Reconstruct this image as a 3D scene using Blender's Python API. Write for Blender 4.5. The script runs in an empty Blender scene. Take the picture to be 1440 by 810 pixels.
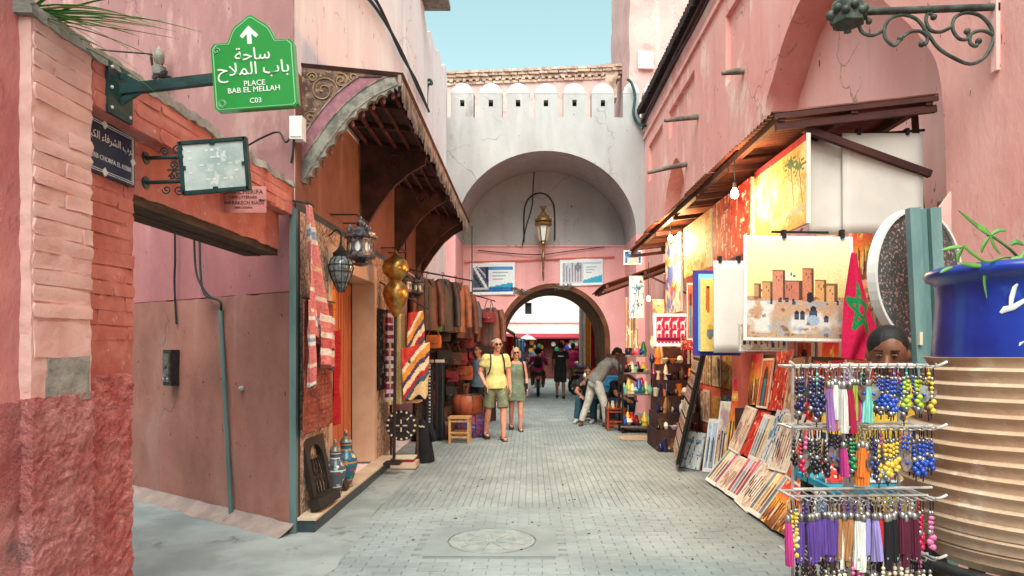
import bpy, bmesh, math, random
import numpy as np
from math import sin, cos, pi, radians, sqrt
from mathutils import Vector as V, Matrix, noise
from mathutils.geometry import tessellate_polygon

random.seed(7)
S = bpy.context.scene
C = S.collection

# ---------------------------------------------------------------- camera, sky, sun, exposure
F, CX, CY, H = 960.0, 745.0, 487.0, 1.65        # focal length in photo pixels, vanishing point, eye height
cam = bpy.data.cameras.new('camera')
cam.sensor_width = 36; cam.lens = 36 * F / 1440
cam.shift_x = (720 - CX) / 1440; cam.shift_y = (CY - 405) / 1440
cam.clip_start = .05; cam.clip_end = 2000
co = bpy.data.objects.new('camera', cam); C.objects.link(co)
co.location = (0, 0, H); co.rotation_euler = (pi / 2, 0, 0)
S.camera = co

SUN_EL, SUN_AZ = 56, 186       # soft high light from behind the camera; azimuth measured clockwise from +Y
w = bpy.data.worlds.new('World'); S.world = w; w.use_nodes = True
nt = w.node_tree; nt.nodes.clear()
sky = nt.nodes.new('ShaderNodeTexSky'); sky.sky_type = 'NISHITA'; sky.sun_disc = False
sky.sun_elevation = radians(SUN_EL); sky.sun_rotation = radians(SUN_AZ)
sky.air_density = 1.0; sky.dust_density = 3.0; sky.ozone_density = 1.0
hs = nt.nodes.new('ShaderNodeHueSaturation'); hs.inputs['Saturation'].default_value = .62
tint = nt.nodes.new('ShaderNodeMixRGB'); tint.blend_type = 'MULTIPLY'; tint.inputs[0].default_value = 1
tint.inputs[2].default_value = (.80, 1.04, .85, 1)
bg = nt.nodes.new('ShaderNodeBackground'); bg.inputs[1].default_value = .096
wo = nt.nodes.new('ShaderNodeOutputWorld')
nt.links.new(sky.outputs[0], hs.inputs['Color']); nt.links.new(hs.outputs[0], tint.inputs[1])
nt.links.new(tint.outputs[0], bg.inputs[0]); nt.links.new(bg.outputs[0], wo.inputs[0])
sl = bpy.data.lights.new('sun', 'SUN'); sl.energy = 1.9; sl.angle = radians(60); sl.color = (1, .955, .94)
so = bpy.data.objects.new('sun', sl); C.objects.link(so)
d = V((sin(radians(SUN_AZ)) * cos(radians(SUN_EL)), cos(radians(SUN_AZ)) * cos(radians(SUN_EL)), sin(radians(SUN_EL))))
so.rotation_euler = d.to_track_quat('Z', 'Y').to_euler(); so.location = d * 60
vs = S.view_settings
S.display_settings.display_device = 'sRGB'
vs.view_transform = 'Standard'; vs.look = 'None'; vs.gamma = 1; vs.use_curve_mapping = False
vs.exposure = 1.76

# ---------------------------------------------------------------- helpers
def at(px, py, y): return V(((px - CX) / F * y, y, H + (CY - py) / F * y))
def L1(c):
    c /= 255.
    return c / 12.92 if c <= .04045 else ((c + .055) / 1.055) ** 2.4
def rgb(r, g, b, k=.8): return (L1(r) * k, L1(g) * k, L1(b) * k, 1)

MATS = {}
DESAT = .06          # painted plaster is paler than its mutually reflected light makes it look
def mat(name, c=(200, 200, 200), c2=None, rough=.8, scale=3., bump=0., bscale=40., metal=0., spec=.3, stretch=(1, 1, 1),
        lo=.35, hi=.65, rnd=0., emit=0., c3=None, s3=1., lo3=.5, hi3=.6, k=.8, wave=None, trans=0., coat=0., island=0.):
    if name in MATS: return MATS[name]
    m = bpy.data.materials.new(name); m.use_nodes = True; MATS[name] = m
    n = m.node_tree.nodes; l = m.node_tree.links; b = n['Principled BSDF']
    b.inputs['Roughness'].default_value = rough; b.inputs['Metallic'].default_value = metal
    b.inputs['Specular IOR Level'].default_value = spec
    if trans: b.inputs['Transmission Weight'].default_value = trans
    if coat: b.inputs['Coat Weight'].default_value = coat; b.inputs['Coat Roughness'].default_value = .12
    def ds(q):
        if not name.startswith(('wall_', 'brick_', 'mortar')): return q
        g_ = .35 * q[0] + .45 * q[1] + .2 * q[2]; return tuple(v_ * (1 - DESAT) + g_ * DESAT for v_ in q)
    if name.startswith('wall_'): k = .95
    c, c2, c3 = ds(c), c2 and ds(c2), c3 and ds(c3)
    base = rgb(*c, k=k); out = None
    g = n.new('ShaderNodeNewGeometry')
    mp = n.new('ShaderNodeMapping'); mp.inputs['Scale'].default_value = stretch
    l.new(g.outputs['Position'], mp.inputs[0])
    def nz(sc, det=6., r=.6):
        t = n.new('ShaderNodeTexNoise'); t.inputs['Scale'].default_value = sc
        t.inputs['Detail'].default_value = det; t.inputs['Roughness'].default_value = r
        l.new(mp.outputs[0], t.inputs['Vector']); return t
    def ramp(src, a, z):
        r = n.new('ShaderNodeMapRange'); r.interpolation_type = 'SMOOTHSTEP'
        r.inputs[1].default_value = a; r.inputs[2].default_value = z
        l.new(src, r.inputs[0]); return r.outputs[0]
    def mix(fac, a, z, blend='MIX'):
        x = n.new('ShaderNodeMix'); x.data_type = 'RGBA'; x.blend_type = blend
        if isinstance(fac, float): x.inputs[0].default_value = fac
        else: l.new(fac, x.inputs[0])
        for i, v in ((6, a), (7, z)):
            if isinstance(v, tuple): x.inputs[i].default_value = v
            else: l.new(v, x.inputs[i])
        return x.outputs[2]
    if c2:
        src = nz(scale).outputs[0]
        if wave:
            t = n.new('ShaderNodeTexWave'); t.bands_direction = wave; t.inputs['Scale'].default_value = scale
            t.inputs['Distortion'].default_value = 1.2; l.new(mp.outputs[0], t.inputs['Vector']); src = t.outputs['Fac']
        out = mix(ramp(src, lo, hi), base, rgb(*c2, k=k))
    if c3: out = mix(ramp(nz(s3, 8., .7).outputs[0], lo3, hi3), out if out else base, rgb(*c3, k=k))
    if rnd or island:
        oi = n.new('ShaderNodeObjectInfo'); src = oi.outputs['Random']
        if island:
            ad = n.new('ShaderNodeMath'); ad.operation = 'ADD'; l.new(src, ad.inputs[0]); l.new(g.outputs['Random Per Island'], ad.inputs[1])
            fr = n.new('ShaderNodeMath'); fr.operation = 'FRACT'; l.new(ad.outputs[0], fr.inputs[0]); src = fr.outputs[0]
        rr = n.new('ShaderNodeMapRange'); q = rnd or island
        rr.inputs[3].default_value = 1 - q; rr.inputs[4].default_value = 1 + q
        l.new(src, rr.inputs[0])
        hv = n.new('ShaderNodeHueSaturation'); l.new(rr.outputs[0], hv.inputs['Value'])
        if out: l.new(out, hv.inputs['Color'])
        else: hv.inputs['Color'].default_value = base
        out = hv.outputs[0]
    if out: l.new(out, b.inputs['Base Color'])
    else: b.inputs['Base Color'].default_value = base
    if name.startswith('wall_'):              # hairline cracks, where a second noise lets them through
        wv = n.new('ShaderNodeTexVoronoi'); wv.feature = 'DISTANCE_TO_EDGE'; wv.inputs['Scale'].default_value = .85
        ns = n.new('ShaderNodeTexNoise'); ns.inputs['Scale'].default_value = 2.2; ns.inputs['Detail'].default_value = 6
        va = n.new('ShaderNodeVectorMath'); va.operation = 'MULTIPLY_ADD'; va.inputs[1].default_value = (.5, .5, .5)
        l.new(g.outputs['Position'], ns.inputs['Vector']); l.new(ns.outputs['Color'], va.inputs[0]); l.new(g.outputs['Position'], va.inputs[2]); l.new(va.outputs[0], wv.inputs['Vector'])
        cr = ramp(wv.outputs['Distance'], .010, .002); mk = ramp(nz(.7, 3.).outputs[0], .52, .6)
        ml = n.new('ShaderNodeMath'); ml.operation = 'MULTIPLY'; l.new(cr, ml.inputs[0]); l.new(mk, ml.inputs[1])
        m2 = n.new('ShaderNodeMath'); m2.operation = 'MULTIPLY'; l.new(ml.outputs[0], m2.inputs[0]); m2.inputs[1].default_value = .55
        out = mix(m2.outputs[0], out if out else base, rgb(*[q * .45 for q in c], k=k)); l.new(out, b.inputs['Base Color'])
        sp = ramp(nz(17., 3., .5).outputs[0], .70, .735); out = mix(sp, out, rgb(*[q * .5 for q in c], k=k)); l.new(out, b.inputs['Base Color'])
        m3 = n.new('ShaderNodeMapping'); m3.inputs['Scale'].default_value = (2.6, 2.6, .34); l.new(g.outputs['Position'], m3.inputs[0])
        t3 = n.new('ShaderNodeTexNoise'); t3.inputs['Scale'].default_value = 1.3; t3.inputs['Detail'].default_value = 5; l.new(m3.outputs[0], t3.inputs['Vector'])
        def fade(v_, f):
            q = n.new('ShaderNodeMath'); q.operation = 'MULTIPLY'; q.inputs[1].default_value = f; l.new(v_, q.inputs[0]); return q.outputs[0]
        out = mix(fade(ramp(t3.outputs[0], .5, .72), .17), out, rgb(*[q * .72 for q in c], k=k))          # rain streaks
        out = mix(fade(ramp(t3.outputs[0], .42, .26), .22), out, rgb(*[min(255, q * .6 + 100) for q in c], k=k))   # bleached runs
        l.new(out, b.inputs['Base Color'])
        bump = bump * 2.2; bscale = bscale * .6
    if bump:
        bp = n.new('ShaderNodeBump'); bp.inputs['Strength'].default_value = 1; bp.inputs['Distance'].default_value = bump
        t = nz(bscale, 8., .65); l.new(t.outputs[0], bp.inputs['Height']); l.new(bp.outputs[0], b.inputs['Normal'])
    if emit:
        b.inputs['Emission Color'].default_value = base; b.inputs['Emission Strength'].default_value = emit
    return m

def vmat(name='print', rough=.7, bump=.0008, bscale=350., spec=.25):
    if name in MATS: return MATS[name]
    m = mat(name, (200, 200, 200), rough=rough, bump=bump, bscale=bscale, spec=spec)
    n = m.node_tree.nodes; l = m.node_tree.links
    a = n.new('ShaderNodeAttribute'); a.attribute_name = 'Col'
    l.new(a.outputs['Color'], n['Principled BSDF'].inputs['Base Color']); return m

ORG = {}
def tag(o, label=None, cat=None, group=None, kind=None):
    if label: o['label'] = label
    if cat: o['category'] = cat
    if group: o['group'] = group
    if kind: o['kind'] = kind
    return o
def T(name, label, cat, loc=(0, 0, 0), group=None):
    o = bpy.data.objects.new(name, None); C.objects.link(o); o.location = loc; o.empty_display_size = .1
    ORG[o.name] = V(loc); return tag(o, label, cat, group)
def link(name, me, parent=None, loc=None):
    o = bpy.data.objects.new(name, me); C.objects.link(o)
    if parent is not None: o.parent = parent
    if loc is not None: o.location = loc
    return o
def copytree(o, parent=None):
    c = o.copy(); C.objects.link(c)
    if parent is not None: c.parent = parent
    for ch in [x for x in KIDS.get(o.name, [])]:
        KIDS.setdefault(c.name, []).append(copytree(ch, c))
    return c
KIDS = {}

class MB:
    def __init__(s): s.v = []; s.f = []; s.c = None; s.mi = []
    def add(s, vs, fs, mi=0):
        b = len(s.v); s.v += [V(x) for x in vs]; s.f += [tuple(b + i for i in f) for f in fs]; s.mi += [mi] * len(fs); return s
    def hexa(s, p):                       # 8 corners: bottom loop 0-3, top loop 4-7
        return s.add(p, [(3, 2, 1, 0), (4, 5, 6, 7), (0, 1, 5, 4), (1, 2, 6, 5), (2, 3, 7, 6), (3, 0, 4, 7)])
    def box(s, a, b):
        x0, y0, z0 = [min(a[i], b[i]) for i in range(3)]; x1, y1, z1 = [max(a[i], b[i]) for i in range(3)]
        return s.hexa([(x0, y0, z0), (x1, y0, z0), (x1, y1, z0), (x0, y1, z0), (x0, y0, z1), (x1, y0, z1), (x1, y1, z1), (x0, y1, z1)])
    def obox(s, c, u, v, w_):             # centre and three half-axes
        c, u, v, w_ = V(c), V(u), V(v), V(w_)
        return s.hexa([c - u - v - w_, c + u - v - w_, c + u + v - w_, c - u + v - w_, c - u - v + w_, c + u - v + w_, c + u + v + w_, c - u + v + w_])
    def bar(s, a, b, wd, ht=None, up=(0, 0, 1)):
        a, b = V(a), V(b); d = (b - a); u = d.normalized(); sd = u.cross(V(up))
        if sd.length < 1e-4: sd = u.cross(V((1, 0, 0)))
        sd.normalize(); n = sd.cross(u); ht = ht or wd
        return s.obox((a + b) / 2, d / 2, sd * wd / 2, n * ht / 2)
    def tube(s, pts, r, seg=8, caps=True, flat=1., side=None):
        pts = [V(p) for p in pts]; n = len(pts); rs = r if isinstance(r, (list, tuple)) else [r] * n
        b = len(s.v); pn = None
        for i, p in enumerate(pts):
            d = (pts[min(i + 1, n - 1)] - pts[max(i - 1, 0)])
            d = d.normalized() if d.length > 1e-9 else V((0, 0, 1))
            if pn is None:
                q = V(side) if side else (V((0, 0, 1)) if abs(d.z) < .9 else V((1, 0, 0)))
            else: q = pn
            q = q - d * q.dot(d)
            if q.length < 1e-5: q = d.orthogonal()
            q.normalize(); pn = q; o = d.cross(q)
            for k in range(seg):
                a = 2 * pi * k / seg; s.v.append(p + q * cos(a) * rs[i] + o * sin(a) * rs[i] * flat)
        for i in range(n - 1):
            for k in range(seg):
                k2 = (k + 1) % seg; s.f.append((b + i * seg + k, b + i * seg + k2, b + (i + 1) * seg + k2, b + (i + 1) * seg + k)); s.mi.append(0)
        if caps:
            s.f.append(tuple(b + k for k in reversed(range(seg)))); s.f.append(tuple(b + (n - 1) * seg + k for k in range(seg))); s.mi += [0, 0]
        return s
    def lathe(s, prof, c=(0, 0, 0), seg=24, rib=None):
        b = len(s.v); c = V(c); n = len(prof)
        for r, z in prof:
            for k in range(seg):
                a = 2 * pi * k / seg; rr = r * (1 + (rib[0] * cos(rib[1] * a) if rib else 0)); s.v.append(c + V((rr * cos(a), rr * sin(a), z)))
        for i in range(n - 1):
            for k in range(seg):
                k2 = (k + 1) % seg; s.f.append((b + i * seg + k, b + i * seg + k2, b + (i + 1) * seg + k2, b + (i + 1) * seg + k)); s.mi.append(0)
        if prof[0][0] > 1e-4: s.f.append(tuple(b + k for k in reversed(range(seg)))); s.mi.append(0)
        if prof[-1][0] > 1e-4: s.f.append(tuple(b + (n - 1) * seg + k for k in range(seg))); s.mi.append(0)
        return s
    def ball(s, c, r, seg=10, rings=7):
        rx, ry, rz = r if isinstance(r, (tuple, list)) else (r, r, r); c = V(c); b = len(s.v)
        s.v.append(c - V((0, 0, rz)))
        for i in range(1, rings):
            t = -pi / 2 + pi * i / rings
            for k in range(seg):
                a = 2 * pi * k / seg; s.v.append(c + V((rx * cos(t) * cos(a), ry * cos(t) * sin(a), rz * sin(t))))
        s.v.append(c + V((0, 0, rz))); e = len(s.v) - 1
        for k in range(seg):
            k2 = (k + 1) % seg; s.f.append((b, b + 1 + k2, b + 1 + k)); s.f.append((e, e - seg + k, e - seg + k2)); s.mi += [0, 0]
        for i in range(rings - 2):
            for k in range(seg):
                k2 = (k + 1) % seg; o = b + 1 + i * seg; s.f.append((o + k, o + k2, o + seg + k2, o + seg + k)); s.mi.append(0)
        return s
    def prism(s, poly, o, u, v, n, depth, holes=()):
        """2-D polygon (and holes) in the plane o + a*u + b*v, extruded by depth along n"""
        o, u, v, n = V(o), V(u), V(v), V(n)
        loops = [list(poly)] + [list(h) for h in holes]
        b = len(s.v); flat = [p for lp in loops for p in lp]; N = len(flat)
        tri = tessellate_polygon([[V((p[0], p[1], 0)) for p in lp] for lp in loops])
        s.v += [o + u * p[0] + v * p[1] for p in flat] + [o + u * p[0] + v * p[1] + n * depth for p in flat]
        for t in tri:
            s.f.append((b + t[0], b + t[1], b + t[2])); s.f.append((b + N + t[2], b + N + t[1], b + N + t[0])); s.mi += [0, 0]
        k = 0
        for lp in loops:
            m = len(lp)
            for i in range(m):
                j = (i + 1) % m; s.f.append((b + k + i, b + k + j, b + N + k + j, b + N + k + i)); s.mi.append(0)
            k += m
        return s
    def grid(s, fn, nu, nv):
        b = len(s.v)
        for j in range(nv + 1):
            for i in range(nu + 1): s.v.append(V(fn(i / nu, j / nv)))
        for j in range(nv):
            for i in range(nu):
                a = b + j * (nu + 1) + i; s.f.append((a, a + 1, a + nu + 2, a + nu + 1)); s.mi.append(0)
        return s
    def jitter(s, a, sc=6., seed=0):
        for p in s.v:
            q = noise.noise_vector(p * sc + V((seed * 7.3, seed * 3.1, seed))); p += q * a
        return s
    def mesh(s, name, off=V((0, 0, 0)), smooth=False, fix=True):
        me = bpy.data.meshes.new(name); me.from_pydata([tuple(p - off) for p in s.v], [], s.f)
        if fix:
            bm = bmesh.new(); bm.from_mesh(me); bmesh.ops.recalc_face_normals(bm, faces=bm.faces); bm.to_mesh(me); bm.free()
        if smooth:
            me.polygons.foreach_set('use_smooth', [True] * len(me.polygons))
            try: me.set_sharp_from_angle(angle=radians(smooth if smooth is not True else 50))
            except Exception: pass
        return me
    def build(s, name, m, parent=None, smooth=False, label=None, cat=None, group=None, kind=None, fix=True):
        if parent is None:
            lo = [min(p[i] for p in s.v) for i in range(3)]; hi = [max(p[i] for p in s.v) for i in range(3)]
            off = V(((lo[0] + hi[0]) / 2, (lo[1] + hi[1]) / 2, lo[2]))
        else: off = ORG[parent.name]
        me = s.mesh(name, off, smooth, fix)
        for x in (m if isinstance(m, (list, tuple)) else [m]): me.materials.append(x)
        if isinstance(m, (list, tuple)): me.polygons.foreach_set('material_index', s.mi)
        o = link(name, me, parent, off if parent is None else None)
        ORG[o.name] = off if parent is None else ORG[parent.name]
        if parent is not None: KIDS.setdefault(parent.name, []).append(o)
        return tag(o, label, cat, group, kind)
def box(name, a, b, m, parent=None, **k): return MB().box(a, b).build(name, m, parent, **k)
def tube(name, pts, r, m, parent=None, seg=8, **k): return MB().tube(pts, r, seg).build(name, m, parent, smooth=True, **k)
def bez(pts, n=8):                      # Catmull-Rom through points
    pts = [V(p) for p in pts]; P = [pts[0]] + pts + [pts[-1]]; o = []
    for i in range(1, len(P) - 2):
        for k in range(n):
            t = k / n; a, b, c, d = P[i - 1:i + 3]
            o.append(.5 * ((2 * b) + (c - a) * t + (2 * a - 5 * b + 4 * c - d) * t * t + (3 * b - a - 3 * c + d) * t ** 3))
    return o + [pts[-1]]

# ---- prints: flat pictures as colour per face on a real sheet
def sn(h, w_, c, r):                     # smooth noise 0..1
    cy = max(2, c + 1); cx = max(2, int(c * w_ / h) + 1); g = r.random((cy + 1, cx + 1))
    y = np.linspace(0, cy - .001, h); x = np.linspace(0, cx - .001, w_); yi = y.astype(int); xi = x.astype(int)
    fy = (y - yi)[:, None]; fx = (x - xi)[None]; fy = fy * fy * (3 - 2 * fy); fx = fx * fx * (3 - 2 * fx)
    a = g[yi][:, xi]; b_ = g[yi][:, xi + 1]; c_ = g[yi + 1][:, xi]; d_ = g[yi + 1][:, xi + 1]
    return a * (1 - fy) * (1 - fx) + b_ * (1 - fy) * fx + c_ * fy * (1 - fx) + d_ * fy * fx
sn0 = sn
def sn(h, w_, c, r): return .6 * sn0(h, w_, c, r) + .27 * sn0(h, w_, int(c * 2.3), r) + .13 * sn0(h, w_, int(c * 5), r)
def cv(c): return np.array(c, float)
class Art:
    """a small picture; row 0 is the top"""
    def __init__(s, w_, h, bgc, seed=1):
        s.w, s.h = w_, h; s.r = np.random.default_rng(seed); s.a = np.zeros((h, w_, 3)); s.a[:] = cv(bgc)
        s.Y, s.X = np.mgrid[0:h, 0:w_]; s.X = (s.X + .5) / w_; s.Y = (s.Y + .5) / h
    def put(s, m, c, k=1.):
        m = (m.astype(float) * k)[..., None]; s.a = s.a * (1 - m) + cv(c) * m; return s
    def rect(s, x0, y0, x1, y1, c, k=1.): return s.put((s.X >= x0) & (s.X < x1) & (s.Y >= y0) & (s.Y < y1), c, k)
    def ell(s, x, y, rx, ry, c, k=1.): return s.put(((s.X - x) / rx) ** 2 + ((s.Y - y) / ry) ** 2 < 1, c, k)
    def line(s, x0, y0, x1, y1, t, c, k=1., asp=1.):
        dx, dy = (x1 - x0), (y1 - y0) * asp; q = np.clip(((s.X - x0) * dx + (s.Y - y0) * asp * dy) / (dx * dx + dy * dy + 1e-9), 0, 1)
        return s.put(((s.X - x0 - q * dx) ** 2 + ((s.Y - y0) * asp - q * dy) ** 2) < t * t, c, k)
    def grad(s, c0, c1, y0=0., y1=1.):
        t = np.clip((s.Y - y0) / (y1 - y0), 0, 1); m = (s.Y >= y0) & (s.Y <= y1)
        g = cv(c0) * (1 - t[..., None]) + cv(c1) * t[..., None]; s.a = np.where(m[..., None], g, s.a); return s
    def blot(s, c, cells=5, lo=.5, hi=.7, k=1., y0=0., y1=1.):
        t = np.clip((sn(s.h, s.w, cells, s.r) - lo) / (hi - lo), 0, 1) * ((s.Y >= y0) & (s.Y <= y1)); return s.put(t, c, k)
    def grain(s, k=12): s.a = np.clip(s.a + s.r.normal(0, k, (s.h, s.w, 1)), 0, 255); return s
    def edge(s, t, c): return s.put((s.X < t) | (s.X > 1 - t) | (s.Y < t * s.w / s.h) | (s.Y > 1 - t * s.w / s.h), c)
def colour(me, art, k=.8):
    a = art.a / 255.; lin_ = np.where(a <= .04045, a / 12.92, ((a + .055) / 1.055) ** 2.4) * k
    lin_ = np.concatenate([lin_, np.ones(lin_.shape[:2] + (1,))], 2)[::-1].reshape(-1, 4)    # faces run bottom row first
    at_ = me.color_attributes.new('Col', 'FLOAT_COLOR', 'CORNER')
    at_.data.foreach_set('color', np.repeat(lin_, 4, 0).astype(np.float32).ravel())
def sheet(name, art, fn, parent, m=None, smooth=False, solid=0.):
    b = MB().grid(fn, art.w, art.h); o = b.build(name, m or vmat(), parent, smooth=smooth, fix=False); colour(o.data, art)
    if solid:
        md = o.modifiers.new('thickness', 'SOLIDIFY'); md.thickness = solid; md.offset = 0
    return o
def ptop(name, label, cat, fn, art, m=None, group=None, smooth=True, solid=.006):      # a cloth that is one mesh, coloured by art
    o = sheet(name, art, fn, None, m or vmat('cloth', .9, .0015, 260.), smooth, solid); return tag(o, label, cat, group)
def picture(name, label, cat, o, u, v, w_, h, th, art, group=None, edge='canvas_edge', frame=None, fr=.02):
    """canvas or board with its picture sheet; o = lower left of the picture side, u right, v up"""
    o, u, v = V(o), V(u).normalized(), V(v).normalized(); n = u.cross(v)
    t = T(name, label, cat, o, group)
    MB().obox(o + u * w_ / 2 + v * h / 2 - n * th / 2, u * w_ / 2, v * h / 2, n * th / 2).build('canvas', MATS[edge], t)
    sheet('picture', art, lambda a, b: o + u * (a * w_) + v * (b * h) + n * .002, t)
    if frame:
        for p, q, r_ in ((o, o + u * w_, v), (o + v * h, o + v * h + u * w_, v), (o, o + v * h, u), (o + u * w_, o + u * w_ + v * h, u)):
            d = (q - p).normalized() * fr / 2
            MB().obox((p + q) / 2 + n * .004, (q - p) / 2 + (d if r_ is v else -d), r_ * fr / 2, n * (th / 2 + .008)).build('frame', MATS[frame], t)
    return t
def text(body, size, o, u, v, m, parent, ext=.0015, name='lettering', align='CENTER', sx=1.):
    c = bpy.data.curves.new('t', 'FONT'); c.body = body; c.size = size; c.extrude = ext; c.align_x = align; c.resolution_u = 3
    ob = bpy.data.objects.new('t', c); C.objects.link(ob); bpy.context.view_layer.update()
    me = bpy.data.meshes.new_from_object(ob.evaluated_get(bpy.context.evaluated_depsgraph_get()))
    bpy.data.objects.remove(ob); u, v = V(u).normalized(), V(v).normalized(); n = u.cross(v); o = V(o) - ORG[parent.name]
    for p in me.vertices: p.co = o + u * p.co.x * sx + v * p.co.y + n * p.co.z
    me.materials.clear(); me.materials.append(m); ob = link(name, me, parent); ORG[ob.name] = ORG[parent.name]
    KIDS.setdefault(parent.name, []).append(ob); return ob
X, Y, Z = V((1, 0, 0)), V((0, 1, 0)), V((0, 0, 1))
XL, XR = -2.08, 2.87            # street-side faces of the left and right rows
GF, GB = 17.0, 19.0             # gate: front plane and back plane of its deep niche
# ---------------------------------------------------------------- materials of the setting
M = MATS
mat('paver', (174, 185, 185), (152, 162, 163), rough=.75, scale=1.1, bump=.0015, bscale=120, island=.07, c3=(150, 159, 159), s3=.9, lo3=.5, hi3=.75, k=.58)
mat('joint', (166, 174, 172), (150, 158, 156), scale=3, bump=.003, bscale=60, k=.5)
mat('concrete', (178, 186, 184), (150, 158, 157), scale=1.6, bump=.004, bscale=14, c3=(128, 134, 132), s3=2.2, lo3=.58, hi3=.66, k=.62)
mat('earth', (150, 140, 125), (120, 110, 98), scale=.5, bump=.01, bscale=5, k=.6)
mat('iron_cover', (172, 180, 178), (150, 160, 158), scale=9, bump=.004, bscale=30, rough=.7, k=.62)
mat('brick_pale', (240, 196, 188), (230, 176, 168), scale=5, bump=.004, bscale=26, rnd=.06, c3=(112, 84, 80), s3=16, lo3=.70, hi3=.735)
mat('brick_red', (218, 136, 122), (204, 112, 101), scale=6, bump=.004, bscale=26, rnd=.08, c3=(236, 190, 180), s3=9, lo3=.6, hi3=.7)
mat('mortar_pale', (222, 164, 156), (204, 138, 130), scale=8, bump=.006, bscale=30)
mat('mortar_red', (190, 84, 72), (158, 66, 58), scale=8, bump=.006, bscale=30)
mat('dado', (230, 156, 152), (206, 118, 116), scale=5, bump=.035, bscale=44, c3=(132, 112, 108), s3=3.2, lo3=.56, hi3=.72)
mat('dado_red', (232, 146, 140), (208, 104, 100), scale=7, bump=.035, bscale=44, c3=(130, 108, 104), s3=3.4, lo3=.58, hi3=.72)
mat('wall_near', (206, 134, 130), (180, 106, 104), scale=2.2, bump=.006, bscale=20, stretch=(1, 1, .5), c3=(160, 90, 90), s3=6, lo3=.6, hi3=.7)
mat('wall_alley', (172, 122, 120), (156, 106, 106), scale=.9, bump=.004, bscale=14, stretch=(1, 1, .45), c3=(186, 142, 136), s3=2.6, lo3=.5, hi3=.66)
mat('wall_brown', (172, 112, 99), (138, 86, 76), scale=.8, bump=.004, bscale=18, stretch=(1, 1, .6), c3=(168, 120, 108), s3=1.1, lo3=.5, hi3=.7)
mat('wall_mauve', (180, 112, 114), (164, 98, 102), scale=1.1, bump=.004, bscale=18, stretch=(1, 1, .6))
mat('wall_street', (242, 230, 231), (238, 218, 219), scale=.7, bump=.003, bscale=12, stretch=(1, 1, .35), c3=(246, 236, 236), s3=1.8, lo3=.5, hi3=.66)
mat('wall_orange', (140, 92, 78), (122, 76, 64), scale=2, bump=.003, bscale=20)
mat('wall_cream', (172, 168, 168), (158, 154, 154), scale=.9, bump=.004, bscale=10, stretch=(1, 1, .6), c3=(140, 135, 130), s3=1.1, lo3=.6, hi3=.74)
mat('wall_gatepink', (236, 172, 170), (226, 158, 158), scale=.9, bump=.003, bscale=12)
mat('wall_rearpink', (206, 164, 158), (194, 146, 142), scale=.8, bump=.006, bscale=9, c3=(186, 134, 130), s3=1.4, lo3=.55, hi3=.65)
mat('wall_right', (242, 180, 170), (232, 156, 148), scale=.75, bump=.005, bscale=12, stretch=(1, 1, .5), c3=(242, 202, 190), s3=1.5, lo3=.52, hi3=.64)
mat('wall_recess', (250, 204, 198), (246, 184, 177), scale=.8, bump=.004, bscale=12, stretch=(1, 1, .4), c3=(240, 188, 178), s3=1.6, lo3=.55, hi3=.68)
mat('wall_shop', (230, 122, 104), (212, 98, 84), scale=1.4, bump=.003, bscale=14)
mat('wall_far', (240, 222, 216), (232, 208, 202), scale=.6, bump=.004, bscale=9)
mat('grey_mortar', (172, 170, 164), (140, 140, 134), scale=9, bump=.012, bscale=24)
mat('footing', (196, 170, 160), (170, 148, 140), scale=5, bump=.006, bscale=20, k=.6)
mat('old_wood', (92, 72, 56), (62, 48, 38), scale=3, stretch=(8, 1, 8), bump=.004, bscale=20, rough=.85)
mat('canopy_wood', (88, 56, 50), (58, 38, 36), scale=4, bump=.003, bscale=20, rough=.8)
mat('canopy_red', (112, 56, 52), (84, 40, 40), scale=6, bump=.002, bscale=20)
mat('canopy_ornament', (128, 100, 84), (88, 66, 62), scale=16, lo=.46, hi=.54, bump=.004, bscale=24, c3=(172, 142, 96), s3=22, lo3=.56, hi3=.62)
mat('canopy_mauve', (164, 112, 122), (140, 92, 104), scale=14, bump=.002, bscale=60)
mat('canopy_grey', (150, 146, 136), (104, 102, 96), scale=12, bump=.005, bscale=40)
mat('fringe', (166, 148, 138), (92, 78, 72), scale=9, bump=.003, bscale=30, rnd=.12)
mat('stone_chip', (222, 186, 162), (144, 112, 96), scale=26, lo=.42, hi=.56, bump=.02, bscale=26, c3=(226, 200, 176), s3=34, lo3=.54, hi3=.6)
mat('marble', (232, 196, 166), (216, 176, 146), scale=3, rough=.35, spec=.4)
mat('step_dark', (66, 78, 84), (52, 62, 68), scale=5, rough=.4, bump=.001)
mat('step_top', (226, 206, 180), (206, 184, 158), scale=3, rough=.45)
mat('door_wood', (222, 128, 84), (200, 104, 62), scale=2, stretch=(6, 6, .6), rough=.45, spec=.4)
mat('black', (30, 30, 32), rough=.6)
mat('black_iron', (44, 46, 48), (62, 60, 58), scale=18, rough=.5, metal=.4)
mat('teal_iron', (44, 78, 78), (32, 58, 60), scale=12, rough=.5, bump=.002, bscale=60)
mat('teal_trim', (108, 132, 132), (84, 108, 108), scale=3, stretch=(1, 1, .4), rough=.6, bump=.002)
mat('rust_sheet', (122, 66, 50), (84, 44, 36), scale=3.5, bump=.002, bscale=40, rough=.75, c3=(158, 96, 64), s3=6, lo3=.6, hi3=.72)
mat('dark_beam', (86, 48, 44), (64, 34, 34), scale=4, rough=.7)
mat('vault', (150, 108, 62), (116, 80, 50), scale=2, bump=.004, bscale=14)
mat('arch_trim', (122, 76, 48), (98, 58, 40), scale=4, bump=.003, bscale=30)
mat('tile_dark', (74, 60, 58), (52, 44, 44), scale=6, rnd=.15, bump=.003)
mat('canvas_edge', (240, 234, 224), (228, 222, 212), scale=6)
mat('cable', (38, 38, 42), rough=.6)
mat('white', (240, 238, 234), (230, 228, 224), scale=8, rough=.6)
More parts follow.
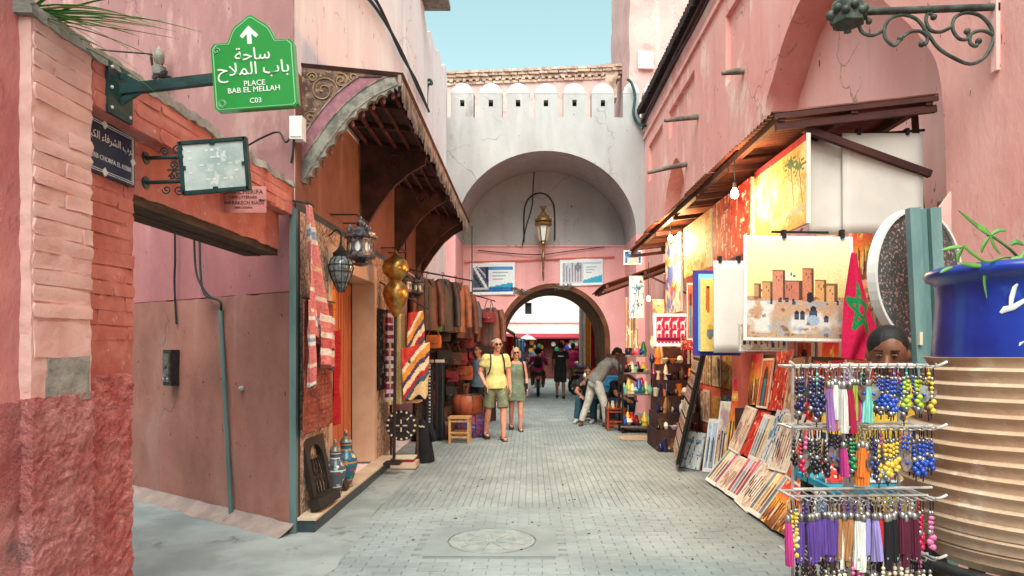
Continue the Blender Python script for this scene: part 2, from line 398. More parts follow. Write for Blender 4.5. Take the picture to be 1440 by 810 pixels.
mat('brown_stain', (96, 70, 52), (64, 48, 40), scale=9, bump=.003)

# ---------------------------------------------------------------- ground, street paving, alley
gm = MB().grid(lambda a, b: ((a - .5) * 400, (b - .5) * 400, -.03), 8, 8)
gm.build('ground', M['earth'], None, kind='structure', fix=False)
street = T('street', 'grey brick-paved lane running to the arch', None, (0, 0, 0)); del street['label']; street['kind'] = 'structure'
box('paving_bed', (-2.9, -3, -.026), (3.4, 34, -.009), M['joint'], street)
pv = MB(); individual = []
def paver_at(cx, cy, lx, ly):
    cx += random.uniform(-.0015, .0015); cy += random.uniform(-.0015, .0015); return (cx, cy, random.uniform(-.003, .0025), lx, ly)
plist = []
PX, PY = .205, .072
HOLE = (-.78, 5.36, .14, 6.22)
y = 4.0; row = 0
while y < 7.0:
    x = -2.06 - (PX / 2 if row % 2 else 0)
    while x < 2.9:
        cx = x + PX / 2
        if not (cx < -1.55 and y < 6.05) and cx > -2.06 and not (HOLE[0] - .08 < cx < HOLE[2] + .08 and HOLE[1] - .03 < y + PY / 2 < HOLE[3] + .03):
            plist.append(paver_at(cx, y + PY / 2, PX - .004, PY - .004))
        x += PX
    y += PY; row += 1
x = -2.06; row = 0
while x < 2.9:
    yy = 7.0 - (PX / 2 if row % 2 else 0)
    while yy < 29:
        c0 = max(yy, 7.003); 
        plist.append(paver_at(x + PY / 2, (c0 + yy + PX) / 2, PY - .004, yy + PX - c0 - .004)); yy += PX
    x += PY; row += 1
def paver_mesh(b, cx, cy, cz, lx, ly):
    e = .004; a, c = lx / 2, ly / 2
    b.add([(cx - a, cy - c, -.012), (cx + a, cy - c, -.012), (cx + a, cy + c, -.012), (cx - a, cy + c, -.012),
           (cx - a, cy - c, cz - e), (cx + a, cy - c, cz - e), (cx + a, cy + c, cz - e), (cx - a, cy + c, cz - e),
           (cx - a + e, cy - c + e, cz), (cx + a - e, cy - c + e, cz), (cx + a - e, cy + c - e, cz), (cx - a + e, cy + c - e, cz)],
          [(8, 9, 10, 11)] + [(i, (i + 1) % 4, 4 + (i + 1) % 4, 4 + i) for i in range(4)] + [(4 + i, 4 + (i + 1) % 4, 8 + (i + 1) % 4, 8 + i) for i in range(4)])
vis = sorted([p for p in plist if 4.93 < p[1] < 7 and -1.55 < p[0] < 2.05], key=lambda p: p[1])[:300]
vset = set(id(p) for p in vis)
pm = MB(); paver_mesh(pm, 0, 0, 0, PX - .004, PY - .004); pme = pm.mesh('paver', fix=False); pme.materials.append(M['paver'])
for p in plist:
    if id(p) in vset:
        o = link('paver', pme, street, (p[0], p[1], p[2])); o.rotation_euler.z = random.uniform(-.006, .006)
    else: paver_mesh(pv, *p)
pv.build('pavers', M['paver'], street, kind='stuff', fix=False)
# smooth cement of the side alley with cracks
al = MB().grid(lambda a, b: (-9 + 7.47 * a, 2.2 + 10 * b, .004 + .012 * noise.noise(V((a * 12, b * 16, 0)))), 40, 50)
al.build('alley_pavement', M['concrete'], None, smooth=True, kind='structure', fix=False)
ap = MB()
ap.grid(lambda a, b: (-1.62 + .16 * a + .05 * noise.noise(V((b * 9, 0, 3))), 3.6 + 2.45 * b, .006 * (1 - a) - .004 * a + .006), 3, 30)
ap.build('cement_edge', M['concrete'], street, smooth=True, fix=False)
mh = T('manhole', 'round manhole cover in a square cracked frame set in paving', 'manhole', (-.32, 5.79, 0))
HX = (HOLE[0] - .09, HOLE[2] + .09)
fo = [(HX[0], HOLE[1]), (HX[1], HOLE[1]), (HX[1], HOLE[3]), (HX[0], HOLE[3])]
cc = (-.32, 5.79); ci = [(cc[0] + .375 * cos(2 * pi * k / 40), cc[1] + .375 * sin(2 * pi * k / 40)) for k in range(40)]
MB().prism(fo, (0, 0, -.02), X, Y, Z, .024, [ci]).jitter(.004, 9).build('frame', M['paver'], mh)
MB().lathe([(.0, .0005), (.2, .0005), (.205, .004), (.225, .004), (.23, .0005), (.33, .0005), (.335, .005), (.362, .005), (.364, -.01)], (cc[0], cc[1], 0), 40).build('cover', M['iron_cover'], mh)
for k in range(9):
    a = 2 * pi * k / 9; MB().bar((cc[0] + .05 * cos(a), cc[1] + .05 * sin(a), .002), (cc[0] + .3 * cos(a + .3), cc[1] + .3 * sin(a + .3), .002), .012, .006).build('rib', M['iron_cover'], mh)
# patches and spilt sand
mat('sand', (214, 188, 160), (190, 164, 138), scale=9, bump=.004, k=.65)
def blob(cx, cy, rx, ry, z, seed, n=36):
    b = MB(); b.v.append(V((cx, cy, z + .006)))
    for k in range(n):
        a = 2 * pi * k / n; q = 1 + .35 * noise.noise(V((cos(a) * 2, sin(a) * 2, seed))); b.v.append(V((cx + rx * q * cos(a), cy + ry * q * sin(a), z)))
    b.f = [(0, 1 + k, 1 + (k + 1) % n) for k in range(n)]; b.mi = [0] * n; return b
tag(blob(1.98, 12.3, .42, .36, .004, 3).build('spilt_sand', M['sand'], None, fix=False), kind='stuff')
box('patch', (.05, 14.9, -.008), (.85, 15.5, .0045), M['concrete'], street); box('patch', (-.15, 13.5, -.008), (.2, 13.75, .0045), M['concrete'], street)
# small litter bits on the paving
lit = MB()
for k in range(46):
    px_, py_ = random.uniform(-1.4, 2.0), random.uniform(5, 9); r_ = random.uniform(.004, .011)
    lit.obox((px_, py_, .005), (r_, 0, 0), (0, r_ * .8, 0), (0, 0, .003))
lit.build('litter', M['brown_stain'], None, kind='stuff')

# ---------------------------------------------------------------- old brick gateway on the left
def noisy_slab(name, a, b, m, parent, res=.03, amp=.012, sc=22., **k):
    """box whose faces are finely broken up by noise"""
    a, b = V(a), V(b); mb = MB(); d = b - a
    n = [max(1, int(abs(d[i]) / res)) for i in range(3)]
    for ax in range(3):
        u, v = (ax + 1) % 3, (ax + 2) % 3
        for side in (0, 1):
            def fn(s, t, ax=ax, u=u, v=v, side=side):
                p = V(a); p[ax] = b[ax] if side else a[ax]; p[u] = a[u] + d[u] * s; p[v] = a[v] + d[v] * t; return p
            mb.grid(fn, n[u], n[v])
    for p in mb.v: p += noise.noise_vector(p * sc) * amp + noise.noise_vector(p * sc * .3) * amp * .7
    return mb.build(name, m, parent, smooth=70, **k)
gw = T('brick_gateway', 'crumbling pink painted brick pillar and beam over a side passage', 'gateway', (XL, 3.3, 0))
P0, P1, J1, LE = 2.85, 3.25, 3.80, 5.98           # pillar near end, pillar far end, jamb end, lintel end
XJ = -2.20
noisy_slab('pillar_base', (XL - .45, P0, -.02), (XL + .005, P1, 1.43), M['dado'], gw, .012, .011, 42)
noisy_slab('jamb_base', (XJ - .33, P1 + .01, -.02), (XJ + .07, J1 - .14, 1.5), M['dado_red'], gw, .012, .013, 42)
noisy_slab('pillar_core', (XL - .45, P0 + .006, 1.4), (XL - .006, P1 - .004, 3.03), M['brick_pale'], gw, .016, .006, 16)
noisy_slab('jamb_core', (XJ - .33, P1 - .05, 1.4), (XJ - .006, J1 - .008, 2.82), M['brick_red'], gw, .016, .006, 16)
noisy_slab('pillar_patch', (XL - .06, P0 + .10, 1.405), (XL + .0, P1 - .02, 1.60), M['grey_mortar'], gw, .03, .009, 16)
noisy_slab('pillar_plaster', (XL - .06, P0 + .02, 1.60), (XL - .002, P1 - .012, 1.76), M['brick_pale'], gw, .03, .008, 14)
BR = []
for k in range(7):
    b = MB(); L_, D_, H_ = .24, .11, .062
    def ring(z, e):
        return [(-L_ / 2 + e, -D_, z), (0, -D_, z), (L_ / 2 - e, -D_, z), (L_ / 2 - e, 0, z), (0, .0, z), (-L_ / 2 + e, 0, z)]
    vs_ = ring(-H_ / 2, .006) + ring(-H_ / 6, 0) + ring(H_ / 6, 0) + ring(H_ / 2, .006); fs = []
    for i in range(3):
        for q in range(6): q2 = (q + 1) % 6; fs.append((i * 6 + q, i * 6 + q2, (i + 1) * 6 + q2, (i + 1) * 6 + q))
    fs += [(5, 4, 3, 2, 1, 0), (18, 19, 20, 21, 22, 23)]
    b.add(vs_, fs); rr = random.Random(k)
    for p in b.v: p += V((rr.uniform(-.004, .004), rr.uniform(-.005, .004), rr.uniform(-.005, .005)))
    BR.append({q: None for q in ('brick_pale', 'brick_red')})
    for q in BR[-1]:
        me = b.mesh('brick'); me.materials.append(M[q]); me.polygons.foreach_set('use_smooth', [True] * len(me.polygons)); me.set_sharp_from_angle(angle=radians(40)); BR[-1][q] = me
def bricks(parent, face, a0, a1, z0, z1, along, out, mname, ch=.071, bl=.25, skip=.02, sag=0.):
    """courses of bricks on the face through point `face`; along = direction, out = outward normal"""
    along, out = V(along), V(out); z = z0; r = 0; rot = Matrix((along, -out * -1, Z)).transposed().to_euler()
    rot = math.atan2(along.y, along.x)
    while z + ch <= z1 + .01:
        a = a0 - (random.uniform(.05, bl * .8) if r % 2 else 0)
        while a < a1 - .02:
            l_ = bl * random.uniform(.85, 1.1); s_, e_ = max(a, a0), min(a + l_, a1)
            if e_ - s_ > .05 and random.random() > skip:
                p = V(face) + along * ((s_ + e_) / 2) + V((0, 0, z + ch / 2 + sag * sin(pi * ((s_ + e_) / 2 - a0) / (a1 - a0)))) + out * random.uniform(-.003, .004)
                o = link('brick', random.choice(BR)[mname], parent, p - ORG[parent.name])
                # local +Y is the outer face; turn it towards `out`
                o.rotation_euler.z = math.atan2(out.y, out.x) - pi / 2 + random.uniform(-.02, .02); o.rotation_euler.y = random.uniform(-.015, .015)
                o.scale = ((e_ - s_ - .006) / .24, 1, (ch - random.uniform(.003, .009)) / .062)
            a += l_
        z += ch; r += 1
bricks(gw, (XL, 0, 0), P0 + .01, P1, 1.77, 3.04, Y, X, 'brick_pale', bl=.5, skip=.02)
bricks(gw, (0, P0 + .012, 0), -XL - .0 - .0 if False else XL - .40, XL - .015, 1.45, 3.04, X, -Y, 'brick_pale', bl=.2, skip=.02)
bricks(gw, (XJ, 0, 0), P1 + .0, J1, 1.68, 2.80, Y, X, 'brick_red', ch=.078, bl=.5, skip=.0)
bricks(gw, (XJ - .05, 0, 0), P1, J1 - .03, 1.49, 1.69, Y, X, 'brick_red', ch=.075, bl=.22, skip=.1)
# upper band, red beam and the wooden lintel
noisy_slab('band_core', (XL - .45, P1 - .0, 2.80), (XL - .006, LE, 3.04), M['brick_red'], gw, .022, .010, 11)
bricks(gw, (XL, 0, 0), P1 - .0, LE, 2.80, 3.05, Y, X, 'brick_red', ch=.082, bl=.6, skip=.02)
noisy_slab('beam', (XJ - .3, J1 - .06, 2.50), (XJ, LE, 2.815), M['brick_red'], gw, .05, .012, 9)
box('lintel_plank', (XJ - .3, J1 - .08, 2.44), (XJ - .16, LE, 2.503), M['old_wood'], gw)
box('lintel_plank', (XJ - .155, J1 - .08, 2.445), (XJ - .01, LE, 2.503), M['old_wood'], gw)
noisy_slab('coping', (XL - .47, P0 - .02, 3.03), (XL + .012, LE, 3.085), M['grey_mortar'], gw, .04, .022, 11)
nw = T('near_wall_with_blocker', 'scuffed pink plaster wall beside the brick pillar, with unseen block added for shade', 'house', (XL - .3, 0, 0))
noisy_slab('wall', (XL - .5, -3, -.02), (XL - .055, P0 + .05, 7.2), M['wall_near'], nw, .07, .008, 8)
box('unseen_block', (-9, -6, 0), (XL - .48, P0 + .02, 7.2), M['wall_near'], nw)  # unseen block, added with the wall's extra height to shade the alley
noisy_slab('dado', (XL - .5, .9, -.02), (XL - .045, P0 + .03, 1.42), M['dado'], nw, .03, .012, 20)

# ---------------------------------------------------------------- left house: alley wall, street wall with the shop door
YA = 6.02
ha = T('pink_house', 'tall pink house on the corner with the carved canopy', 'house', (XL - 1, 10, 0))
du = V((-2.27, 1.59, 0)).normalized(); dn = V((-du.y, du.x, 0)); dn = dn if dn.y > 0 else -dn      # dn points into the house
c0 = V((XL - .001, YA, 0))
MB().prism([(.004, 2.1), (6.5, 2.1), (6.5, 9.6), (.004, 9.6)], c0, du, Z, dn, .009).build('alley_wall', M['wall_alley'], ha)
lw = MB().grid(lambda a, b: c0 + du * (a * 6.5) - dn * (.03 + .012 * noise.noise(V((a * 9, b * 5, 1)))) + Z * (2.13 * b + (.025 * noise.noise(V((a * 30, 0, 2))) if b > .98 else 0)), 90, 40)
lw.grid(lambda a, b: c0 + du * (a * 6.5) - dn * (.03 * (1 - b)) + Z * 2.135, 90, 1)
lw.build('alley_wall_dado', M['wall_brown'], ha, smooth=True, fix=False)
MB().prism([(0.006, 2.12), (6.5, 2.12), (6.5, 3.1), (.006, 3.1)], c0 - dn * .004, du, Z, dn, .012).build('alley_wall_band', M['wall_mauve'], ha)
MB().grid(lambda a, b: c0 + du * (a * 6.5 - .05) - dn * (.035 + .16 * (1 - b) ** 1.5 + .03 * noise.noise(V((a * 22, b, 4)))) + Z * (.1 * b + .003), 80, 5)  .build('footing', M['footing'], ha, smooth=True, fix=False)
DY0, DY1, DZ0, DZ1 = 7.02, 9.07, .1, 2.6
top = [(YA + .33, 0), (17.2, 0), (17.2, 8.4), (16.7, 8.55), (16.2, 8.3), (15.6, 8.42), (15.1, 8.2), (14.3, 8.25), (13.9, 8.05), (13.5, 8.2), (13.3, 8.7), (13.3, 9.6), (YA + .33, 9.6)]
door_hole = [(DY0, DZ0), (DY1, DZ0), (DY1, DZ1), (DY0, DZ1)]
shop_hole = [(10.4, .02), (16.4, .02), (16.4, 2.9), (10.4, 2.9)]
MB().prism(top, (XL, 0, 0), Y, Z, -X, .4, [door_hole, shop_hole]).build('street_wall', M['wall_street'], ha)
MB().prism([(XL, YA + .014), (XL, YA + .333), (XL - .44, YA + .333)], (0, 0, 0), X, Y, Z, 9.6).build('corner_wall', M['wall_street'], ha)
box('unseen_block', (-8, 13, .0), (XL - 1.2, 17.1, 8.0), M['wall_shop'], ha)
box('shop_back_wall', (XL - 1.18, 10.2, 0), (XL - 1.1, 16.6, 3.2), M['wall_shop'], ha)
box('shop_ceiling', (XL - 1.15, 10.2, 2.92), (XL - .38, 16.6, 3.0), M['canopy_wood'], ha)
box('orange_band', (XL - .02, YA + .03, 2.93), (XL + .006, 13.3, 4.1), M['wall_orange'], ha)
box('black_band', (XL - .02, YA + .01, 2.86), (XL + .016, 10.3, 2.93), M['step_dark'], ha)
box('stone_cladding', (XL - .02, YA + .09, .13), (XL + .022, 6.98, 2.86), M['stone_chip'], ha)
box('stone_cladding', (XL - .02, 9.13, .13), (XL + .022, 10.3, 2.86), M['stone_chip'], ha)
box('stone_cladding', (XL - .02, 6.98, 2.70), (XL + .021, 9.13, 2.858), M['stone_chip'], ha)
for a, b_ in (((6.98, .13), (7.08, 2.7)), ((9.0, .13), (9.13, 2.7)), ((7.08, 2.48), (9.0, 2.7))):
    box('door_surround', (XL - .3, a[0], a[1]), (XL + .034, b_[0], b_[1]), M['marble'], ha)
box('corner_trim', (XL - .03, YA - .035, 0), (XL + .03, YA + .02, 2.86), M['teal_trim'], ha)
box('corner_trim', (XL + .004, YA + .022, 0), (XL + .028, YA + .08, 2.86), M['canopy_wood'], ha)
dr = box('door', (XL - .31, 8.5, .14), (XL - .27, 8.99, 2.47), M['door_wood'], ha)
d2 = box('door', (XL - .31, 7.95, .14), (XL - .265, 8.46, 2.47), M['door_wood'], ha)
for yy in (8.62, 8.86): box('panel_batten', (XL - .272, yy - .012, .3), (XL - .262, yy + .012, 2.3), M['door_wood'], dr)
for yy in (8.05, 8.36): box('panel_batten', (XL - .268, yy - .012, .3), (XL - .256, yy + .012, 2.3), M['door_wood'], d2)
box('doorway_dark', (XL - .9, 7.0, .1), (XL - .86, 9.1, 2.6), M['black'], ha)  # black sheet standing in for the shade inside the doorway
box('door_gap_shade', (XL - .3, 8.965, .14), (XL - .262, 8.998, 2.47), M['black'], ha)  # black strip put in for the shade of the gap beside the door
st = T('door_step', 'long dark step with pale stone top below the shop door', 'step', (XL, 7.8, 0))
box('riser', (XL + .004, 6.03, -.01), (-1.9, 9.5, .112), M['step_dark'], st)
box('tread', (XL + .003, 6.02, .112), (-1.885, 9.51, .134), M['step_top'], st)

# ---------------------------------------------------------------- carved wooden canopy over the left shops
cn = T('carved_canopy', 'dark carved wooden canopy with ragged fringe over the left shops', 'canopy', (XL, 9.6, 3.1))
YC0, YC1, XO = 6.22, 13.1, -1.2
curve = [(0, 3.15), (.10, 3.28), (.23, 3.48), (.43, 3.74), (.62, 3.9), (.80, 4.0), (.88, 4.03)]
def canopy_panel(y, th, m, name, grow=0., uo=.88):
    pts = [(0, 4.19)] + [(u_ + grow * .0, z_ - grow) for u_, z_ in curve if u_ <= uo] + [(uo, 4.10)]
    return MB().prism(pts, (XL, y, 0), X, Z, Y, th).build(name, m, cn)
canopy_panel(YC0, .05, M['canopy_ornament'], 'side_panel')
def strip(off0, off1, m, name, proud, scallop=0.):
    b = MB(); cs = bez([(u_, 0, z_) for u_, z_ in curve], 6); n_ = len(cs); pts = []
    for i, p in enumerate(cs):
        d_ = (cs[min(i + 1, n_ - 1)] - cs[max(i - 1, 0)]).normalized(); nn = V((-d_.z, 0, d_.x)); pts.append((p + nn * off0 - nn * (scallop * (i % 3 == 1)), p + nn * off1))
    for i in range(n_ - 1):
        q = [V((XL + max(0, p.x), 0, min(4.1, p.z))) for p in (pts[i][0], pts[i + 1][0], pts[i + 1][1], pts[i][1])]
        b.hexa([q[0] + Y * (YC0 - proud), q[1] + Y * (YC0 - proud), q[2] + Y * (YC0 - proud), q[3] + Y * (YC0 - proud)] + [p + Y * (YC0 + .052) for p in q])
    return b.build(name, m, cn)
strip(.10, .22, M['canopy_mauve'], 'mauve_border', .008)
strip(-.02, .10, M['canopy_grey'], 'grey_border', .012, .03)
for q in (.105, .225, .0):
    strip(q - .006, q + .006, M['fringe'], 'moulding', .018)
# drop knobs along the lower edge, scroll relief on the panel
for i, p in enumerate(bez([(u_, 0, z_) for u_, z_ in curve], 2)[1:-1]):
    MB().lathe([(.0, -.06), (.014, -.05), (.018, -.03), (.008, -.012), (.014, 0), (.0, .01)], (XL + p.x + .02, YC0 + .07, p.z - .015), 8).build('knob', M['canopy_mauve'], cn, smooth=True)
def spiral(c, r0, turns, u, v, n=26, a0=0., sgn=1):
    return [V(c) + u * (r0 * (1 - t / n * .85) * cos(a0 + sgn * turns * 2 * pi * t / n)) + v * (r0 * (1 - t / n * .85) * sin(a0 + sgn * turns * 2 * pi * t / n)) for t in range(n + 1)]
mat('ornament_gold', (168, 140, 100), (130, 104, 80), scale=14)
for c_, r_, a_, s_ in (((XL + .2, YC0 - .004, 3.98), .13, 0, 1), ((XL + .36, YC0 - .004, 4.07), .07, 2, -1), ((XL + .08, YC0 - .004, 3.72), .07, 1, 1), ((XL + .1, YC0 - .004, 4.1), .05, 3, -1), ((XL + .06, YC0 - .004, 3.52), .05, 3, -1), ((XL + .47, YC0 - .004, 4.1), .045, 3, 1)):
    tube('scroll', spiral(c_, r_, 1.6, X, Z, a0=a_, sgn=s_), .007, M['ornament_gold'], cn, 5)
MB().hexa([(XL, YC0, 4.19), (XO + .03, YC0, 4.10), (XO + .03, YC1, 4.0), (XL, YC1, 4.12), (XL, YC0 - .02, 4.225), (XO + .05, YC0 - .02, 4.135), (XO + .05, YC1 + .02, 4.035), (XL, YC1 + .02, 4.155)]).build('roof', M['canopy_wood'], cn)
for yy in (8.35, 10.45, 12.4, YC1 - .06): canopy_panel(yy, .07, M['canopy_wood'], 'bracket', .12, .82)
for yy in (8.35, 10.45):
    for c_, r_ in (((XL + .42, yy - .004, 3.9), .1), ((XL + .2, yy - .004, 3.6), .08)): tube('scroll', spiral(c_, r_, 1.5, X, Z), .007, M['canopy_red'], cn, 5)
for k in range(5):
    u_ = .1 + k * .17; z_ = 4.17 - u_ * .1
    MB().bar((XL + u_, YC0 + .06, z_ - .02), (XL + u_, YC1, z_ - .11), .035, .03).build('soffit_batten', M['canopy_red'], cn)
for yy in np.arange(6.9, 13, .72): MB().bar((XL, yy, 4.14), (XO, yy, 4.055), .04, .05).build('soffit_joist', M['canopy_wood'], cn)
MB().hexa([(XO, YC0 - .01, 4.02), (XO + .03, YC0 - .01, 4.02), (XO + .03, YC1, 3.93), (XO, YC1, 3.93), (XO, YC0 - .01, 4.12), (XO + .03, YC0 - .01, 4.12), (XO + .03, YC1, 4.02), (XO, YC1, 4.02)]).build('fascia', M['fringe'], cn)
fpic = []
for k in range(3):
    rr = random.Random(k + 4); w0 = .062
    b = MB().prism([(-w0 / 2, .02), (w0 / 2, .02), (w0 / 2 - .004, -.07), (.012, -.10), (.006 + rr.uniform(-.008, .008), -.15 - rr.uniform(0, .05)), (-.014, -.105), (-w0 / 2 + .002, -.07)], (0, 0, 0), Y, Z, X, .014)
    me = b.mesh('fringe_board'); me.materials.append(M['fringe']); fpic.append(me)
n_ = int((YC1 - YC0) / .072)
for k in range(n_):
    yy = YC0 + .03 + k * .072; z_ = 4.03 - (yy - YC0) / (YC1 - YC0) * .09
    o = link('fringe_board', random.choice(fpic), cn, V((XO + .031, yy, z_ + random.uniform(-.01, .01))) - ORG[cn.name])
    o.rotation_euler.x = random.uniform(-.09, .09); o.scale.z = random.uniform(.55, 1.3)
# ---------------------------------------------------------------- the gate at the end of the lane
gt = T('gatehouse', 'pale plastered gatehouse with deep round niche and small archway', 'gatehouse', (.4, GF, 0))
def arc(cx, r, z0, rz, n=40, a0=pi, a1=0.): return [(cx + r * cos(a0 + (a1 - a0) * k / n), z0 + rz * sin(a0 + (a1 - a0) * k / n)) for k in range(n + 1)]
ZP = 4.45
MB().prism([(-3.4, ZP)] + arc(.4, 2.25, ZP, 2.07) + [(3.6, ZP), (3.6, 7.35), (-3.4, 7.35)], (0, GF, 0), X, Z, Y, 2.0).build('niche_wall', M['wall_cream'], gt, smooth=30)
box('pier', (-3.4, GF + .004, 0), (-1.85, GB, ZP), M['wall_gatepink'], gt); box('pier', (2.65, GF + .004, 0), (3.6, GB, ZP), M['wall_gatepink'], gt)
ac, ar, az = .67, 1.46, 1.80
MB().prism([(-2.2, 0), (ac - ar, 0)] + arc(ac, ar, az, 1.5) + [(ac + ar, 0), (3.0, 0), (3.0, ZP), (-2.2, ZP)], (0, GB, 0), X, Z, Y, .5).build('arch_wall', M['wall_gatepink'], gt, smooth=30)
box('niche_back', (-2.2, GB + .03, ZP), (3.0, GB + .5, 6.9), M['wall_cream'], gt)
box('ledge', (-1.85, GB - .03, ZP - .03), (2.65, GB + .02, ZP + .01), M['wall_gatepink'], gt)
def ringp(r0, r1, y0, y1, m, name):
    inner = [(ac - r0, 0)] + arc(ac, r0, az, r0 * 1.5 / ar) + [(ac + r0, 0)]; outer = [(ac - r1, 0)] + arc(ac, r1, az, r1 * 1.5 / ar) + [(ac + r1, 0)]
    MB().prism(inner + outer[::-1], (0, y0, 0), X, Z, Y, y1 - y0).build(name, m, gt, smooth=30)
ringp(ar - .03, ar + .1, GB - .03, GB + .52, M['arch_trim'], 'arch_trim')
ringp(ar + .02, ar + .3, GB + .52, 22.6, M['vault'], 'vault')
box('upper_block', (-3.4, GB, 6.9), (3.6, 21.2, 7.3), M['wall_cream'], gt)
box('passage_roof', (-3.4, GB + .5, 3.7), (3.6, 22.6, 4.2), M['wall_rearpink'], gt)
# battlements
mer = MB()
def merlon(cx, wd=.57, win=True):
    b = MB(); h = .60; d_ = .34; z0 = 7.345; y0 = GF + .003; a = wd / 2
    hole = [[(-.055, .28), (.055, .28), (.055, .44), (-.055, .44)]] if win else []
    b.prism([(-a, 0), (a, 0), (a, h), (-a, h)], (cx, y0, z0), X, Z, Y, d_, hole)
    n_ = 6; rings = []
    for k in range(n_ + 1):
        t = k / n_; s = max(.02, (1 - t ** 1.7)) ** .6 * (1.03 if k == 0 else 1); rings.append([(cx - a * s, y0 + d_ / 2 - d_ / 2 * s, z0 + h + .32 * t), (cx + a * s, y0 + d_ / 2 - d_ / 2 * s, z0 + h + .32 * t), (cx + a * s, y0 + d_ / 2 + d_ / 2 * s, z0 + h + .32 * t), (cx - a * s, y0 + d_ / 2 + d_ / 2 * s, z0 + h + .32 * t)])
    vs_ = [p for r_ in rings for p in r_]; fs = [(k * 4 + q, k * 4 + (q + 1) % 4, k * 4 + 4 + (q + 1) % 4, k * 4 + 4 + q) for k in range(n_) for q in range(4)] + [(3, 2, 1, 0)]
    b.add(vs_, fs); b.jitter(.012, 4, cx)
    o = b.build('merlon', M['wall_cream'], gt)
    if win: box('loophole_back', (cx - .07, y0 + .2, z0 + .26), (cx + .07, y0 + .26, z0 + .46), M['black'], o)  # black backing paints the shade inside the loophole
for px_ in (650, 690, 728.5, 768, 808, 848): merlon((px_ - CX) / F * GF)
merlon((608 - CX) / F * GF, .6, False); merlon((888 - CX) / F * GF, .42, False); merlon((915 - CX) / F * GF, .35, False)
# rear wall with brick cornice, tower
rw = T('rear_wall', 'sunlit pink wall with brick cornice behind the battlements', 'wall', (0, 21.3, 7))
MB().hexa([(-2.6, 21.3, 6), (2.45, 21.3, 6), (2.45, 21.8, 6), (-2.6, 21.8, 6), (-2.6, 21.3, 9.85), (2.45, 21.3, 10.05), (2.45, 21.8, 10.05), (-2.6, 21.8, 9.85)]).build('wall', M['wall_rearpink'], rw)
mat('cornice_brick', (214, 184, 164), (170, 134, 118), scale=5, bump=.02, bscale=14, rnd=.12)
for r_, (dz, pr, ln) in enumerate(((0., .05, .28), (.15, .04, .3), (.24, .10, .32), (.33, .13, .28))):
    x = -2.62
    while x < 2.72:
        l_ = ln * random.uniform(.8, 1.2); z_ = 9.78 + dz + (x + 2.6) / 5.3 * .22
        MB().box((x, 21.3 - pr + random.uniform(-.015, .015), z_), (x + l_ - .02, 21.5, z_ + .08)).jitter(.012, 5, x).build('cornice_brick', M['cornice_brick'], rw); x += l_
for k in range(24):
    x = -2.5 + k * .205; z_ = 9.86 + (x + 2.6) / 5.3 * .22
    box('dentil', (x, 21.22, z_), (x + .1, 21.4, z_ + .075), M['cornice_brick'], rw)
noisy_slab('broken_end', (2.35, 21.25, 9.4), (2.72, 21.8, 10.45), M['cornice_brick'], rw, .09, .06, 5)
tw = T('pink_tower', 'weathered pale pink tower block rising behind the tiled roof', 'tower', (4, 20.5, 6))
noisy_slab('wall', (2.86, 19.6, 5), (7, 24, 14.5), M['wall_rearpink'], tw, .22, .06, 1.6)
box('band', (2.78, 19.5, 12.15), (7, 19.7, 12.3), M['wall_rearpink'], tw)
noisy_slab('patch', (3.1, 19.5, 9.6), (3.55, 19.6, 10.1), M['wall_recess'], tw, .08, .03, 5)
# lamp on its bracket, hoop and cables in the niche
def lamp():
    y = 18.35; x = (764 - CX) / F * y; z0 = H + (CY - 395) / F * y
    t = T('wall_lantern', 'old brass street lantern on a pole above the archway', 'lantern', (x, y, z0))
    mat('brass', (176, 142, 92), (120, 96, 64), scale=12, metal=.7, rough=.4); mat('lamp_glass', (222, 226, 222), rough=.15, spec=.6)
    MB().lathe([(.012, 0), (.025, .05), (.03, .55), (.05, .6), (.055, .66), (.03, .72), (.035, .95), (.07, 1.0), (.05, 1.06)], (x, y, z0), 12).build('pole', M['brass'], t, smooth=True)
    g = MB()
    for k in range(6):
        a0, a1 = 2 * pi * k / 6, 2 * pi * (k + 1) / 6
        g.add([(x + .10 * cos(a0), y + .10 * sin(a0), z0 + 1.08), (x + .10 * cos(a1), y + .10 * sin(a1), z0 + 1.08), (x + .19 * cos(a1), y + .19 * sin(a1), z0 + 1.48), (x + .19 * cos(a0), y + .19 * sin(a0), z0 + 1.48)], [(0, 1, 2, 3)])
        MB().bar((x + .105 * cos(a0), y + .105 * sin(a0), z0 + 1.06), (x + .2 * cos(a0), y + .2 * sin(a0), z0 + 1.5), .025).build('glazing_bar', M['brass'], t)
    g.build('glass', M['lamp_glass'], t)
    MB().lathe([(.20, 1.47), (.23, 1.50), (.235, 1.54), (.2, 1.57), (.16, 1.58), (.235, 1.60), (.24, 1.66), (.19, 1.67), (.12, 1.74), (.07, 1.84), (.03, 1.88), (.05, 1.92), (.1, 2.0), (.03, 1.99), (.0, 1.95)], (x, y, z0), 18).build('cap', M['brass'], t, smooth=True)
    for k in range(6):
        a0 = 2 * pi * k / 6; MB().bar((x + .22 * cos(a0), y + .22 * sin(a0), z0 + 1.58), (x + .26 * cos(a0), y + .26 * sin(a0), z0 + 1.72), .05, .02).build('crest', M['brass'], t)
    MB().bar((x, y, z0 + .7), (x, GB + .02, z0 + .7), .04).build('bracket', M['black_iron'], t); MB().bar((x, y, z0 + .3), (x, GB + .02, z0 + .3), .04).build('bracket', M['black_iron'], t)
lamp()
hp = [at(737, 340, GB - .02)] + [at(*q, GB - .02) for q in ((737, 300), (741, 283), (750, 274), (760, 271.5), (770, 275), (778, 287), (780, 305), (780, 338))]
tube('hoop', bez(hp, 5), .02, M['black_iron'], None, label='dark iron hoop outlined on the niche wall round the lantern', cat='hoop')
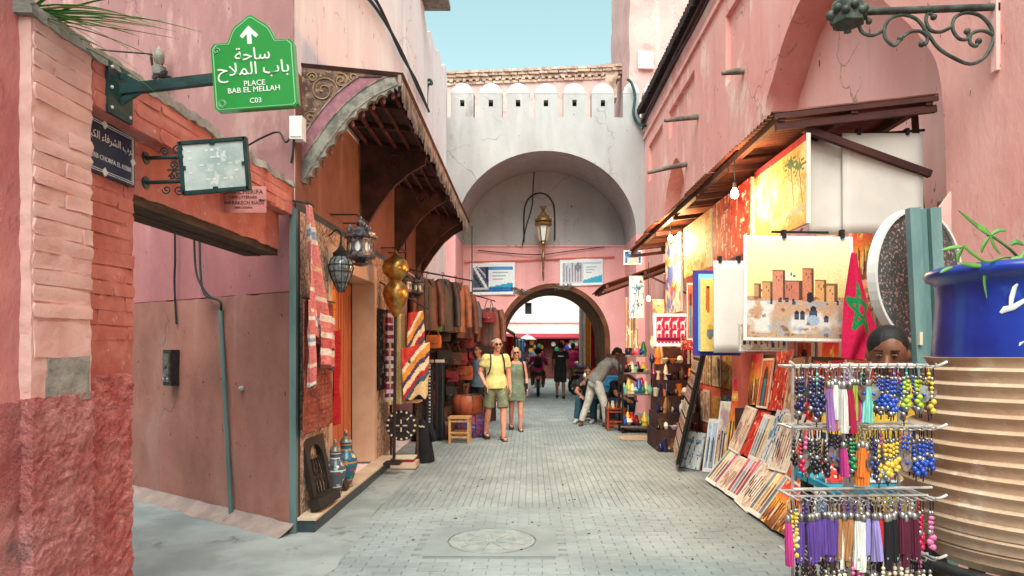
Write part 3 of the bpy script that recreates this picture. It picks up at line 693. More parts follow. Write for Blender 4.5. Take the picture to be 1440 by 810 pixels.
tube('cable', bez([at(752, 230, GB - .05), at(750, 258, GB - .03), at(748, 290, GB - .04), at(740, 318, GB - .04), at(734, 347, GB - .05)], 6), .014, M['cable'], None, label='thin dark cable hanging down inside the niche behind the lantern', cat='cable')
tube('cable', bez([at(672, 352, GB - .06), at(715, 356, GB - .06), at(760, 358, GB - .1), at(800, 353, GB - .06), at(850, 347, GB - .06)], 6), .012, M['cable'], None, label='sagging cable strung along the pink wall over the banners', cat='cable')
tube('banner_rod', [at(653, 369, GB - .05), at(864, 361, GB - .05)], .018, M['wall_shop'], None, label='long dark red rod on the pink wall above the banners', cat='rod')
def banner_art(flip):
    a = Art(46, 30, (246, 248, 250), 5 + flip); 
    a.rect(.07, .12, .95, .9, (236, 244, 248)); a.rect(.07, .12, .42 if not flip else .55, .9, (70, 80, 100) if not flip else (206, 210, 220))
    if not flip:
        a.line(.1, .15, .38, .8, .03, (220, 225, 230)); a.line(.16, .12, .42, .55, .02, (190, 198, 210)); a.line(.09, .4, .3, .85, .025, (28, 34, 48)); a.rect(.34, .12, .42, .6, (46, 40, 96)); a.rect(.07, .78, .42, .84, (180, 190, 200))
        a.put((a.Y > .62 + .25 * (.95 - a.X) * (a.X > .42)) & (a.X > .42) & (a.X < .95) & (a.Y < .9), (36, 164, 206)); a.put((a.Y > .75 + .15 * a.X * 0) & (a.X > .42) & (a.X < .95) & (a.Y < .9), (28, 110, 180)); a.rect(.42, .12, .95, .22, (70, 150, 205))
    else:
        for k in range(7): a.rect(.08 + k * .065, .15 + .1 * (k % 3), .115 + k * .065, .85, (110 + 12 * (k % 4), 112, 140))
        a.ell(.42, .3, .05, .18, (128, 140, 150)); a.put((a.Y > 1.02 - .42 * a.X) & (a.X > .55) & (a.X < .97) & (a.Y < .9), (60, 180, 214)); a.rect(.55, .12, .95, .2, (190, 212, 226))
    for k in range(3): a.rect(.5 + .05 * flip * 2, .3 + .1 * k, .85 - .05 * k, .335 + .1 * k, (150, 176, 194))
    return a.grain(5)
def banner(px0, py0, px1, py1, flip, label):
    p = at(px0, py1, GB - .03); q = at(px1, py0, GB - .03)
    t = T('banner', label, 'banner', p, 'printed banners over the arch')
    a = banner_art(flip)
    sheet('print', a, lambda u_, v_: V((p.x + (q.x - p.x) * u_, GB - .035 - .012 * sin(u_ * 9 + v_ * 3), p.z + (q.z - p.z) * v_ + .02 * (u_ - .5) * (1 if not flip else 2))), t, vmat('banner_vinyl', .4, 0, 1), True, .006)
    MB().bar((p.x + .03, GB - .035, q.z - .02), (p.x + .03, GB - .05, q.z + .12), .008).build('tie', M['white'], t); MB().bar((q.x - .03, GB - .035, q.z - .02), (q.x - .03, GB - .05, q.z + .1), .008).build('tie', M['white'], t)
banner(661, 369, 724, 415, 0, 'blue and white printed banner with dark photograph, hung over the leather jackets')
banner(787, 364, 848, 402, 1, 'paler blue and white banner with grey columns, hung beside the rusty awning')

# ---------------------------------------------------------------- right-hand building
hb = T('rose_building', 'long rose plastered building with blind arches along the right', 'building', (XR + 1, 8, 0))
big = bez([(8.42, 3.0, 0), (8.38, 4.4, 0), (8.0, 4.87, 0), (7.62, 5.17, 0), (7.05, 5.36, 0), (6.45, 5.22, 0), (5.9, 4.83, 0), (5.5, 4.42, 0), (4.98, 3.88, 0), (4.76, 3.46, 0), (4.69, 2.5, 0)], 5)
big = [(8.42, .02)] + [(p.x, p.y) for p in big] + [(4.66, .02)]
nch = [(14.7, 3.2)] + [(p.x, p.y) for p in bez([(14.7, 4.2, 0), (14.4, 4.8, 0), (13.9, 5.2, 0), (13.5, 5.36, 0), (13.1, 5.2, 0), (12.75, 4.85, 0), (12.55, 4.3, 0)], 4)] + [(12.55, 3.2)]
pan = [[(y1, 5.45), (y1, 6.48), (y0, 6.48), (y0, 5.45)] for y0, y1 in ((8.9, 10.0), (11.9, 14.1), (14.75, 16.5))]
pan[1] = [(14.1, 5.9), (14.1, 6.48), (11.9, 6.48), (11.9, 5.9)]; pan[2] = [(16.5, 5.6), (16.5, 6.48), (14.75, 6.48), (14.75, 5.6)]
slot = [(7.62, 3.72), (7.62, 3.98), (7.5, 3.98), (7.5, 3.72)]
MB().prism([(-4, 0), (17.0, 0), (17.0, 7.2), (-4, 7.2)], (XR, 0, 0), Y, Z, X, .4, [big, nch] + pan).build('street_wall', M['wall_right'], hb, smooth=25)
box('recess_wall', (XR + .39, 4.4, 0), (XR + .46, 8.7, 5.6), M['wall_recess'], hb)
box('niche_back', (XR + .3, 12.4, 3.1), (XR + .36, 14.9, 5.5), M['wall_recess'], hb)
for p in pan: box('panel_back', (XR + .075, p[2][0] - .05, 5.3), (XR + .1, p[0][0] + .05, 6.6), M['wall_right'], hb)
box('slot', (XR + .37, 7.45, 3.7), (XR + .392, 7.56, 3.98), M['wall_shop'], hb)
box('block', (XR + .42, -4, 0), (9, 17.0, 7.2), M['wall_right'], hb)
box('cornice', (XR - .05, 9.2, 6.78), (XR + .05, 17.0, 6.86), M['wall_right'], hb)
box('eave', (XR - .10, 9.0, 7.2), (XR + .5, 17.05, 7.27), M['dark_beam'], hb)
tm = MB()
for k in range(9):
    a = pi * k / 8; 
    for r_, yy in ((.075, -.02), (.06, .5)): pass
tm.tube([(-.2, 0, .0), (.35, 0, .12)], [.075, .06], 10)
tme = tm.mesh('roof_tile', smooth=True); tme.materials.append(M['tile_dark'])
for k in range(58):
    o = link('roof_tile', tme, hb, V((XR - .0, 9.05 + k * .138, 7.3 + .003 * k + random.uniform(-.01, .01))) - ORG[hb.name]); o.rotation_euler.y = random.uniform(-.03, .03)
tube('gutter_cable', bez([(XR - .1, 9.2, 7.06), (XR - .1, 11.5, 7.02), (XR - .12, 14, 7.1), (XR - .1, 16.8, 7.0)], 6), .022, M['cable'], hb)
# stub beams sticking out of the wall
mat('spout', (138, 128, 116), (100, 92, 84), scale=6, bump=.004)
for px0, py0, px1, py1, lab in ((1046, 99, 1015, 103, 'short grey wooden stub jutting from the wall near the big arch'), (982, 163, 934, 170, 'split wooden spout jutting from the wall below the recessed panel'), (966, 229, 911, 243, 'long wooden spout jutting from the top of the small niche')):
    yy = XR * F / (px0 - CX); p = at(px0, py0, yy); q = at(px1, py1, yy)
    MB().tube([p + X * .15, (p + q) / 2, q], [.05, .045, .03], 8).jitter(.008, 12, px0).build('spout', M['spout'], None, smooth=True, label=lab, cat='spout', group='wooden spouts on the rose wall')
# blue hose-like bracket by the roof, cables on the left wall
tube('conduit', bez([at(882, 111, 16.9), at(888, 117, 16.9), at(893, 135, 16.9), at(891, 160, 16.9), at(898, 174, 16.9), at(908, 177, 16.6)], 6), .035, M['teal_iron'], None, label='teal conduit curling down beside the last merlon at the tiled roof', cat='conduit')
for k in range(2):
    tube('wall_cable', bez([(XL + .06, 7.6, 5.75 + .05 * k), (XL + .06, 9.0, 6.1 + .1 * k), (XL + .08, 10.6, 6.25 - .06 * k), (XL + .06, 12.2, 6.3 + .08 * k), (XL + .05, 13.75, 6.38)], 6), .022, M['cable'], None, label='black cable strung along the wall above the carved canopy', cat='cable', group='cables above the canopy')
tube('cable_hook', bez([at(598, 117, 13.9), at(604, 112, 13.9), at(607, 118, 13.9), at(601, 122, 13.9), at(600, 158, 13.9)], 5), .03, M['teal_iron'], None, label='teal iron hook holding the cables on the pale left wall', cat='hook')
box('eave_end', (XL - .1, 12.9, 8.33), (XL + .5, 13.6, 8.43), M['canopy_grey'], None, label='small grey eave end jutting over the left wall top', cat='eave')
# ---------------------------------------------------------------- rusty awnings
def awning(name, label, y0, y1, xo, zo, zw, nsheet, parts=True, jag=0.):
    t = T(name, label, 'awning', (XR, (y0 + y1) / 2, zo)); dy = (y1 - y0) / nsheet
    for i in range(nsheet):
        a0 = y0 + i * dy; ex = random.uniform(-.04, .04) + (random.uniform(-jag, jag)); tz = random.uniform(-.012, .012); n_ = int(dy / .075) * 6
        def fn(u_, v_, a0=a0, ex=ex, tz=tz):
            yy = a0 + (dy + .03) * u_; return V((xo + ex + (XR - xo - ex) * v_, yy, zo + tz + (zw - zo) * v_ + .011 * sin(2 * pi * yy / .075) + .004 * (i % 2)))
        b = MB().grid(fn, n_, 3); o = b.build('roof_sheet', M['rust_sheet'], t, smooth=True, fix=False)
        md = o.modifiers.new('thickness', 'SOLIDIFY'); md.thickness = .003
    for q in (.06, .5, .95):
        xx = xo + (XR - xo) * q; zz = zo + (zw - zo) * q - .045
        box('purlin', (xx - .025, y0 + .01, zz - .03), (xx + .025, y1 - .01, zz + .025), M['dark_beam'], t)
    for yy in np.arange(y0 + .04, y1, 1.15):
        MB().bar((xo + .04, yy, zo - .1), (XR, yy, zw - .1), .04, .05).build('rafter', M['dark_beam'], t)
    return t
aw = awning('awning', 'long rusty corrugated awning over the hanging paintings', 4.79, 11.75, 1.70, 3.3, 3.43, 8)
MB().bar((1.72, 4.8, 3.265), (XR, 4.8, 3.395), .02, .035).build('end_board', M['dark_beam'], aw)
MB().bar((1.95, 4.86, 3.2), at(1308, 245, 4.92), .04, .05).build('strut', M['dark_beam'], aw)
MB().bar(at(1286, 160, 5.0), at(1302, 395, 5.0), .035, .035).build('post', M['dark_beam'], aw)
aw2 = awning('awning', 'short sagging rusty awning beyond the paintings, near the archway', 12.3, 14.4, 1.30, 2.75, 3.3, 3, jag=.08)
MB().bar((2.1, 12.35, 2.95), (XR, 12.4, 2.6), .03).build('strut', M['dark_beam'], aw2)
# ---------------------------------------------------------------- signs on the old gateway
mat('sign_green', (28, 150, 66), (34, 160, 76), scale=3, rough=.25, spec=.6, coat=.4)
mat('sign_edge', (60, 130, 84), rough=.4)
mat('sign_white', (246, 248, 246), rough=.5)
mat('sign_navy', (34, 44, 74), (44, 52, 84), scale=8, rough=.4, c3=(90, 74, 84), s3=12, lo3=.62, hi3=.7)
mat('sign_pale', (226, 238, 236), (168, 196, 198), scale=4.5, lo=.42, hi=.66, rough=.25, coat=.3, c3=(240, 246, 244), s3=9, lo3=.5, hi3=.62)
mat('sign_pink', (222, 152, 146), (206, 136, 132), scale=6, rough=.5)
mat('ink', (70, 48, 50), rough=.6)
def iron_scroll(parent, pts, r=.007, m='teal_iron'): tube('scroll', pts, r, M[m], parent, 6)
a_ = radians(4.2); U = V((cos(a_), 0, sin(a_))); W = V((-sin(a_), 0, cos(a_))); YS = 3.45
gs = T('direction_sign', 'green domed street sign with white arrow and Arabic lettering', 'sign', (XL, YS, 2.8))
MB().box((XL - .002, 3.345, 2.80), (XL + .016, 3.55, 3.06)).build('wall_plate', M['teal_iron'], gs)
for yy in (3.37, 3.525):
    for zz in (2.83, 2.93, 3.03): MB().ball((XL + .018, yy, zz), .009, 6, 4).build('bolt', M['white'], gs)
MB().bar((XL + .01, YS, 2.945), (-1.55, YS, 3.005), .035, .05).build('arm', M['teal_iron'], gs)
MB().bar((XL + .01, YS, 2.88), (XL + .12, YS, 2.95), .02, .03).build('brace', M['teal_iron'], gs); MB().bar((XL + .01, YS, 3.02), (XL + .12, YS, 2.965), .02, .03).build('brace', M['teal_iron'], gs)
o = at(305, 158.5, YS); sw, shh = .417, .338
prof = [(.0, .012), (.012, 0), (sw - .012, 0), (sw, .012), (sw, shh - .02), (sw - .02, shh), (sw - .085, shh), (sw - .092, shh + .012)]
dome = [(p.x, p.y) for p in bez([(sw - .092, shh + .012, 0), (sw - .12, shh + .07, 0), (sw - .165, shh + .105, 0), (sw / 2, shh + .132, 0), (.165, shh + .105, 0), (.12, shh + .07, 0), (.092, shh + .012, 0)], 5)]
prof = prof[:-1] + dome + [(.085, shh), (.02, shh), (0, shh - .02)]
MB().prism(prof, o - V((0, .02, 0)), U, W, Y, .045).build('panel', M['sign_green'], gs, smooth=30)
cen = V((sw / 2, shh / 2, 0)); inset = [(cen.x + (p[0] - cen.x) * .955, cen.y + (p[1] - cen.y) * .965) for p in prof]; ins2 = [(cen.x + (p[0] - cen.x) * .935, cen.y + (p[1] - cen.y) * .95) for p in prof]
nf = V((0, -1, 0)); fo_ = o - V((0, .0215, 0))
mat('sign_line', (150, 214, 170), rough=.4)
MB().prism(inset, fo_, U, W, Y, .003, [ins2]).build('border_line', M['sign_line'], gs)
def S_(x_, y_): return fo_ + U * x_ + W * y_
MB().prism([(-.011, 0), (.011, 0), (.011, .052), (.034, .03), (.046, .043), (0, .092), (-.046, .043), (-.034, .03), (-.011, .052)], S_(sw / 2 - .01, .325), U, W, Y, .003).build('arrow', M['sign_white'], gs)
text('\ufe94\ufea3\ufe8e\ufeb3', .085, S_(sw / 2, .245), U, W, M['sign_white'], gs, .0015)
text('\ufea1\ufefc\ufee4\ufedf\ufe8d \ufe8f\ufe8e\ufe91', .088, S_(sw / 2, .172), U, W, M['sign_white'], gs, .0015)
text('PLACE', .038, S_(sw / 2, .115), U, W, M['sign_white'], gs, .0015)
text('BAB EL MELLAH', .038, S_(sw / 2 - .005, .083), U, W, M['sign_white'], gs, .0015)
text('C03', .036, S_(sw / 2, .028), U, W, M['sign_white'], gs, .0015)
for k in range(3): tube('emblem', [S_(.04, .035 + .0) + U * (.012 + .004 * k) * cos(t * pi / 6) + W * (.012 + .004 * k) * sin(t * pi / 6) - Y * .001 for t in range(13)], .0012, M['sign_line'], gs, 4)
tube('emblem', spiral(S_(.03, .30) - Y * .001, .018, 1.2, U, W), .002, M['sign_line'], gs, 4)
# blue enamel plaque
pq = T('street_plaque', 'dark blue enamel street plaque fixed on the red brick jamb', 'plaque', (XJ, 3.55, 2.53))
MB().box((XJ - .01, 3.30, 2.525), (XJ + .02, 3.765, 2.805)).build('plate', M['sign_navy'], pq)
for m_, lw_ in ((.014, .004), (.024, .003)):
    y0, y1, z0, z1 = 3.30 + m_, 3.765 - m_, 2.525 + m_, 2.805 - m_; xx = XJ + .021
    for p, q in (((y0, z0), (y1, z0)), ((y0, z1), (y1, z1)), ((y0, z0), (y0, z1)), ((y1, z0), (y1, z1))): MB().bar((xx, p[0], p[1]), (xx, q[0], q[1]), lw_, .003).build('border_line', M['sign_line' if False else 'sign_white'], pq)
for yy, zz in ((3.5, 2.787), (3.5, 2.543), (3.747, 2.66)): MB().obox((XJ + .021, yy, zz), (0, .012, .012), (0, .012, -.012), (.003, 0, 0)).build('border_diamond', M['sign_white'], pq)
text('\ufeae\ufef4\ufe92\ufedc\ufedf\ufe8d \ufe80\ufe8e\ufed3\ufeae\ufeb8\ufedf\ufe8d \ufe8f\ufead\ufea9', .056, (XJ + .0205, 3.55, 2.70), Y, Z, M['sign_white'], pq)
text('DERB CHORFA EL KEBIR', .034, (XJ + .0205, 3.55, 2.60), Y, Z, M['sign_white'], pq)
# framed pale sign on scroll brackets
fs_ = T('framed_sign', 'faded pale glass sign in a dark frame on scroll brackets', 'sign', (XJ, 3.9, 2.53))
a_ = radians(4.5); U2 = V((cos(a_), 0, sin(a_))); W2 = V((-sin(a_), 0, cos(a_))); q0 = at(259, 272, 3.92); fw, fh = .374, .285
MB().obox(q0 + U2 * fw / 2 + W2 * fh / 2, U2 * (fw / 2 - .012), W2 * (fh / 2 - .012), Y * .008).build('glass_panel', M['sign_pale'], fs_)
for p, q in (((0, 0), (fw, 0)), ((0, fh), (fw, fh)), ((0, -.009), (0, fh + .009)), ((fw, -.009), (fw, fh + .009))):
    MB().bar(q0 + U2 * p[0] + W2 * p[1], q0 + U2 * q[0] + W2 * q[1], .02, .034, up=(0, 1, 0)).build('frame', M['teal_iron'], fs_)
for p in ((fw / 2, .012), (fw / 2, fh - .012), (.012, fh / 2), (fw - .012, fh / 2)):
    MB().obox(q0 + U2 * p[0] + W2 * p[1] - Y * .01, U2 * .014, W2 * .01, Y * .006).build('clip', M['teal_iron'], fs_)
rr = random.Random(3)
for k in range(5):
    z_ = .235 - k * .042
    for q in range(9): 
        if rr.random() < .45: MB().obox(q0 + U2 * (.05 + q * .033) + W2 * z_ - Y * .0085, U2 * rr.uniform(.007, .013), W2 * rr.uniform(.003, .007), Y * .001).build('worn_lettering', M['sign_white'], fs_)
for zz in (2.725, 2.585):
    MB().tube([(XJ - .01, 3.9, zz), (XJ + .012, 3.9, zz)], .036, 14).build('wall_boss', M['teal_iron'], fs_, smooth=True)
    MB().tube([(XJ, 3.9, zz), (q0.x, 3.92, zz + .012)], .011, 8).build('arm', M['teal_iron'], fs_, smooth=True)
for c_, r_, a0, sg in (((XJ + .11, 3.91, 2.765), .026, pi, -1), ((XJ + .18, 3.91, 2.775), .03, 0, 1), ((XJ + .12, 3.91, 2.548), .026, pi, 1), ((XJ + .19, 3.91, 2.545), .03, 0, -1), ((XJ + .16, 3.91, 2.69), .02, 0, 1), ((XJ + .185, 3.91, 2.63), .022, pi, 1), ((XJ + .15, 3.91, 2.62), .018, pi, -1)):
    iron_scroll(fs_, spiral(c_, r_, 1.4, X, Z, a0=a0, sgn=sg), .0045)
for k in range(6): iron_scroll(fs_, [V((XJ + .165, 3.91, 2.66)), V((XJ + .165 + .04 * cos(k * pi / 3), 3.91, 2.66 + .03 * sin(k * pi / 3)))], .005)
# small pink sign
ps = T('cafe_sign', 'small pink plate with dark lettering and arrows, on the red beam', 'sign', (XJ, 4.9, 2.6))
p0 = at(303, 299, 4.92)
MB().box((p0.x, 4.92, p0.z), (p0.x + .362, 4.935, p0.z + .19)).build('plate', M['sign_pink'], ps)
for s_, zz, tx in ((.046, .135, 'DAR CHERIFA'), (.026, .103, 'CAFE LITTERAIRE'), (.034, .06, 'MARRAKECH RIADS'), (.02, .03, 'DERB CHORFA')):
    text(tx, s_, (p0.x + .2, 4.9185, p0.z + zz), X, Z, M['ink'], ps, .001)
MB().prism([(0, .0), (.02, .012), (.02, .004), (.05, .004), (.05, -.004), (.02, -.004), (.02, -.012)], (p0.x + .31, 4.917, p0.z + .09), X, Z, Y, .003).build('arrow', M['ink'], ps)
MB().prism([(-.004, 0), (.004, 0), (.004, .03), (.012, .03), (0, .05), (-.012, .03), (-.004, .03)], (p0.x + .04, 4.917, p0.z + .06), X, Z, Y, .003).build('arrow', M['ink'], ps)
MB().bar((XJ - .02, 4.95, p0.z + .1), (p0.x + .05, 4.935, p0.z + .1), .02).build('fixing', M['teal_iron'], ps)
# plant growing on top of the gateway
mat('leaf', (62, 120, 52), (96, 150, 66), scale=5, rough=.5, rnd=.2, spec=.4); mat('leaf_dry', (150, 150, 84), (120, 120, 60), scale=5, rough=.6)
def blade(b, p, d, up, L_, w_, droop, n=8):
    p, d, up = V(p), V(d).normalized(), V(up); sd = d.cross(Z).normalized(); base = len(b.v)
    for i in range(n + 1):
        t = i / n; c = p + d * L_ * t + Z * (up.z * L_ * t - droop * L_ * t * t); ww = w_ * (min(1, t * 5 + .3)) * (1 - t) ** .55
        b.v += [c - sd * ww, c + Z * ww * -.35, c + sd * ww]
    for i in range(n):
        for q in range(2): a0 = base + i * 3 + q; b.f.append((a0, a0 + 1, a0 + 4, a0 + 3)); b.mi.append(0)
pl = T('wall_plant', 'long-leaved green plant growing on top of the brick gateway', 'plant', (XL - .3, 3.25, 3.06))
rr = random.Random(11)
MB().ball((XL - .24, 3.02, 3.09), (.16, .14, .06), 12, 6).jitter(.03, 10).build('root_clump', M['brown_stain'], pl, smooth=True)
for k in range(30):
    a0 = rr.uniform(-.55, .75) if k < 24 else rr.uniform(0, 6.28)
    b = MB(); blade(b, (XL - .24 + rr.uniform(-.06, .06), 3.02 + rr.uniform(-.05, .05), 3.1), (cos(a0), sin(a0), 0), (0, 0, rr.uniform(-.02, .35)), rr.uniform(.4, .8), rr.uniform(.007, .013), rr.uniform(.1, .45))
    o = b.build('leaf', M['leaf' if k % 7 else 'leaf_dry'], pl, smooth=True, fix=False); md = o.modifiers.new('thickness', 'SOLIDIFY'); md.thickness = .0012
# fittings on the pink house
def wallpt(px, py, off=.04):          # point on the alley wall under a photo pixel
    k = (px - CX) / F; t = (c0.x - k * c0.y) / (k * du.y - du.x); p = c0 + du * t - dn * off; q = at(px, py, p.y); q.x = p.x; return q
b0 = wallpt(240, 110, .02)
fx = T('insulator', 'weathered bracket with pale insulator on the pink alley wall', 'fitting', b0)
MB().lathe([(.02, 0), (.06, .02), (.07, .1), (.03, .12), (.05, .16), (.05, .25), (.0, .33)], b0 - dn * .1 - Z * .02, 10).build('insulator', M['canopy_grey'], fx, smooth=True)
MB().bar(b0 - dn * .1 - Z * .0, b0 + dn * .05, .04).build('bracket', M['black_iron'], fx); MB().bar(b0 - dn * .1 + du * .12, b0 - dn * .1 - du * .14, .035).build('bracket', M['black_iron'], fx)
tube('overhead_cable', bez([wallpt(226, 76, .1), wallpt(180, 66, .5), wallpt(120, 42, .9)], 6), .009, M['cable'], None, label='black cable running from the wall insulator towards the plant', cat='cable')
tube('overhead_cable', bez([wallpt(226, 76, .1) , wallpt(226, 95, .08), wallpt(232, 112, .04)], 6), .014, M['cable'], None, label='short black cable end hanging beside the wall insulator', cat='cable')
jb = T('junction_box', 'white junction box on the corner below the canopy panel', 'box', (XL, 6, 3.4))
p0 = at(408, 196, 5.97); MB().box((p0.x, 5.95, p0.z), (p0.x + .11, 6.06, p0.z + .2)).jitter(.003, 9).build('case', M['white'], jb)
MB().box((p0.x + .008, 5.944, p0.z + .02), (p0.x + .102, 5.952, p0.z + .185)).build('cover', M['white'], jb)
tube('lead', bez([(p0.x + .02, 5.97, p0.z + .05), at(402, 200, 5.97), at(392, 186, 6.05), at(372, 192, 6.1), wallpt(352, 205, .03)], 6), .009, M['cable'], jb)
tube('lead', bez([(p0.x + .03, 5.98, p0.z), (p0.x + .02, 5.985, p0.z - .12), (p0.x + .0, 6.0, p0.z - .2)], 6), .012, M['cable'], jb)
dp = T('drain_conduit', 'grey-green conduit with loose black cables down the brown passage wall', 'conduit', wallpt(335, 735, .06))
tube('pipe', [wallpt(334, 736, .06), wallpt(318, 436, .06)], .022, M['teal_trim'], dp, 10)
for k, (dx, q) in enumerate(((0, 0), (7, .03))):
    tube('cable', bez([wallpt(281, 300, .06), wallpt(281 + dx, 330, .06), wallpt(286 + dx * 1.4, 385, .07 + q), wallpt(303, 414, .08 + q), wallpt(319, 424, .07), wallpt(318, 442, .06)], 6), .011, M['cable'], dp)
MB().ball(wallpt(335, 732, .08), (.1, .08, .035), 10, 6).jitter(.02, 14).build('tar_lump', M['black'], dp, smooth=True)
tube('passage_cable', bez([wallpt(252, 300, .05), wallpt(253, 360, .05), wallpt(252, 400, .05), wallpt(255, 456, .05)], 5), .011, M['cable'], None, label='single black cable ending above the meter box in the passage', cat='cable')
mb_ = T('meter_box', 'old grey electricity meter box on the brown passage wall', 'meter box', wallpt(251, 542, .05))
q = wallpt(251, 517, .075)
MB().obox(q, du * .08, Z * .185, dn * .045).build('case', M['black_iron'], mb_); mat('meter_grey', (120, 116, 108), (84, 82, 78), scale=30, rough=.6)
MB().obox(q - dn * .05, du * .055, Z * .145, dn * .012).build('face', M['meter_grey'], mb_)
MB().tube([q - dn * .06 + Z * .03, q - dn * .075 + Z * .03], .032, 12).build('dial', M['meter_grey'], mb_); MB().obox(q - dn * .066 - Z * .07, du * .03, Z * .02, dn * .006).build('label_plate', M['canopy_grey'], mb_)
for s_ in (-1, 1): MB().obox(q - dn * .062 + du * .04 * s_ - Z * .11, du * .008, Z * .008, dn * .004).build('screw', M['white'], mb_)
MB().ball(wallpt(345, 547, .04), .03, 8, 6).build('wall_stud', M['grey_mortar'], None, label='small mortar lump on the brown wall right of the conduit', cat='stud')
# ---------------------------------------------------------------- wares on the left: textiles, lanterns, leather
def drape(p0, p1, L_, folds=3., amp=.02, seed=0., taper=0., ragged=0.):
    p0, p1 = V(p0), V(p1); n = (p1 - p0).cross(Z).normalized(); mid = (p0 + p1) / 2
    def fn(u_, v_):
        k = 1 - taper * v_; p = mid + (p0 - mid + (p1 - p0) * u_) * k
        f = sin(folds * 2 * pi * u_ + seed + .6 * sin(2.2 * v_ + seed)) * amp * (.35 + .65 * (1 - v_)) + .6 * amp * noise.noise(V((u_ * 5, v_ * 4, seed)))
        return p - Z * (L_ * (1 - v_) + ragged * (1 - v_) * noise.noise(V((u_ * 4, seed, 1)))) + n * f
    return fn
def stripes(w_, h, cols, seed=0, vert=False, grain=9):
    """cols: list of (share, colour)"""
    a = Art(w_, h, (0, 0, 0), seed); tot = sum(c[0] for c in cols); t = 0; q = a.X if vert else a.Y
    for s_, c in cols:
        a.put((q >= t / tot) & (q < (t + s_) / tot + .001), c); t += s_
    return a.grain(grain)
RED, PINK, CRM = (224, 128, 122), (232, 160, 152), (240, 226, 214)
a = stripes(26, 90, [(9, (232, 150, 144)), (2, CRM), (3, (150, 168, 190)), (2, CRM), (10, (230, 140, 136)), (1.5, (230, 190, 150)), (11, (228, 136, 132)), (2, (236, 214, 196)), (8, (224, 128, 124)), (3, CRM), (2, (150, 150, 180)), (2.5, CRM), (5, RED)], 2)
def f1(u_, v_):
    wd = .07 + .68 * (1 - v_) ** .9; yy = 5.93 + wd * u_; z = 2.88 - 1.12 * (1 - v_) - .16 * u_ * (1 - v_)
    return V((-1.93 + .05 * sin(u_ * 9 + v_ * 2) * (1 - v_ * .6), yy, z))
ptop('striped_shawl', 'pink and cream striped shawl hanging in a wide fold at the shop corner', 'textile', f1, a, group='textiles hung at the left shop')
a = stripes(16, 70, [(8, (228, 138, 132)), (2, CRM), (7, RED), (2, CRM), (2, (150, 158, 190)), (2, CRM), (9, (224, 130, 126)), (2, (234, 210, 190)), (7, (216, 118, 116)), (2, CRM)], 4)
ptop('striped_shawl', 'narrow pink and white striped shawl tail below the wide one', 'textile', drape((-1.9, 5.84, 2.05), (-1.9, 6.06, 2.05), .75, 1.5, .025, 1, .1, .05), a, group='textiles hung at the left shop')
a = stripes(16, 40, [(3, CRM), (5, RED), (2.5, (238, 224, 212)), (5, (200, 92, 88)), (3, (236, 220, 206)), (4, RED), (2, (120, 60, 62))], 5)
ptop('striped_shawl', 'red and white striped shawl end with dark tasselled hem', 'textile', drape((-1.88, 6.12, 1.95), (-1.88, 6.6, 1.92), .5, 1.5, .03, 3, 0, .03), a, group='textiles hung at the left shop')
a = Art(30, 60, (150, 78, 64), 6); a.blot((168, 96, 78), 9, .4, .7).blot((120, 58, 50), 6, .55, .75); a.a *= (1 + .07 * np.sin(a.Y * 160))[..., None]; a.a *= (1 + .05 * np.sin(a.X * 90))[..., None]; a.grain(9)
ptop('woven_blanket', 'rust brown woven blanket hanging behind the carved frame', 'textile', drape((-1.99, 5.97, 2.06), (-1.99, 6.92, 2.08), 1.2, 2.5, .02, 2, 0, .04), a, group='textiles hung at the left shop')
a = Art(10, 60, (236, 132, 40), 3); a.blot((250, 160, 60), 5); a.grain(8)
ptop('orange_scarf', 'bright orange cloth hanging inside the shop doorway', 'textile', drape((-2.22, 7.35, 2.2), (-2.2, 7.72, 2.3), 1.15, 2, .03, 1, .3), a, group='textiles hung at the left shop')
a = Art(8, 60, (190, 32, 44), 3).grain(8)
ptop('red_scarf', 'crimson cloth strip hanging in the shop doorway', 'textile', drape((-2.18, 7.5, 1.8), (-2.16, 7.86, 1.85), 1.05, 1.5, .03, 2, .3), a, group='textiles hung at the left shop')
tag(MB().bar((-1.93, 5.9, 2.9), (-1.93, 6.1, 2.9), .015).bar((-1.93, 6.0, 2.9), (XL - .01, 6.0, 2.93), .015).build('textile_hook', M['black_iron'], None), 'small black iron hook carrying the wide striped shawl', 'hook')
tag(MB().bar((-1.99, 5.95, 2.075), (-1.99, 6.95, 2.095), .018).bar((-1.99, 6.5, 2.08), (XL + .01, 6.5, 2.08), .016).build('blanket_rail', M['old_wood'], None), 'thin wooden rail carrying the rust brown blanket', 'rail')
for yy in (7.1, 9.5):
    t = tag(MB().bar((XL, yy, 3.02), (-1.8, yy, 3.02), .014).bar((XL, yy + .5, 3.02), (-1.8, yy + .5, 3.02), .014).bar((-1.8, yy, 3.02), (-1.8, yy + .5, 3.02), .014).build('iron_rack', M['black_iron'], None), 'black iron hanging rack on the orange wall %s' % ('above the wooden door' if yy < 8 else 'beyond the brass finial'), 'rack', 'iron racks under the canopy')
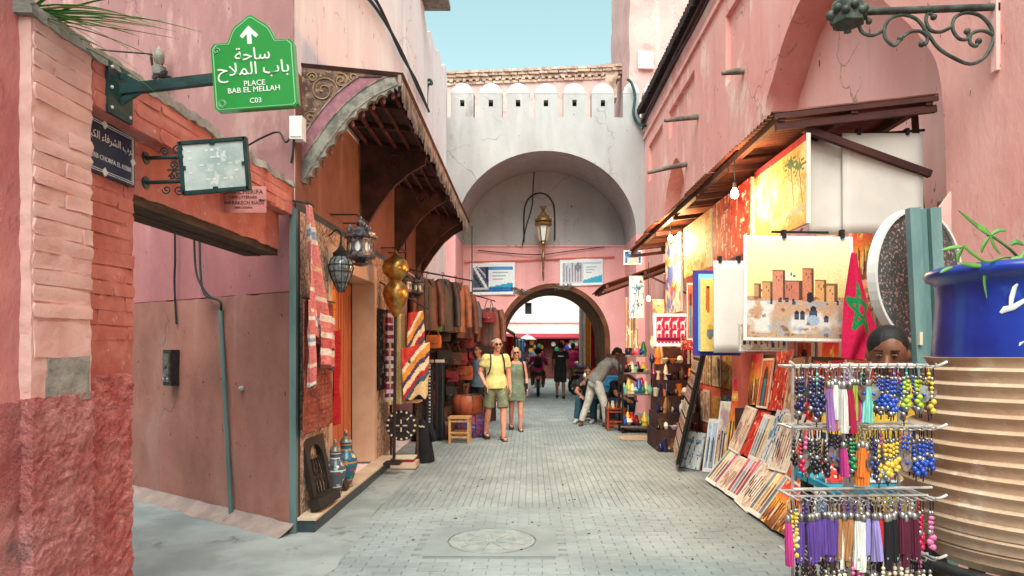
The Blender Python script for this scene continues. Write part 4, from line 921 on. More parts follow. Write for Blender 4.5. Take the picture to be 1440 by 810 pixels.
# carved frame and painted jars on the step
mat('ebony', (52, 44, 42), (36, 32, 32), scale=9, rough=.5, bump=.003, bscale=40)
cf = T('carved_arch', 'black carved wooden arch frame leaning on the step', 'frame', (-1.99, 6.5, .134))
cu, cw = V((.05, .52, 0)).normalized(), V((-.12, 0, .62)).normalized(); cn_ = cu.cross(cw); oo = V((-1.94, 6.2, .15))
hol = [(.09, .13)] + [(.24 - .15 * cos(pi * k / 14) * (1 if True else 1), .42 + .17 * sin(pi * k / 14)) for k in range(15)] + [(.39, .13)]
MB().prism([(0, 0), (.48, 0), (.48, .11), (.46, .11), (.47, .62), (.49, .66), (-.01, .66), (.01, .62), (.02, .11), (0, .11)], oo, cu, cw, cn_, -.05, [hol]).build('frame', M['ebony'], cf)
box_c = MB().obox(oo + cu * .24 + cw * .06 + cn_ * .02, cu * .25, cw * .045, cn_ * .03).build('sill', M['ebony'], cf)
for k in range(5): tube('lattice', bez([oo + cu * (.12 + .06 * k) + cw * .13 - cn_ * .03, oo + cu * (.10 + .07 * k) + cw * .28 - cn_ * .03, oo + cu * (.14 + .05 * k) + cw * .46 - cn_ * .03], 4), .011, M['ebony'], cf, 5)
for k in range(3): iron_scroll(cf, spiral(oo + cu * (.16 + .08 * k) + cw * (.25 + .05 * (k % 2)) - cn_ * .03, .05, 1.3, cu, cw), .01, 'ebony')
def jar(loc, s, label, cols, seed):
    t = T('painted_jar', label, 'jar', loc, 'painted jars on the step'); x_, y_, z_ = loc
    prof = [(.055, 0), (.06, .01), (.05, .03), (.085, .12), (.11, .22), (.105, .29), (.07, .35), (.05, .37), (.05, .41), (.06, .425), (.06, .44), (.045, .445)]
    n_ = 36; a = Art(48, n_, cols[0], seed); 
    for k in range(40): a.ell(a.r.random(), .12 + .76 * a.r.random(), .02 + .02 * a.r.random(), .022 + .02 * a.r.random(), cols[1 + k % (len(cols) - 1)])
    for yy in (.03, .14, .42, .8, .95): a.rect(0, yy, 1, yy + .03, cols[1])
    pz = [p[1] for p in prof]; pr = [p[0] for p in prof]
    sheet('body', a, lambda u_, v_: V((x_ + s * np.interp(v_ * .445, pz, pr) * cos(-2 * pi * u_), y_ + s * np.interp(v_ * .445, pz, pr) * sin(2 * pi * u_), z_ + s * v_ * .445)), t, vmat('glaze', .25, 0, 1, .5), True)
    MB().lathe([(.0, .43), (.064, .445), (.06, .46), (.03, .50), (.015, .51), (.024, .535), (.012, .56), (.0, .58)], (0, 0, 0), 16).build('lid', mat('lid_pewter', (150, 142, 130), (110, 104, 96), scale=30, metal=.5, rough=.4), t, smooth=True)
    o = KIDS[t.name][-1]; o.location = (0, 0, 0)
    for v_ in o.data.vertices: v_.co = (v_.co + V(loc)) * s
    MB().lathe([(.063 * s, z_), (.066 * s, z_ + .012 * s), (.06 * s, z_ + .016 * s)], (x_, y_, 0), 16).build('foot_ring', M['lid_pewter'], t, smooth=True)
jar((-2.0, 7.02, .134), .98, 'black and white painted jar with pewter lid beside the carved frame', [(80, 98, 110), (224, 222, 214), (40, 52, 60), (190, 200, 200), (140, 60, 50)], 1)
jar((-1.98, 7.36, .134), 1.08, 'teal and orange painted jar with pewter lid in front of the door', [(44, 104, 126), (224, 140, 50), (60, 150, 110), (196, 60, 50), (236, 210, 150)], 2)
MB().prism([(0, 0), (.14, .02), (.1, .16), (-.04, .2)], (-1.93, 7.14, .14), Y, V((-.35, 0, .94)), X, .02).build('wooden_offcut', M['old_wood'], None, label='small brown wooden plaque leaning against the painted jars', cat='plaque')
# lanterns
mat('pewter', (128, 120, 126), (70, 64, 72), scale=26, lo=.4, hi=.6, metal=.6, rough=.4); mat('lantern_glass', (236, 234, 228), rough=.2, spec=.5)
def lantern(loc, s, label, hang=.25):
    """eight-sided lantern; loc = bottom tip"""
    t = T('lantern', label, 'lantern', loc, 'lanterns under the canopy'); x_, y_, z_ = loc
    MB().lathe([(.0, 0), (.05, .01), (.09, .03), (.05, .05), (.10, .075), (.15, .09), (.155, .105), (.14, .11)], (x_, y_, z_), 8).build('base', M['pewter'], t)
    for r_, z0, z1 in ((.14, .11, .29),):
        for k in range(8):
            a0, a1 = 2 * pi * (k - .5) / 8, 2 * pi * (k + .5) / 8; am = 2 * pi * k / 8; r2 = r_ * cos(pi / 8)
            p = [V((x_ + r_ * cos(q), y_ + r_ * sin(q), 0)) for q in (a0, a1)]
            fr = V((cos(am), sin(am), 0)); sd = V((-sin(am), cos(am), 0)); c_ = V((x_, y_, z_)) + fr * r2
            hw = r_ * sin(pi / 8); ell_ = [(.6 * hw * cos(2 * pi * i / 14), .2 + .055 * sin(2 * pi * i / 14)) for i in range(14)]
            MB().prism([(-hw, z0), (hw, z0), (hw, z1), (-hw, z1)], c_, sd, Z, -fr, .006, [ell_]).build('side_panel', M['pewter'], t)
        MB().lathe([(.118, z0), (.118, z1)], (x_, y_, z_), 8).build('glass', M['lantern_glass'], t)
    MB().lathe([(.15, .285), (.172, .295), (.175, .31), (.15, .32), (.152, .345), (.13, .35), (.1, .375), (.06, .40), (.03, .405), (.045, .43), (.05, .45), (.03, .475), (.01, .49), (.012, .51), (.0, .525)], (x_, y_, z_), 8).build('dome', M['pewter'], t)
    for k in range(4):
        a0 = pi / 4 + k * pi / 2; MB().lathe([(.02, .34), (.028, .36), (.028, .385), (.012, .405), (.0, .43)], (x_ + .12 * cos(a0), y_ + .12 * sin(a0), z_), 6).build('turret', M['pewter'], t)
    tube('chain', [V((x_, y_, z_ + .52)), V((x_, y_, z_ + .52 + hang))], .006, M['black_iron'], t, 5)
    t.scale = (s, s, s)
lantern((-1.64, 6.62, 2.42), .95, 'large pewter lantern with pale panes hanging over the doorway', .12)
lantern((-1.82, 9.95, 2.36), .8, 'small pewter lantern hanging beyond the brass finial', .3)
lantern((-1.72, 10.4, 2.38), .8, 'dark pewter lantern hanging next to the leather jackets', .3)
gl = T('glass_lantern', 'wire-caged teardrop glass lantern on a scroll arm by the shawl', 'lantern', (-1.93, 6.98, 2.22), 'lanterns under the canopy')
mat('smoke_glass', (150, 160, 164), (96, 104, 110), scale=30, rough=.1, spec=.7)
MB().lathe([(.0, 2.2), (.03, 2.215), (.1, 2.36), (.125, 2.45), (.11, 2.52), (.07, 2.57)], (-1.93, 6.98, 0), 18).build('glass', M['smoke_glass'], gl, smooth=True)
for k in range(10):
    a0 = 2 * pi * k / 10; tube('cage_wire', [V((-1.93 + r_ * cos(a0), 6.98 + r_ * sin(a0), z_)) for r_, z_ in ((.03, 2.2), (.105, 2.36), (.13, 2.45), (.115, 2.52), (.07, 2.58))], .004, M['black_iron'], gl, 4)
for r_, z_ in ((.075, 2.3), (.12, 2.41), (.125, 2.48)): tube('cage_ring', [V((-1.93 + r_ * cos(k * pi / 8), 6.98 + r_ * sin(k * pi / 8), z_)) for k in range(17)], .004, M['black_iron'], gl, 4)
MB().lathe([(.08, 2.57), (.085, 2.60), (.04, 2.64), (.015, 2.68), (.01, 2.76), (.0, 2.77)], (-1.93, 6.98, 0), 12).build('cap', M['black_iron'], gl, smooth=True)
tube('arm', bez([(-1.93, 6.98, 2.76), (-1.93, 6.98, 2.8), (-1.98, 6.98, 2.84), (-2.03, 6.98, 2.8), (XL, 6.98, 2.76)], 5), .009, M['black_iron'], gl, 6)
# brass double-gourd finial on a pole
mat('gold', (206, 164, 92), (160, 118, 62), scale=14, metal=.85, rough=.32)
bf = T('brass_finial', 'tall pole topped with two large brass gourds', 'finial', (-1.73, 8.8, .134))
MB().lathe([(.0, 2.02), (.03, 2.03), (.06, 2.07), (.13, 2.2), (.165, 2.32), (.15, 2.42), (.09, 2.47), (.075, 2.50), (.1, 2.53), (.155, 2.58), (.175, 2.66), (.15, 2.74), (.09, 2.79), (.045, 2.82), (.02, 2.87), (.0, 2.9)], (-1.73, 8.8, 0), 24).build('gourds', M['gold'], bf, smooth=True)
tube('pole', [(-1.75, 8.8, .134), (-1.73, 8.8, 2.05)], .02, M['black_iron'], bf); box('foot', (-1.87, 8.7, .134), (-1.66, 8.9, .16), M['black_iron'], bf)
# hangings by the finial
a = Art(24, 70, (30, 34, 42), 9)
for k in range(120): a.rect(*(lambda x_, y_: (x_, y_, x_ + .05, y_ + .035))(a.r.random() * .9, a.r.random() * .95), [(206, 120, 60), (180, 190, 200), (90, 130, 150), (170, 60, 60), (220, 200, 150)][k % 5], .8)
for x_ in (.08, .5, .92): a.rect(x_ - .05, 0, x_ + .03, 1, (24, 28, 36), .8)
a.rect(.3, .1, .42, .5, (210, 110, 50), .7); a.edge(.06, (26, 30, 38))
ptop('patterned_rug', 'black patterned rug hung on the stone cladding', 'rug', drape((-2.03, 9.12, 2.16), (-2.03, 10.2, 2.16), 1.1, 1, .006, 0), a.grain(6), group='textiles hung at the left shop')
a = stripes(10, 60, [(2, (150, 60, 100)), (1.4, (226, 210, 220)), (2, (120, 50, 90)), (1.4, (230, 220, 224))] * 7, 5)
ptop('tassel_garland', 'purple and white twisted garland hanging beside the brass pole', 'garland', drape((-1.95, 9.25, 2.5), (-1.9, 9.4, 2.5), 1.6, 1, .05, 2, .1), a, group='textiles hung at the left shop')
a = stripes(24, 50, [(3, (224, 196, 130)), (2, (240, 220, 170)), (4, (216, 176, 110)), (2, (246, 226, 180)), (3, (206, 160, 96))], 5, True)
ptop('cream_curtain', 'cream and gold striped cloth hanging behind the brass pole', 'textile', drape((-1.95, 9.35, 2.1), (-1.72, 9.5, 2.1), 1.25, 2, .03, 0, .2), a, group='textiles hung at the left shop')
rug = [(3, (196, 60, 50)), (2, (240, 220, 190)), (3, (220, 150, 60)), (2, (80, 60, 100)), (3, (240, 214, 170)), (2, (180, 40, 60)), (2, (60, 90, 100)), (3, (226, 190, 140))]
for k, (p0_, p1_, L_, lab) in enumerate((((-1.70, 9.3, 2.1), (-1.45, 9.5, 2.15), .7, 'striped kilim folded over the rail right of the brass pole'), ((-1.72, 9.25, 1.62), (-1.42, 9.45, 1.7), .72, 'striped kilim hanging lower above the green bowl'))):
    a = stripes(20, 50, rug, 5 + k); a.a = a.a[np.clip((a.Y * a.h + (a.X - .5) * 26).astype(int), 0, a.h - 1), (a.X * a.w).astype(int)]
    ptop('striped_kilim', lab, 'rug', drape(p0_, p1_, L_, 1.2, .03, k, -.2 if k else .3, .1), a, group='textiles hung at the left shop')
MB().tube([(-2.05, 9.3, 2.53), (-1.4, 9.5, 2.16)], .012, 6).build('hanging_rail', M['black_iron'], None, label='sloping iron rail the kilims and garland hang from', cat='rail')
# little display: bowl, board, studded shield, tray
ds = T('display_stand', 'small stand of boards on the step end below the kilims', 'stand', (-1.72, 9.65, .0))
box('board', (-1.98, 9.5, .86), (-1.55, 9.85, .88), M['marble'], ds); 
for x_, y_ in ((-1.95, 9.82), (-1.58, 9.82), (-1.95, 9.6), (-1.58, 9.6)): box('leg', (x_ - .015, y_ - .015, 0), (x_ + .015, y_ + .015, .86), M['old_wood'], ds)
MB().lathe([(.05, .88), (.06, .89), (.12, .93), (.145, .97), (.14, .975), (.1, .94), (.0, .9)], (-1.74, 9.68, 0), 20).build('green_bowl', mat('green_glaze', (84, 150, 70), (60, 120, 50), scale=8, rough=.25, coat=.5), None, smooth=True, label='glazed green bowl on the small stand', cat='bowl')
sh = T('studded_shield', 'round black shield studded with bone petals below the green bowl', 'shield', (-1.77, 9.42, .32))
sc = V((-1.77, 9.44, .56)); mat('bone', (226, 214, 186), rough=.5)
MB().tube([sc, sc - Y * .03], .215, 32).build('disc', M['ebony'], sh); MB().tube([sc - Y * .03, sc - Y * .05], [.12, .1], 24).build('boss', M['ebony'], sh)
for k in range(16):
    a0 = 2 * pi * k / 16; MB().obox(sc - Y * .034 + X * .19 * cos(a0) + Z * .19 * sin(a0), (X * cos(a0) + Z * sin(a0)) * .014, (X * -sin(a0) + Z * cos(a0)) * .013, Y * .006).build('stud', M['bone'], sh)
for k in range(8):
    a0 = 2 * pi * k / 8; r_ = .055 if k % 2 == 0 else .12; MB().obox(sc - Y * (.052 if k % 2 == 0 else .038) + X * r_ * cos(a0) + Z * r_ * sin(a0), (X * cos(a0) + Z * sin(a0)) * .03, (X * -sin(a0) + Z * cos(a0)) * .008, Y * .004).build('petal', M['bone'], sh)
tr = T('tray_stack', 'low wooden tray with folded red cloth at the step end', 'tray', (-1.68, 9.25, 0))
box('tray', (-1.86, 9.1, .02), (-1.52, 9.4, .1), M['marble'], tr); box('cloth', (-1.82, 9.12, .1), (-1.56, 9.38, .14), mat('maroon', (150, 40, 56), rough=.8), tr); box('lid', (-1.83, 9.11, .14), (-1.55, 9.39, .16), M['bone'], tr)
for x_ in (-1.84, -1.54): box('foot', (x_ - .015, 9.12, 0), (x_ + .015, 9.38, .02), M['old_wood'], tr)
mat('black_cloth', (34, 32, 36), (22, 22, 26), scale=8, rough=.95)
bd = T('black_kaftan', 'small black kaftan on a stand with white brooch beside the shield', 'kaftan', (-1.5, 9.75, 0))
MB().tube([(-1.5, 9.75, .0), (-1.52, 9.75, .25), (-1.53, 9.75, .5), (-1.54, 9.75, .62)], [.15, .12, .1, .03], 10).jitter(.02, 12).build('robe', M['black_cloth'], bd, smooth=True)
for s_ in (-1, 1): MB().tube([(-1.53 + .08 * s_, 9.75, .55), (-1.5 + .15 * s_, 9.72, .3)], [.05, .04], 8).build('sleeve', M['black_cloth'], bd, smooth=True)
for k in range(4): MB().ball((-1.56 + .02 * k, 9.65, .52 - .01 * (k % 2)), .013, 6, 5).build('brooch_bead', M['bone'], bd)
# black runners, leather shop
for k, (x0, x1, y_, lab) in enumerate(((-1.98, -1.82, 11.7, 'plain black runner hanging at the front of the leather shop'), (-1.80, -1.66, 11.75, 'black runner with white dotted stripe at the leather shop'), (-1.64, -1.48, 11.8, 'dark striped runner hanging beside the dotted black one'))):
    a = Art(14, 80, (30, 30, 34), k); a.rect(.2, 0, .28, 1, (56, 44, 60)); a.rect(.75, 0, .85, 1, (48, 52, 56)); a.rect(0, 0, 1, .04, (190, 180, 170))
    if k == 1:
        for q in range(22): a.rect(.4, .05 + q * .043, .62, .072 + q * .043, (206, 206, 206))
    ptop('black_runner', lab, 'textile', drape((x0, y_, 1.42), (x1, y_ + .05, 1.42), 1.36, 1.3, .02, k), a.grain(5), group='textiles hung at the left shop')
leathers = {'brown': (120, 68, 54), 'tan': (164, 96, 66), 'dark': (66, 50, 50), 'grey': (88, 86, 92), 'red': (150, 42, 52), 'rust': (178, 84, 48), 'black': (40, 38, 40), 'pinkish': (196, 92, 90), 'orange': (214, 106, 44), 'green': (80, 150, 60)}
for q, c_ in leathers.items(): mat('leather_' + q, c_, tuple(int(v_ * .75) for v_ in c_), scale=6, rough=.45, spec=.4, bump=.002, bscale=40)
def jacket(loc, wd, ht, colr, label, rot=0., lining='leather_dark'):
    """jacket on a hanger; loc = shoulder centre"""
    t = T('leather_jacket', label, 'jacket', (0, 0, 0), 'leather jackets hung on the left'); m = M['leather_' + colr]; a0 = wd / 2
    MB().tube([(0, 0, -ht), (0, 0, -ht * .6), (0, 0, -ht * .3), (0, 0, -.08), (0, 0, 0)], [a0 * .86, a0 * .8, a0 * .82, a0 * .86, a0 * .3], 16, flat=.3, side=X).jitter(.02, 5, loc[0]).build('body', m, t, smooth=True)
    for s_ in (-1, 1):
        MB().tube([(s_ * a0 * .72, 0, -.05), (s_ * a0 * .98, -.02, -ht * .35), (s_ * a0 * 1.02, -.05, -ht * .9)], [.075, .068, .055], 10).jitter(.012, 7, s_).build('sleeve', m, t, smooth=True)
        MB().hexa([(s_ * .015, -a0 * .3, -ht * .99), (s_ * .06, -a0 * .29, -ht * .99), (s_ * .06, -a0 * .29, -.1), (s_ * .015, -a0 * .3, -.14), (s_ * .015, -a0 * .23, -ht * .99), (s_ * .06, -a0 * .22, -ht * .99), (s_ * .06, -a0 * .2, -.1), (s_ * .015, -a0 * .2, -.14)]).build('front_edge', M[lining], t)
        MB().prism([(0, 0), (.09 * s_, .02), (.07 * s_, -.12)], (s_ * .01, -a0 * .25, -.02), X, Z, Y, -.02).build('collar', M[lining], t)
    tube('hanger_hook', bez([(0, 0, -.02), (0, 0, .06), (.03, 0, .09), (.0, 0, .12), (-.02, 0, .1)], 4), .006, M['black_iron'], t, 5)
    t.location = loc; t.rotation_euler.z = rot
    return t
def bag(loc, w_, h, d_, colr, label, strap=.2, rot=0., flap=True, group='leather bags of the left shop'):
    t = T('leather_bag', label, 'bag', (0, 0, 0), group); m = M['leather_' + colr]
    MB().tube([(0, 0, 0), (0, 0, h * .1), (0, 0, h * .5), (0, 0, h * .95), (0, 0, h)], [w_ * .47, w_ * .5, w_ * .52, w_ * .48, w_ * .4], 12, flat=d_ / w_, side=X).build('body', m, t, smooth=True)
    if flap: MB().prism([(-w_ * .44, h * .98), (w_ * .44, h * .98), (w_ * .44, h * .45), (w_ * .2, h * .36), (-w_ * .2, h * .36), (-w_ * .44, h * .45)], (0, -d_ * .5, 0), X, Z, Y, -.012).build('flap', m, t)
    MB().ball((0, -d_ * .5 - .016, h * .42), .012, 6, 5).build('clasp', M['gold'], t)
    tube('strap', bez([(-w_ * .42, 0, h * .9), (-w_ * .2, 0, h + strap * .8), (0, 0, h + strap), (w_ * .2, 0, h + strap * .8), (w_ * .42, 0, h * .9)], 4), .008, m, t, 5)
    t.location = loc; t.rotation_euler.z = rot; return t
jacket((-1.72, 11.4, 2.78), .5, .86, 'brown', 'brown leather jacket, first on the rail beside the lanterns', .5)
jacket((-1.5, 11.75, 2.8), .52, .9, 'dark', 'near-black leather jacket squeezed between brown ones', .4)
jacket((-1.32, 12.1, 2.78), .5, .88, 'tan', 'reddish tan leather jacket at the front of the rail', .6)
jacket((-1.2, 12.6, 2.66), .5, .85, 'brown', 'brown leather jacket hung behind the tan one', .9)
jacket((-1.2, 13.2, 2.55), .42, .6, 'grey', 'short grey leather jacket above the grey bag', .2)
jacket((-.78, 13.6, 2.42), .5, .75, 'brown', 'mauve brown jacket with a red bag hung over it', .1)
jacket((-1.95, 12.6, 2.8), .5, .9, 'dark', 'dark jacket deep in the leather shop', .2)
tag(MB().tube([(-2.0, 11.0, 2.9), (-1.1, 13.0, 2.9)], .014, 6).bar((-1.1, 13.0, 2.9), (-1.1, 13.0, 3.95), .02).bar((-2.0, 11.0, 2.9), (-2.0, 11.0, 4.0), .02).build('clothes_rail', M['black_iron'], None), 'black iron rail the leather jackets hang from', 'rail')
tag(MB().tube([(-1.1, 13.05, 2.64), (-.7, 13.75, 2.56)], .012, 6).bar((-1.1, 13.05, 2.62), (-1.1, 13.05, 2.92), .02).build('clothes_rail', M['black_iron'], None), 'short iron rail for the grey and mauve jackets', 'rail')
bag((-1.21, 13.0, 1.97), .27, .2, .1, 'grey', 'grey leather satchel below the short grey jacket', .15)
bag((-1.2, 12.95, 1.62), .27, .3, .1, 'red', 'wine red leather bag below the grey satchel', .1)
bag((-.8, 13.4, 2.12), .26, .2, .1, 'red', 'red leather handbag slung on the mauve brown jacket', .25)
bag((-1.62, 11.5, 1.62), .26, .22, .12, 'orange', 'orange leather bag above the black runners', .1); bag((-1.58, 11.6, 1.9), .18, .16, .1, 'green', 'small green leather purse under the brown jackets', .1)
rr = random.Random(5); cols = ['brown', 'dark', 'red', 'tan', 'black', 'rust', 'pinkish', 'brown', 'black', 'dark', 'red']
nm = {'brown': 'brown', 'dark': 'dark brown', 'red': 'wine red', 'tan': 'tan', 'black': 'black', 'rust': 'rust orange', 'pinkish': 'faded pink', 'grey': 'grey'}
row = {0: 'low beside the poufs', 1: 'at knee height behind the stool', 2: 'at waist height in the shop front', 3: 'at chest height below the jackets', 4: 'just under the jackets'}
n_ = 0
for lv in range(5):
    for q in range(6):
        c_ = cols[(lv * 5 + q * 3) % len(cols)]; z_ = .25 + lv * .36 + rr.uniform(-.05, .05); yy = 12.1 + q * .42 + rr.uniform(-.1, .1)
        xx = -1.62 + .16 * q + rr.uniform(-.1, .1) - (.12 if lv < 2 else 0)
        if q > 3 and lv > 2: continue
        bag((xx, yy + .3, z_), rr.uniform(.2, .32), rr.uniform(.2, .3), rr.uniform(.08, .14), c_, '%s leather bag hung %s' % (nm[c_], row[lv]), rr.uniform(.1, .25), rr.uniform(-.5, .5))
dk = T('bag_rack', 'dark wooden rack behind the hanging bags of the leather shop', 'rack', (-1.9, 13, 0))
MB().hexa([(-2.06, 12.0, 0), (-1.95, 12.0, 0), (-.75, 15.2, 0), (-.9, 15.3, 0), (-2.06, 12.0, 2.6), (-1.95, 12.0, 2.6), (-.75, 15.2, 2.4), (-.9, 15.3, 2.4)]).build('back_board', M['canopy_wood'], dk)
for z_ in (.45, .85, 1.2, 1.55, 1.95): MB().bar((-1.9, 11.95, z_), (-.72, 15.1, z_), .03).build('rail', M['old_wood'], dk)
# poufs and stools
def stool(loc, w_, h, label, mname, seat=True):
    t = T('wooden_stool', label, 'stool', (0, 0, 0), 'wooden stools'); a0 = w_ / 2
    for sx in (-1, 1):
        for sy in (-1, 1): box('leg', (sx * a0 - .02 * (sx > 0) * 2 + 0, sy * a0 - .04 * (sy > 0), 0), (sx * a0 + .04 * (sx < 0), sy * a0 + .04 * (sy < 0), h), M[mname], t)
    for z_ in (h * .22, h * .4, h - .06):
        for s_ in (-1, 1):
            box('rail', (-a0 + .04, s_ * (a0 - .02) - .012, z_), (a0 - .04, s_ * (a0 - .02) + .012, z_ + .03), M[mname], t); box('rail', (s_ * (a0 - .02) - .012, -a0 + .04, z_ + .002), (s_ * (a0 - .02) + .012, a0 - .04, z_ + .032), M[mname], t)
    if seat: box('seat', (-a0 - .01, -a0 - .01, h), (a0 + .01, a0 + .01, h + .025), M[mname], t)
    t.location = loc; return t
mat('pale_wood', (206, 160, 108), (180, 132, 84), scale=3, stretch=(6, 6, 1), rough=.6); mat('red_wood', (166, 74, 44), (138, 56, 36), scale=3, stretch=(6, 6, 1), rough=.5)
stool((-1.2, 11.75, 0), .36, .42, 'pale wooden stool in front of the poufs', 'pale_wood')
def pouf(loc, r_, h, colr, label):
    t = T('pouf', label, 'pouf', loc, 'leather poufs'); 
    MB().lathe([(.0, .0), (r_ * .85, .0), (r_ * .98, h * .2), (r_, h * .5), (r_ * .97, h * .8), (r_ * .8, h), (r_ * .3, h * 1.01), (.0, h * 1.01)], loc, 32, (.012, 8)).build('cushion', M['leather_' + colr], t, smooth=True)
    for k in range(8): a0 = 2 * pi * (k + .5) / 8; tube('seam', bez([V(loc) + V((q * cos(a0), q * sin(a0), z_)) for q, z_ in ((r_ * .3, h * 1.02), (r_ * .8, h * 1.01), (r_ * .985, h * .8), (r_ * 1.0, h * .5), (r_ * .985, h * .2))], 4), .006, M['leather_dark'], t, 4)
mat('blue_kilim', (50, 66, 130), (150, 60, 66), scale=14, lo=.45, hi=.55, rough=.9, c3=(220, 210, 200), s3=18, lo3=.6, hi3=.64); M['leather_kilim'] = M['blue_kilim']
pouf((-1.13, 12.5, .42), .30, .34, 'rust', 'round rust brown leather pouf on top of the kilim pouf')
pouf((-1.1, 12.56, 0), .34, .42, 'kilim', 'blue and red kilim pouf standing on the paving')
pouf((-1.58, 12.2, .0), .24, .32, 'brown', 'dark brown pouf tucked beside the black runners')
# ---------------------------------------------------------------- right-hand wares: paintings
def art_scene(w_, h, kind, seed):
    r = np.random.default_rng(seed); P = lambda *c: c
    if kind == 'palms':
        a = Art(w_, h, (236, 190, 96), seed).grad((244, 206, 120), (226, 164, 70)).blot((250, 226, 160), 6, .45, .7).blot((190, 120, 50), 14, .62, .7, .6)
        for x_, y_ in ((.74, .22), (.88, .3)):
            a.line(x_, y_, x_ + .06, .75, .008, (110, 74, 40))
            for k in range(9): a.line(x_, y_, x_ + .1 * cos(k * .7), y_ + .1 * sin(k * .7) + .02, .012, (56, 120, 70))
        a.rect(0, 0, 1, .07, (200, 40, 60)); a.rect(.55, .78, 1, .82, (120, 160, 160), .7)
    elif kind == 'red':
        a = Art(w_, h, (204, 44, 40), seed).blot((230, 96, 60), 7, .5, .75).blot((240, 220, 200), 12, .68, .76).blot((120, 24, 30), 9, .6, .75)
        for k in range(26): x_ = r.random(); a.line(x_, r.random(), x_ + .02, r.random(), .008, (150, 30, 40) if k % 3 else (240, 200, 180))
    elif kind == 'gold':
        a = Art(w_, h, (240, 190, 90), seed).blot((252, 226, 170), 5, .4, .7).blot((214, 140, 60), 10, .55, .7)
        for k in range(30): x_ = r.random(); y_ = .3 + .6 * r.random(); a.line(x_, y_, x_ + .01, y_ + .12, .008, (150, 96, 50) if k % 4 else (90, 70, 110))
    elif kind == 'column':
        a = Art(w_, h, (236, 214, 196), seed).blot((90, 110, 190), 6, .55, .65).blot((220, 70, 50), 5, .56, .66).blot((244, 236, 226), 7, .6, .7).blot((240, 160, 60), 6, .62, .7)
    elif kind == 'camels':
        a = Art(w_, h, (206, 24, 70), seed)
        for k in range(4):
            x_ = .16 + k * .22
            for y_ in (.28, .56): a.ell(x_, y_, .06, .045, (240, 226, 220)); a.line(x_ - .04, y_, x_ - .05, y_ + .15, .014, (240, 226, 220)); a.line(x_ + .04, y_, x_ + .05, y_ + .15, .014, (240, 226, 220)); a.line(x_ + .05, y_ - .03, x_ + .09, y_ - .12, .014, (240, 226, 220))
        a.rect(.05, .76, .95, .82, (60, 20, 40), .8)
        for k in range(9): a.ell(.1 + k * .1, .89, .02, .02, (240, 226, 220))
        a.edge(.09, (246, 242, 236))
    elif kind == 'sunset':
        a = Art(w_, h, (240, 120, 40), seed).grad((214, 30, 70), (248, 190, 60), 0, .55).grad((248, 170, 50), (120, 60, 30), .55, 1).blot((250, 220, 110), 5, .6, .75)
        for k in range(7):
            x_ = .1 + .13 * k; y_ = .45 + .12 * r.random(); a.ell(x_, y_, .03, .05, (50, 30, 40)); a.line(x_, y_, x_ + .02, y_ + .38, .028, [(60, 34, 40), (120, 60, 90), (90, 40, 30), (230, 220, 210)][k % 4])
    elif kind == 'figures':
        a = Art(w_, h, (236, 226, 210), seed).blot((206, 178, 150), 5, .5, .7).blot((190, 160, 170), 6, .6, .75)
        for k in range(8):
            x_ = .08 + .12 * k; y_ = .35 + .15 * r.random(); c_ = [(70, 80, 110), (150, 60, 60), (90, 70, 60), (170, 130, 80), (60, 60, 66)][int(r.integers(5))]; a.line(x_, y_, x_ + .02, y_ + .35, .025, c_); a.ell(x_, y_ - .04, .018, .03, (60, 44, 40))
        a.edge(.05, (246, 242, 236))
    elif kind == 'panels':
        a = Art(w_, h, (244, 240, 234), seed)
        for k in range(4):
            c_ = [(150, 176, 196), (206, 150, 110), (180, 90, 110), (120, 130, 140), (226, 190, 130)][int(r.integers(5))]; x_ = .06 + .235 * k
            a.rect(x_, .08, x_ + .19, .92, c_); a.rect(x_, .08, x_ + .19, .4, tuple(min(255, int(v_ * 1.25)) for v_ in c_)); a.rect(x_ + .06, .35, x_ + .12, .8, tuple(int(v_ * .5) for v_ in c_))
    elif kind == 'door':
        a = Art(w_, h, (196, 92, 60), seed).blot((220, 130, 80), 5, .5, .7); a.rect(.3, .3, .7, 1, (70, 50, 60)); a.ell(.5, .32, .2, .14, (70, 50, 60)); a.rect(.36, .4, .64, 1, (50, 130, 160)); a.edge(.06, (240, 230, 214))
    elif kind == 'blue':
        a = Art(w_, h, (70, 120, 170), seed).blot((40, 70, 120), 5, .5, .7).blot((190, 206, 214), 7, .62, .72); a.rect(.2, .5, .8, .95, (220, 206, 180), .7); a.edge(.05, (238, 234, 226))
    elif kind == 'white_blue':
        a = Art(w_, h, (228, 232, 234), seed).blot((110, 160, 196), 7, .62, .7).blot((60, 80, 100), 9, .7, .76); a.line(.3, .9, .5, .15, .03, (70, 130, 170)); a.line(.55, .9, .7, .2, .02, (90, 110, 120))
    elif kind == 'stripe_bright':
        a = Art(w_, h, (226, 200, 150), seed)
        for k in range(10): a.rect(k * .1, 0, k * .1 + .1, 1, [(230, 160, 60), (60, 150, 170), (206, 60, 60), (240, 226, 190), (90, 120, 80)][k % 5], .8)
        a.blot((250, 240, 220), 8, .6, .7)
    else:
        a = Art(w_, h, (200, 150, 110), seed).blot((120, 70, 60), 6, .5, .7).blot((240, 220, 190), 7, .6, .7)
    return a.grain(7)
mY, nY = -Y, Y
def wallpic(px0, px1, z0, z1, x_, kind, label, seed, res=(40, 26), name='painting', group='paintings under the awning'):
    ya, yb = x_ * F / (px0 - CX), x_ * F / (px1 - CX)
    return picture(name, label, 'painting', (x_, ya, z0), -Y, Z, ya - yb, z1 - z0, .03, art_scene(res[0], res[1], kind, seed), group)
wallpic(1061, 1134, 2.51, 3.14, 1.93, 'palms', 'golden canvas with green palms and a red top edge under the awning', 1, (60, 36))
wallpic(1003, 1056, 2.50, 3.13, 1.93, 'red', 'deep red abstract canvas hung between two golden ones', 2, (48, 36))
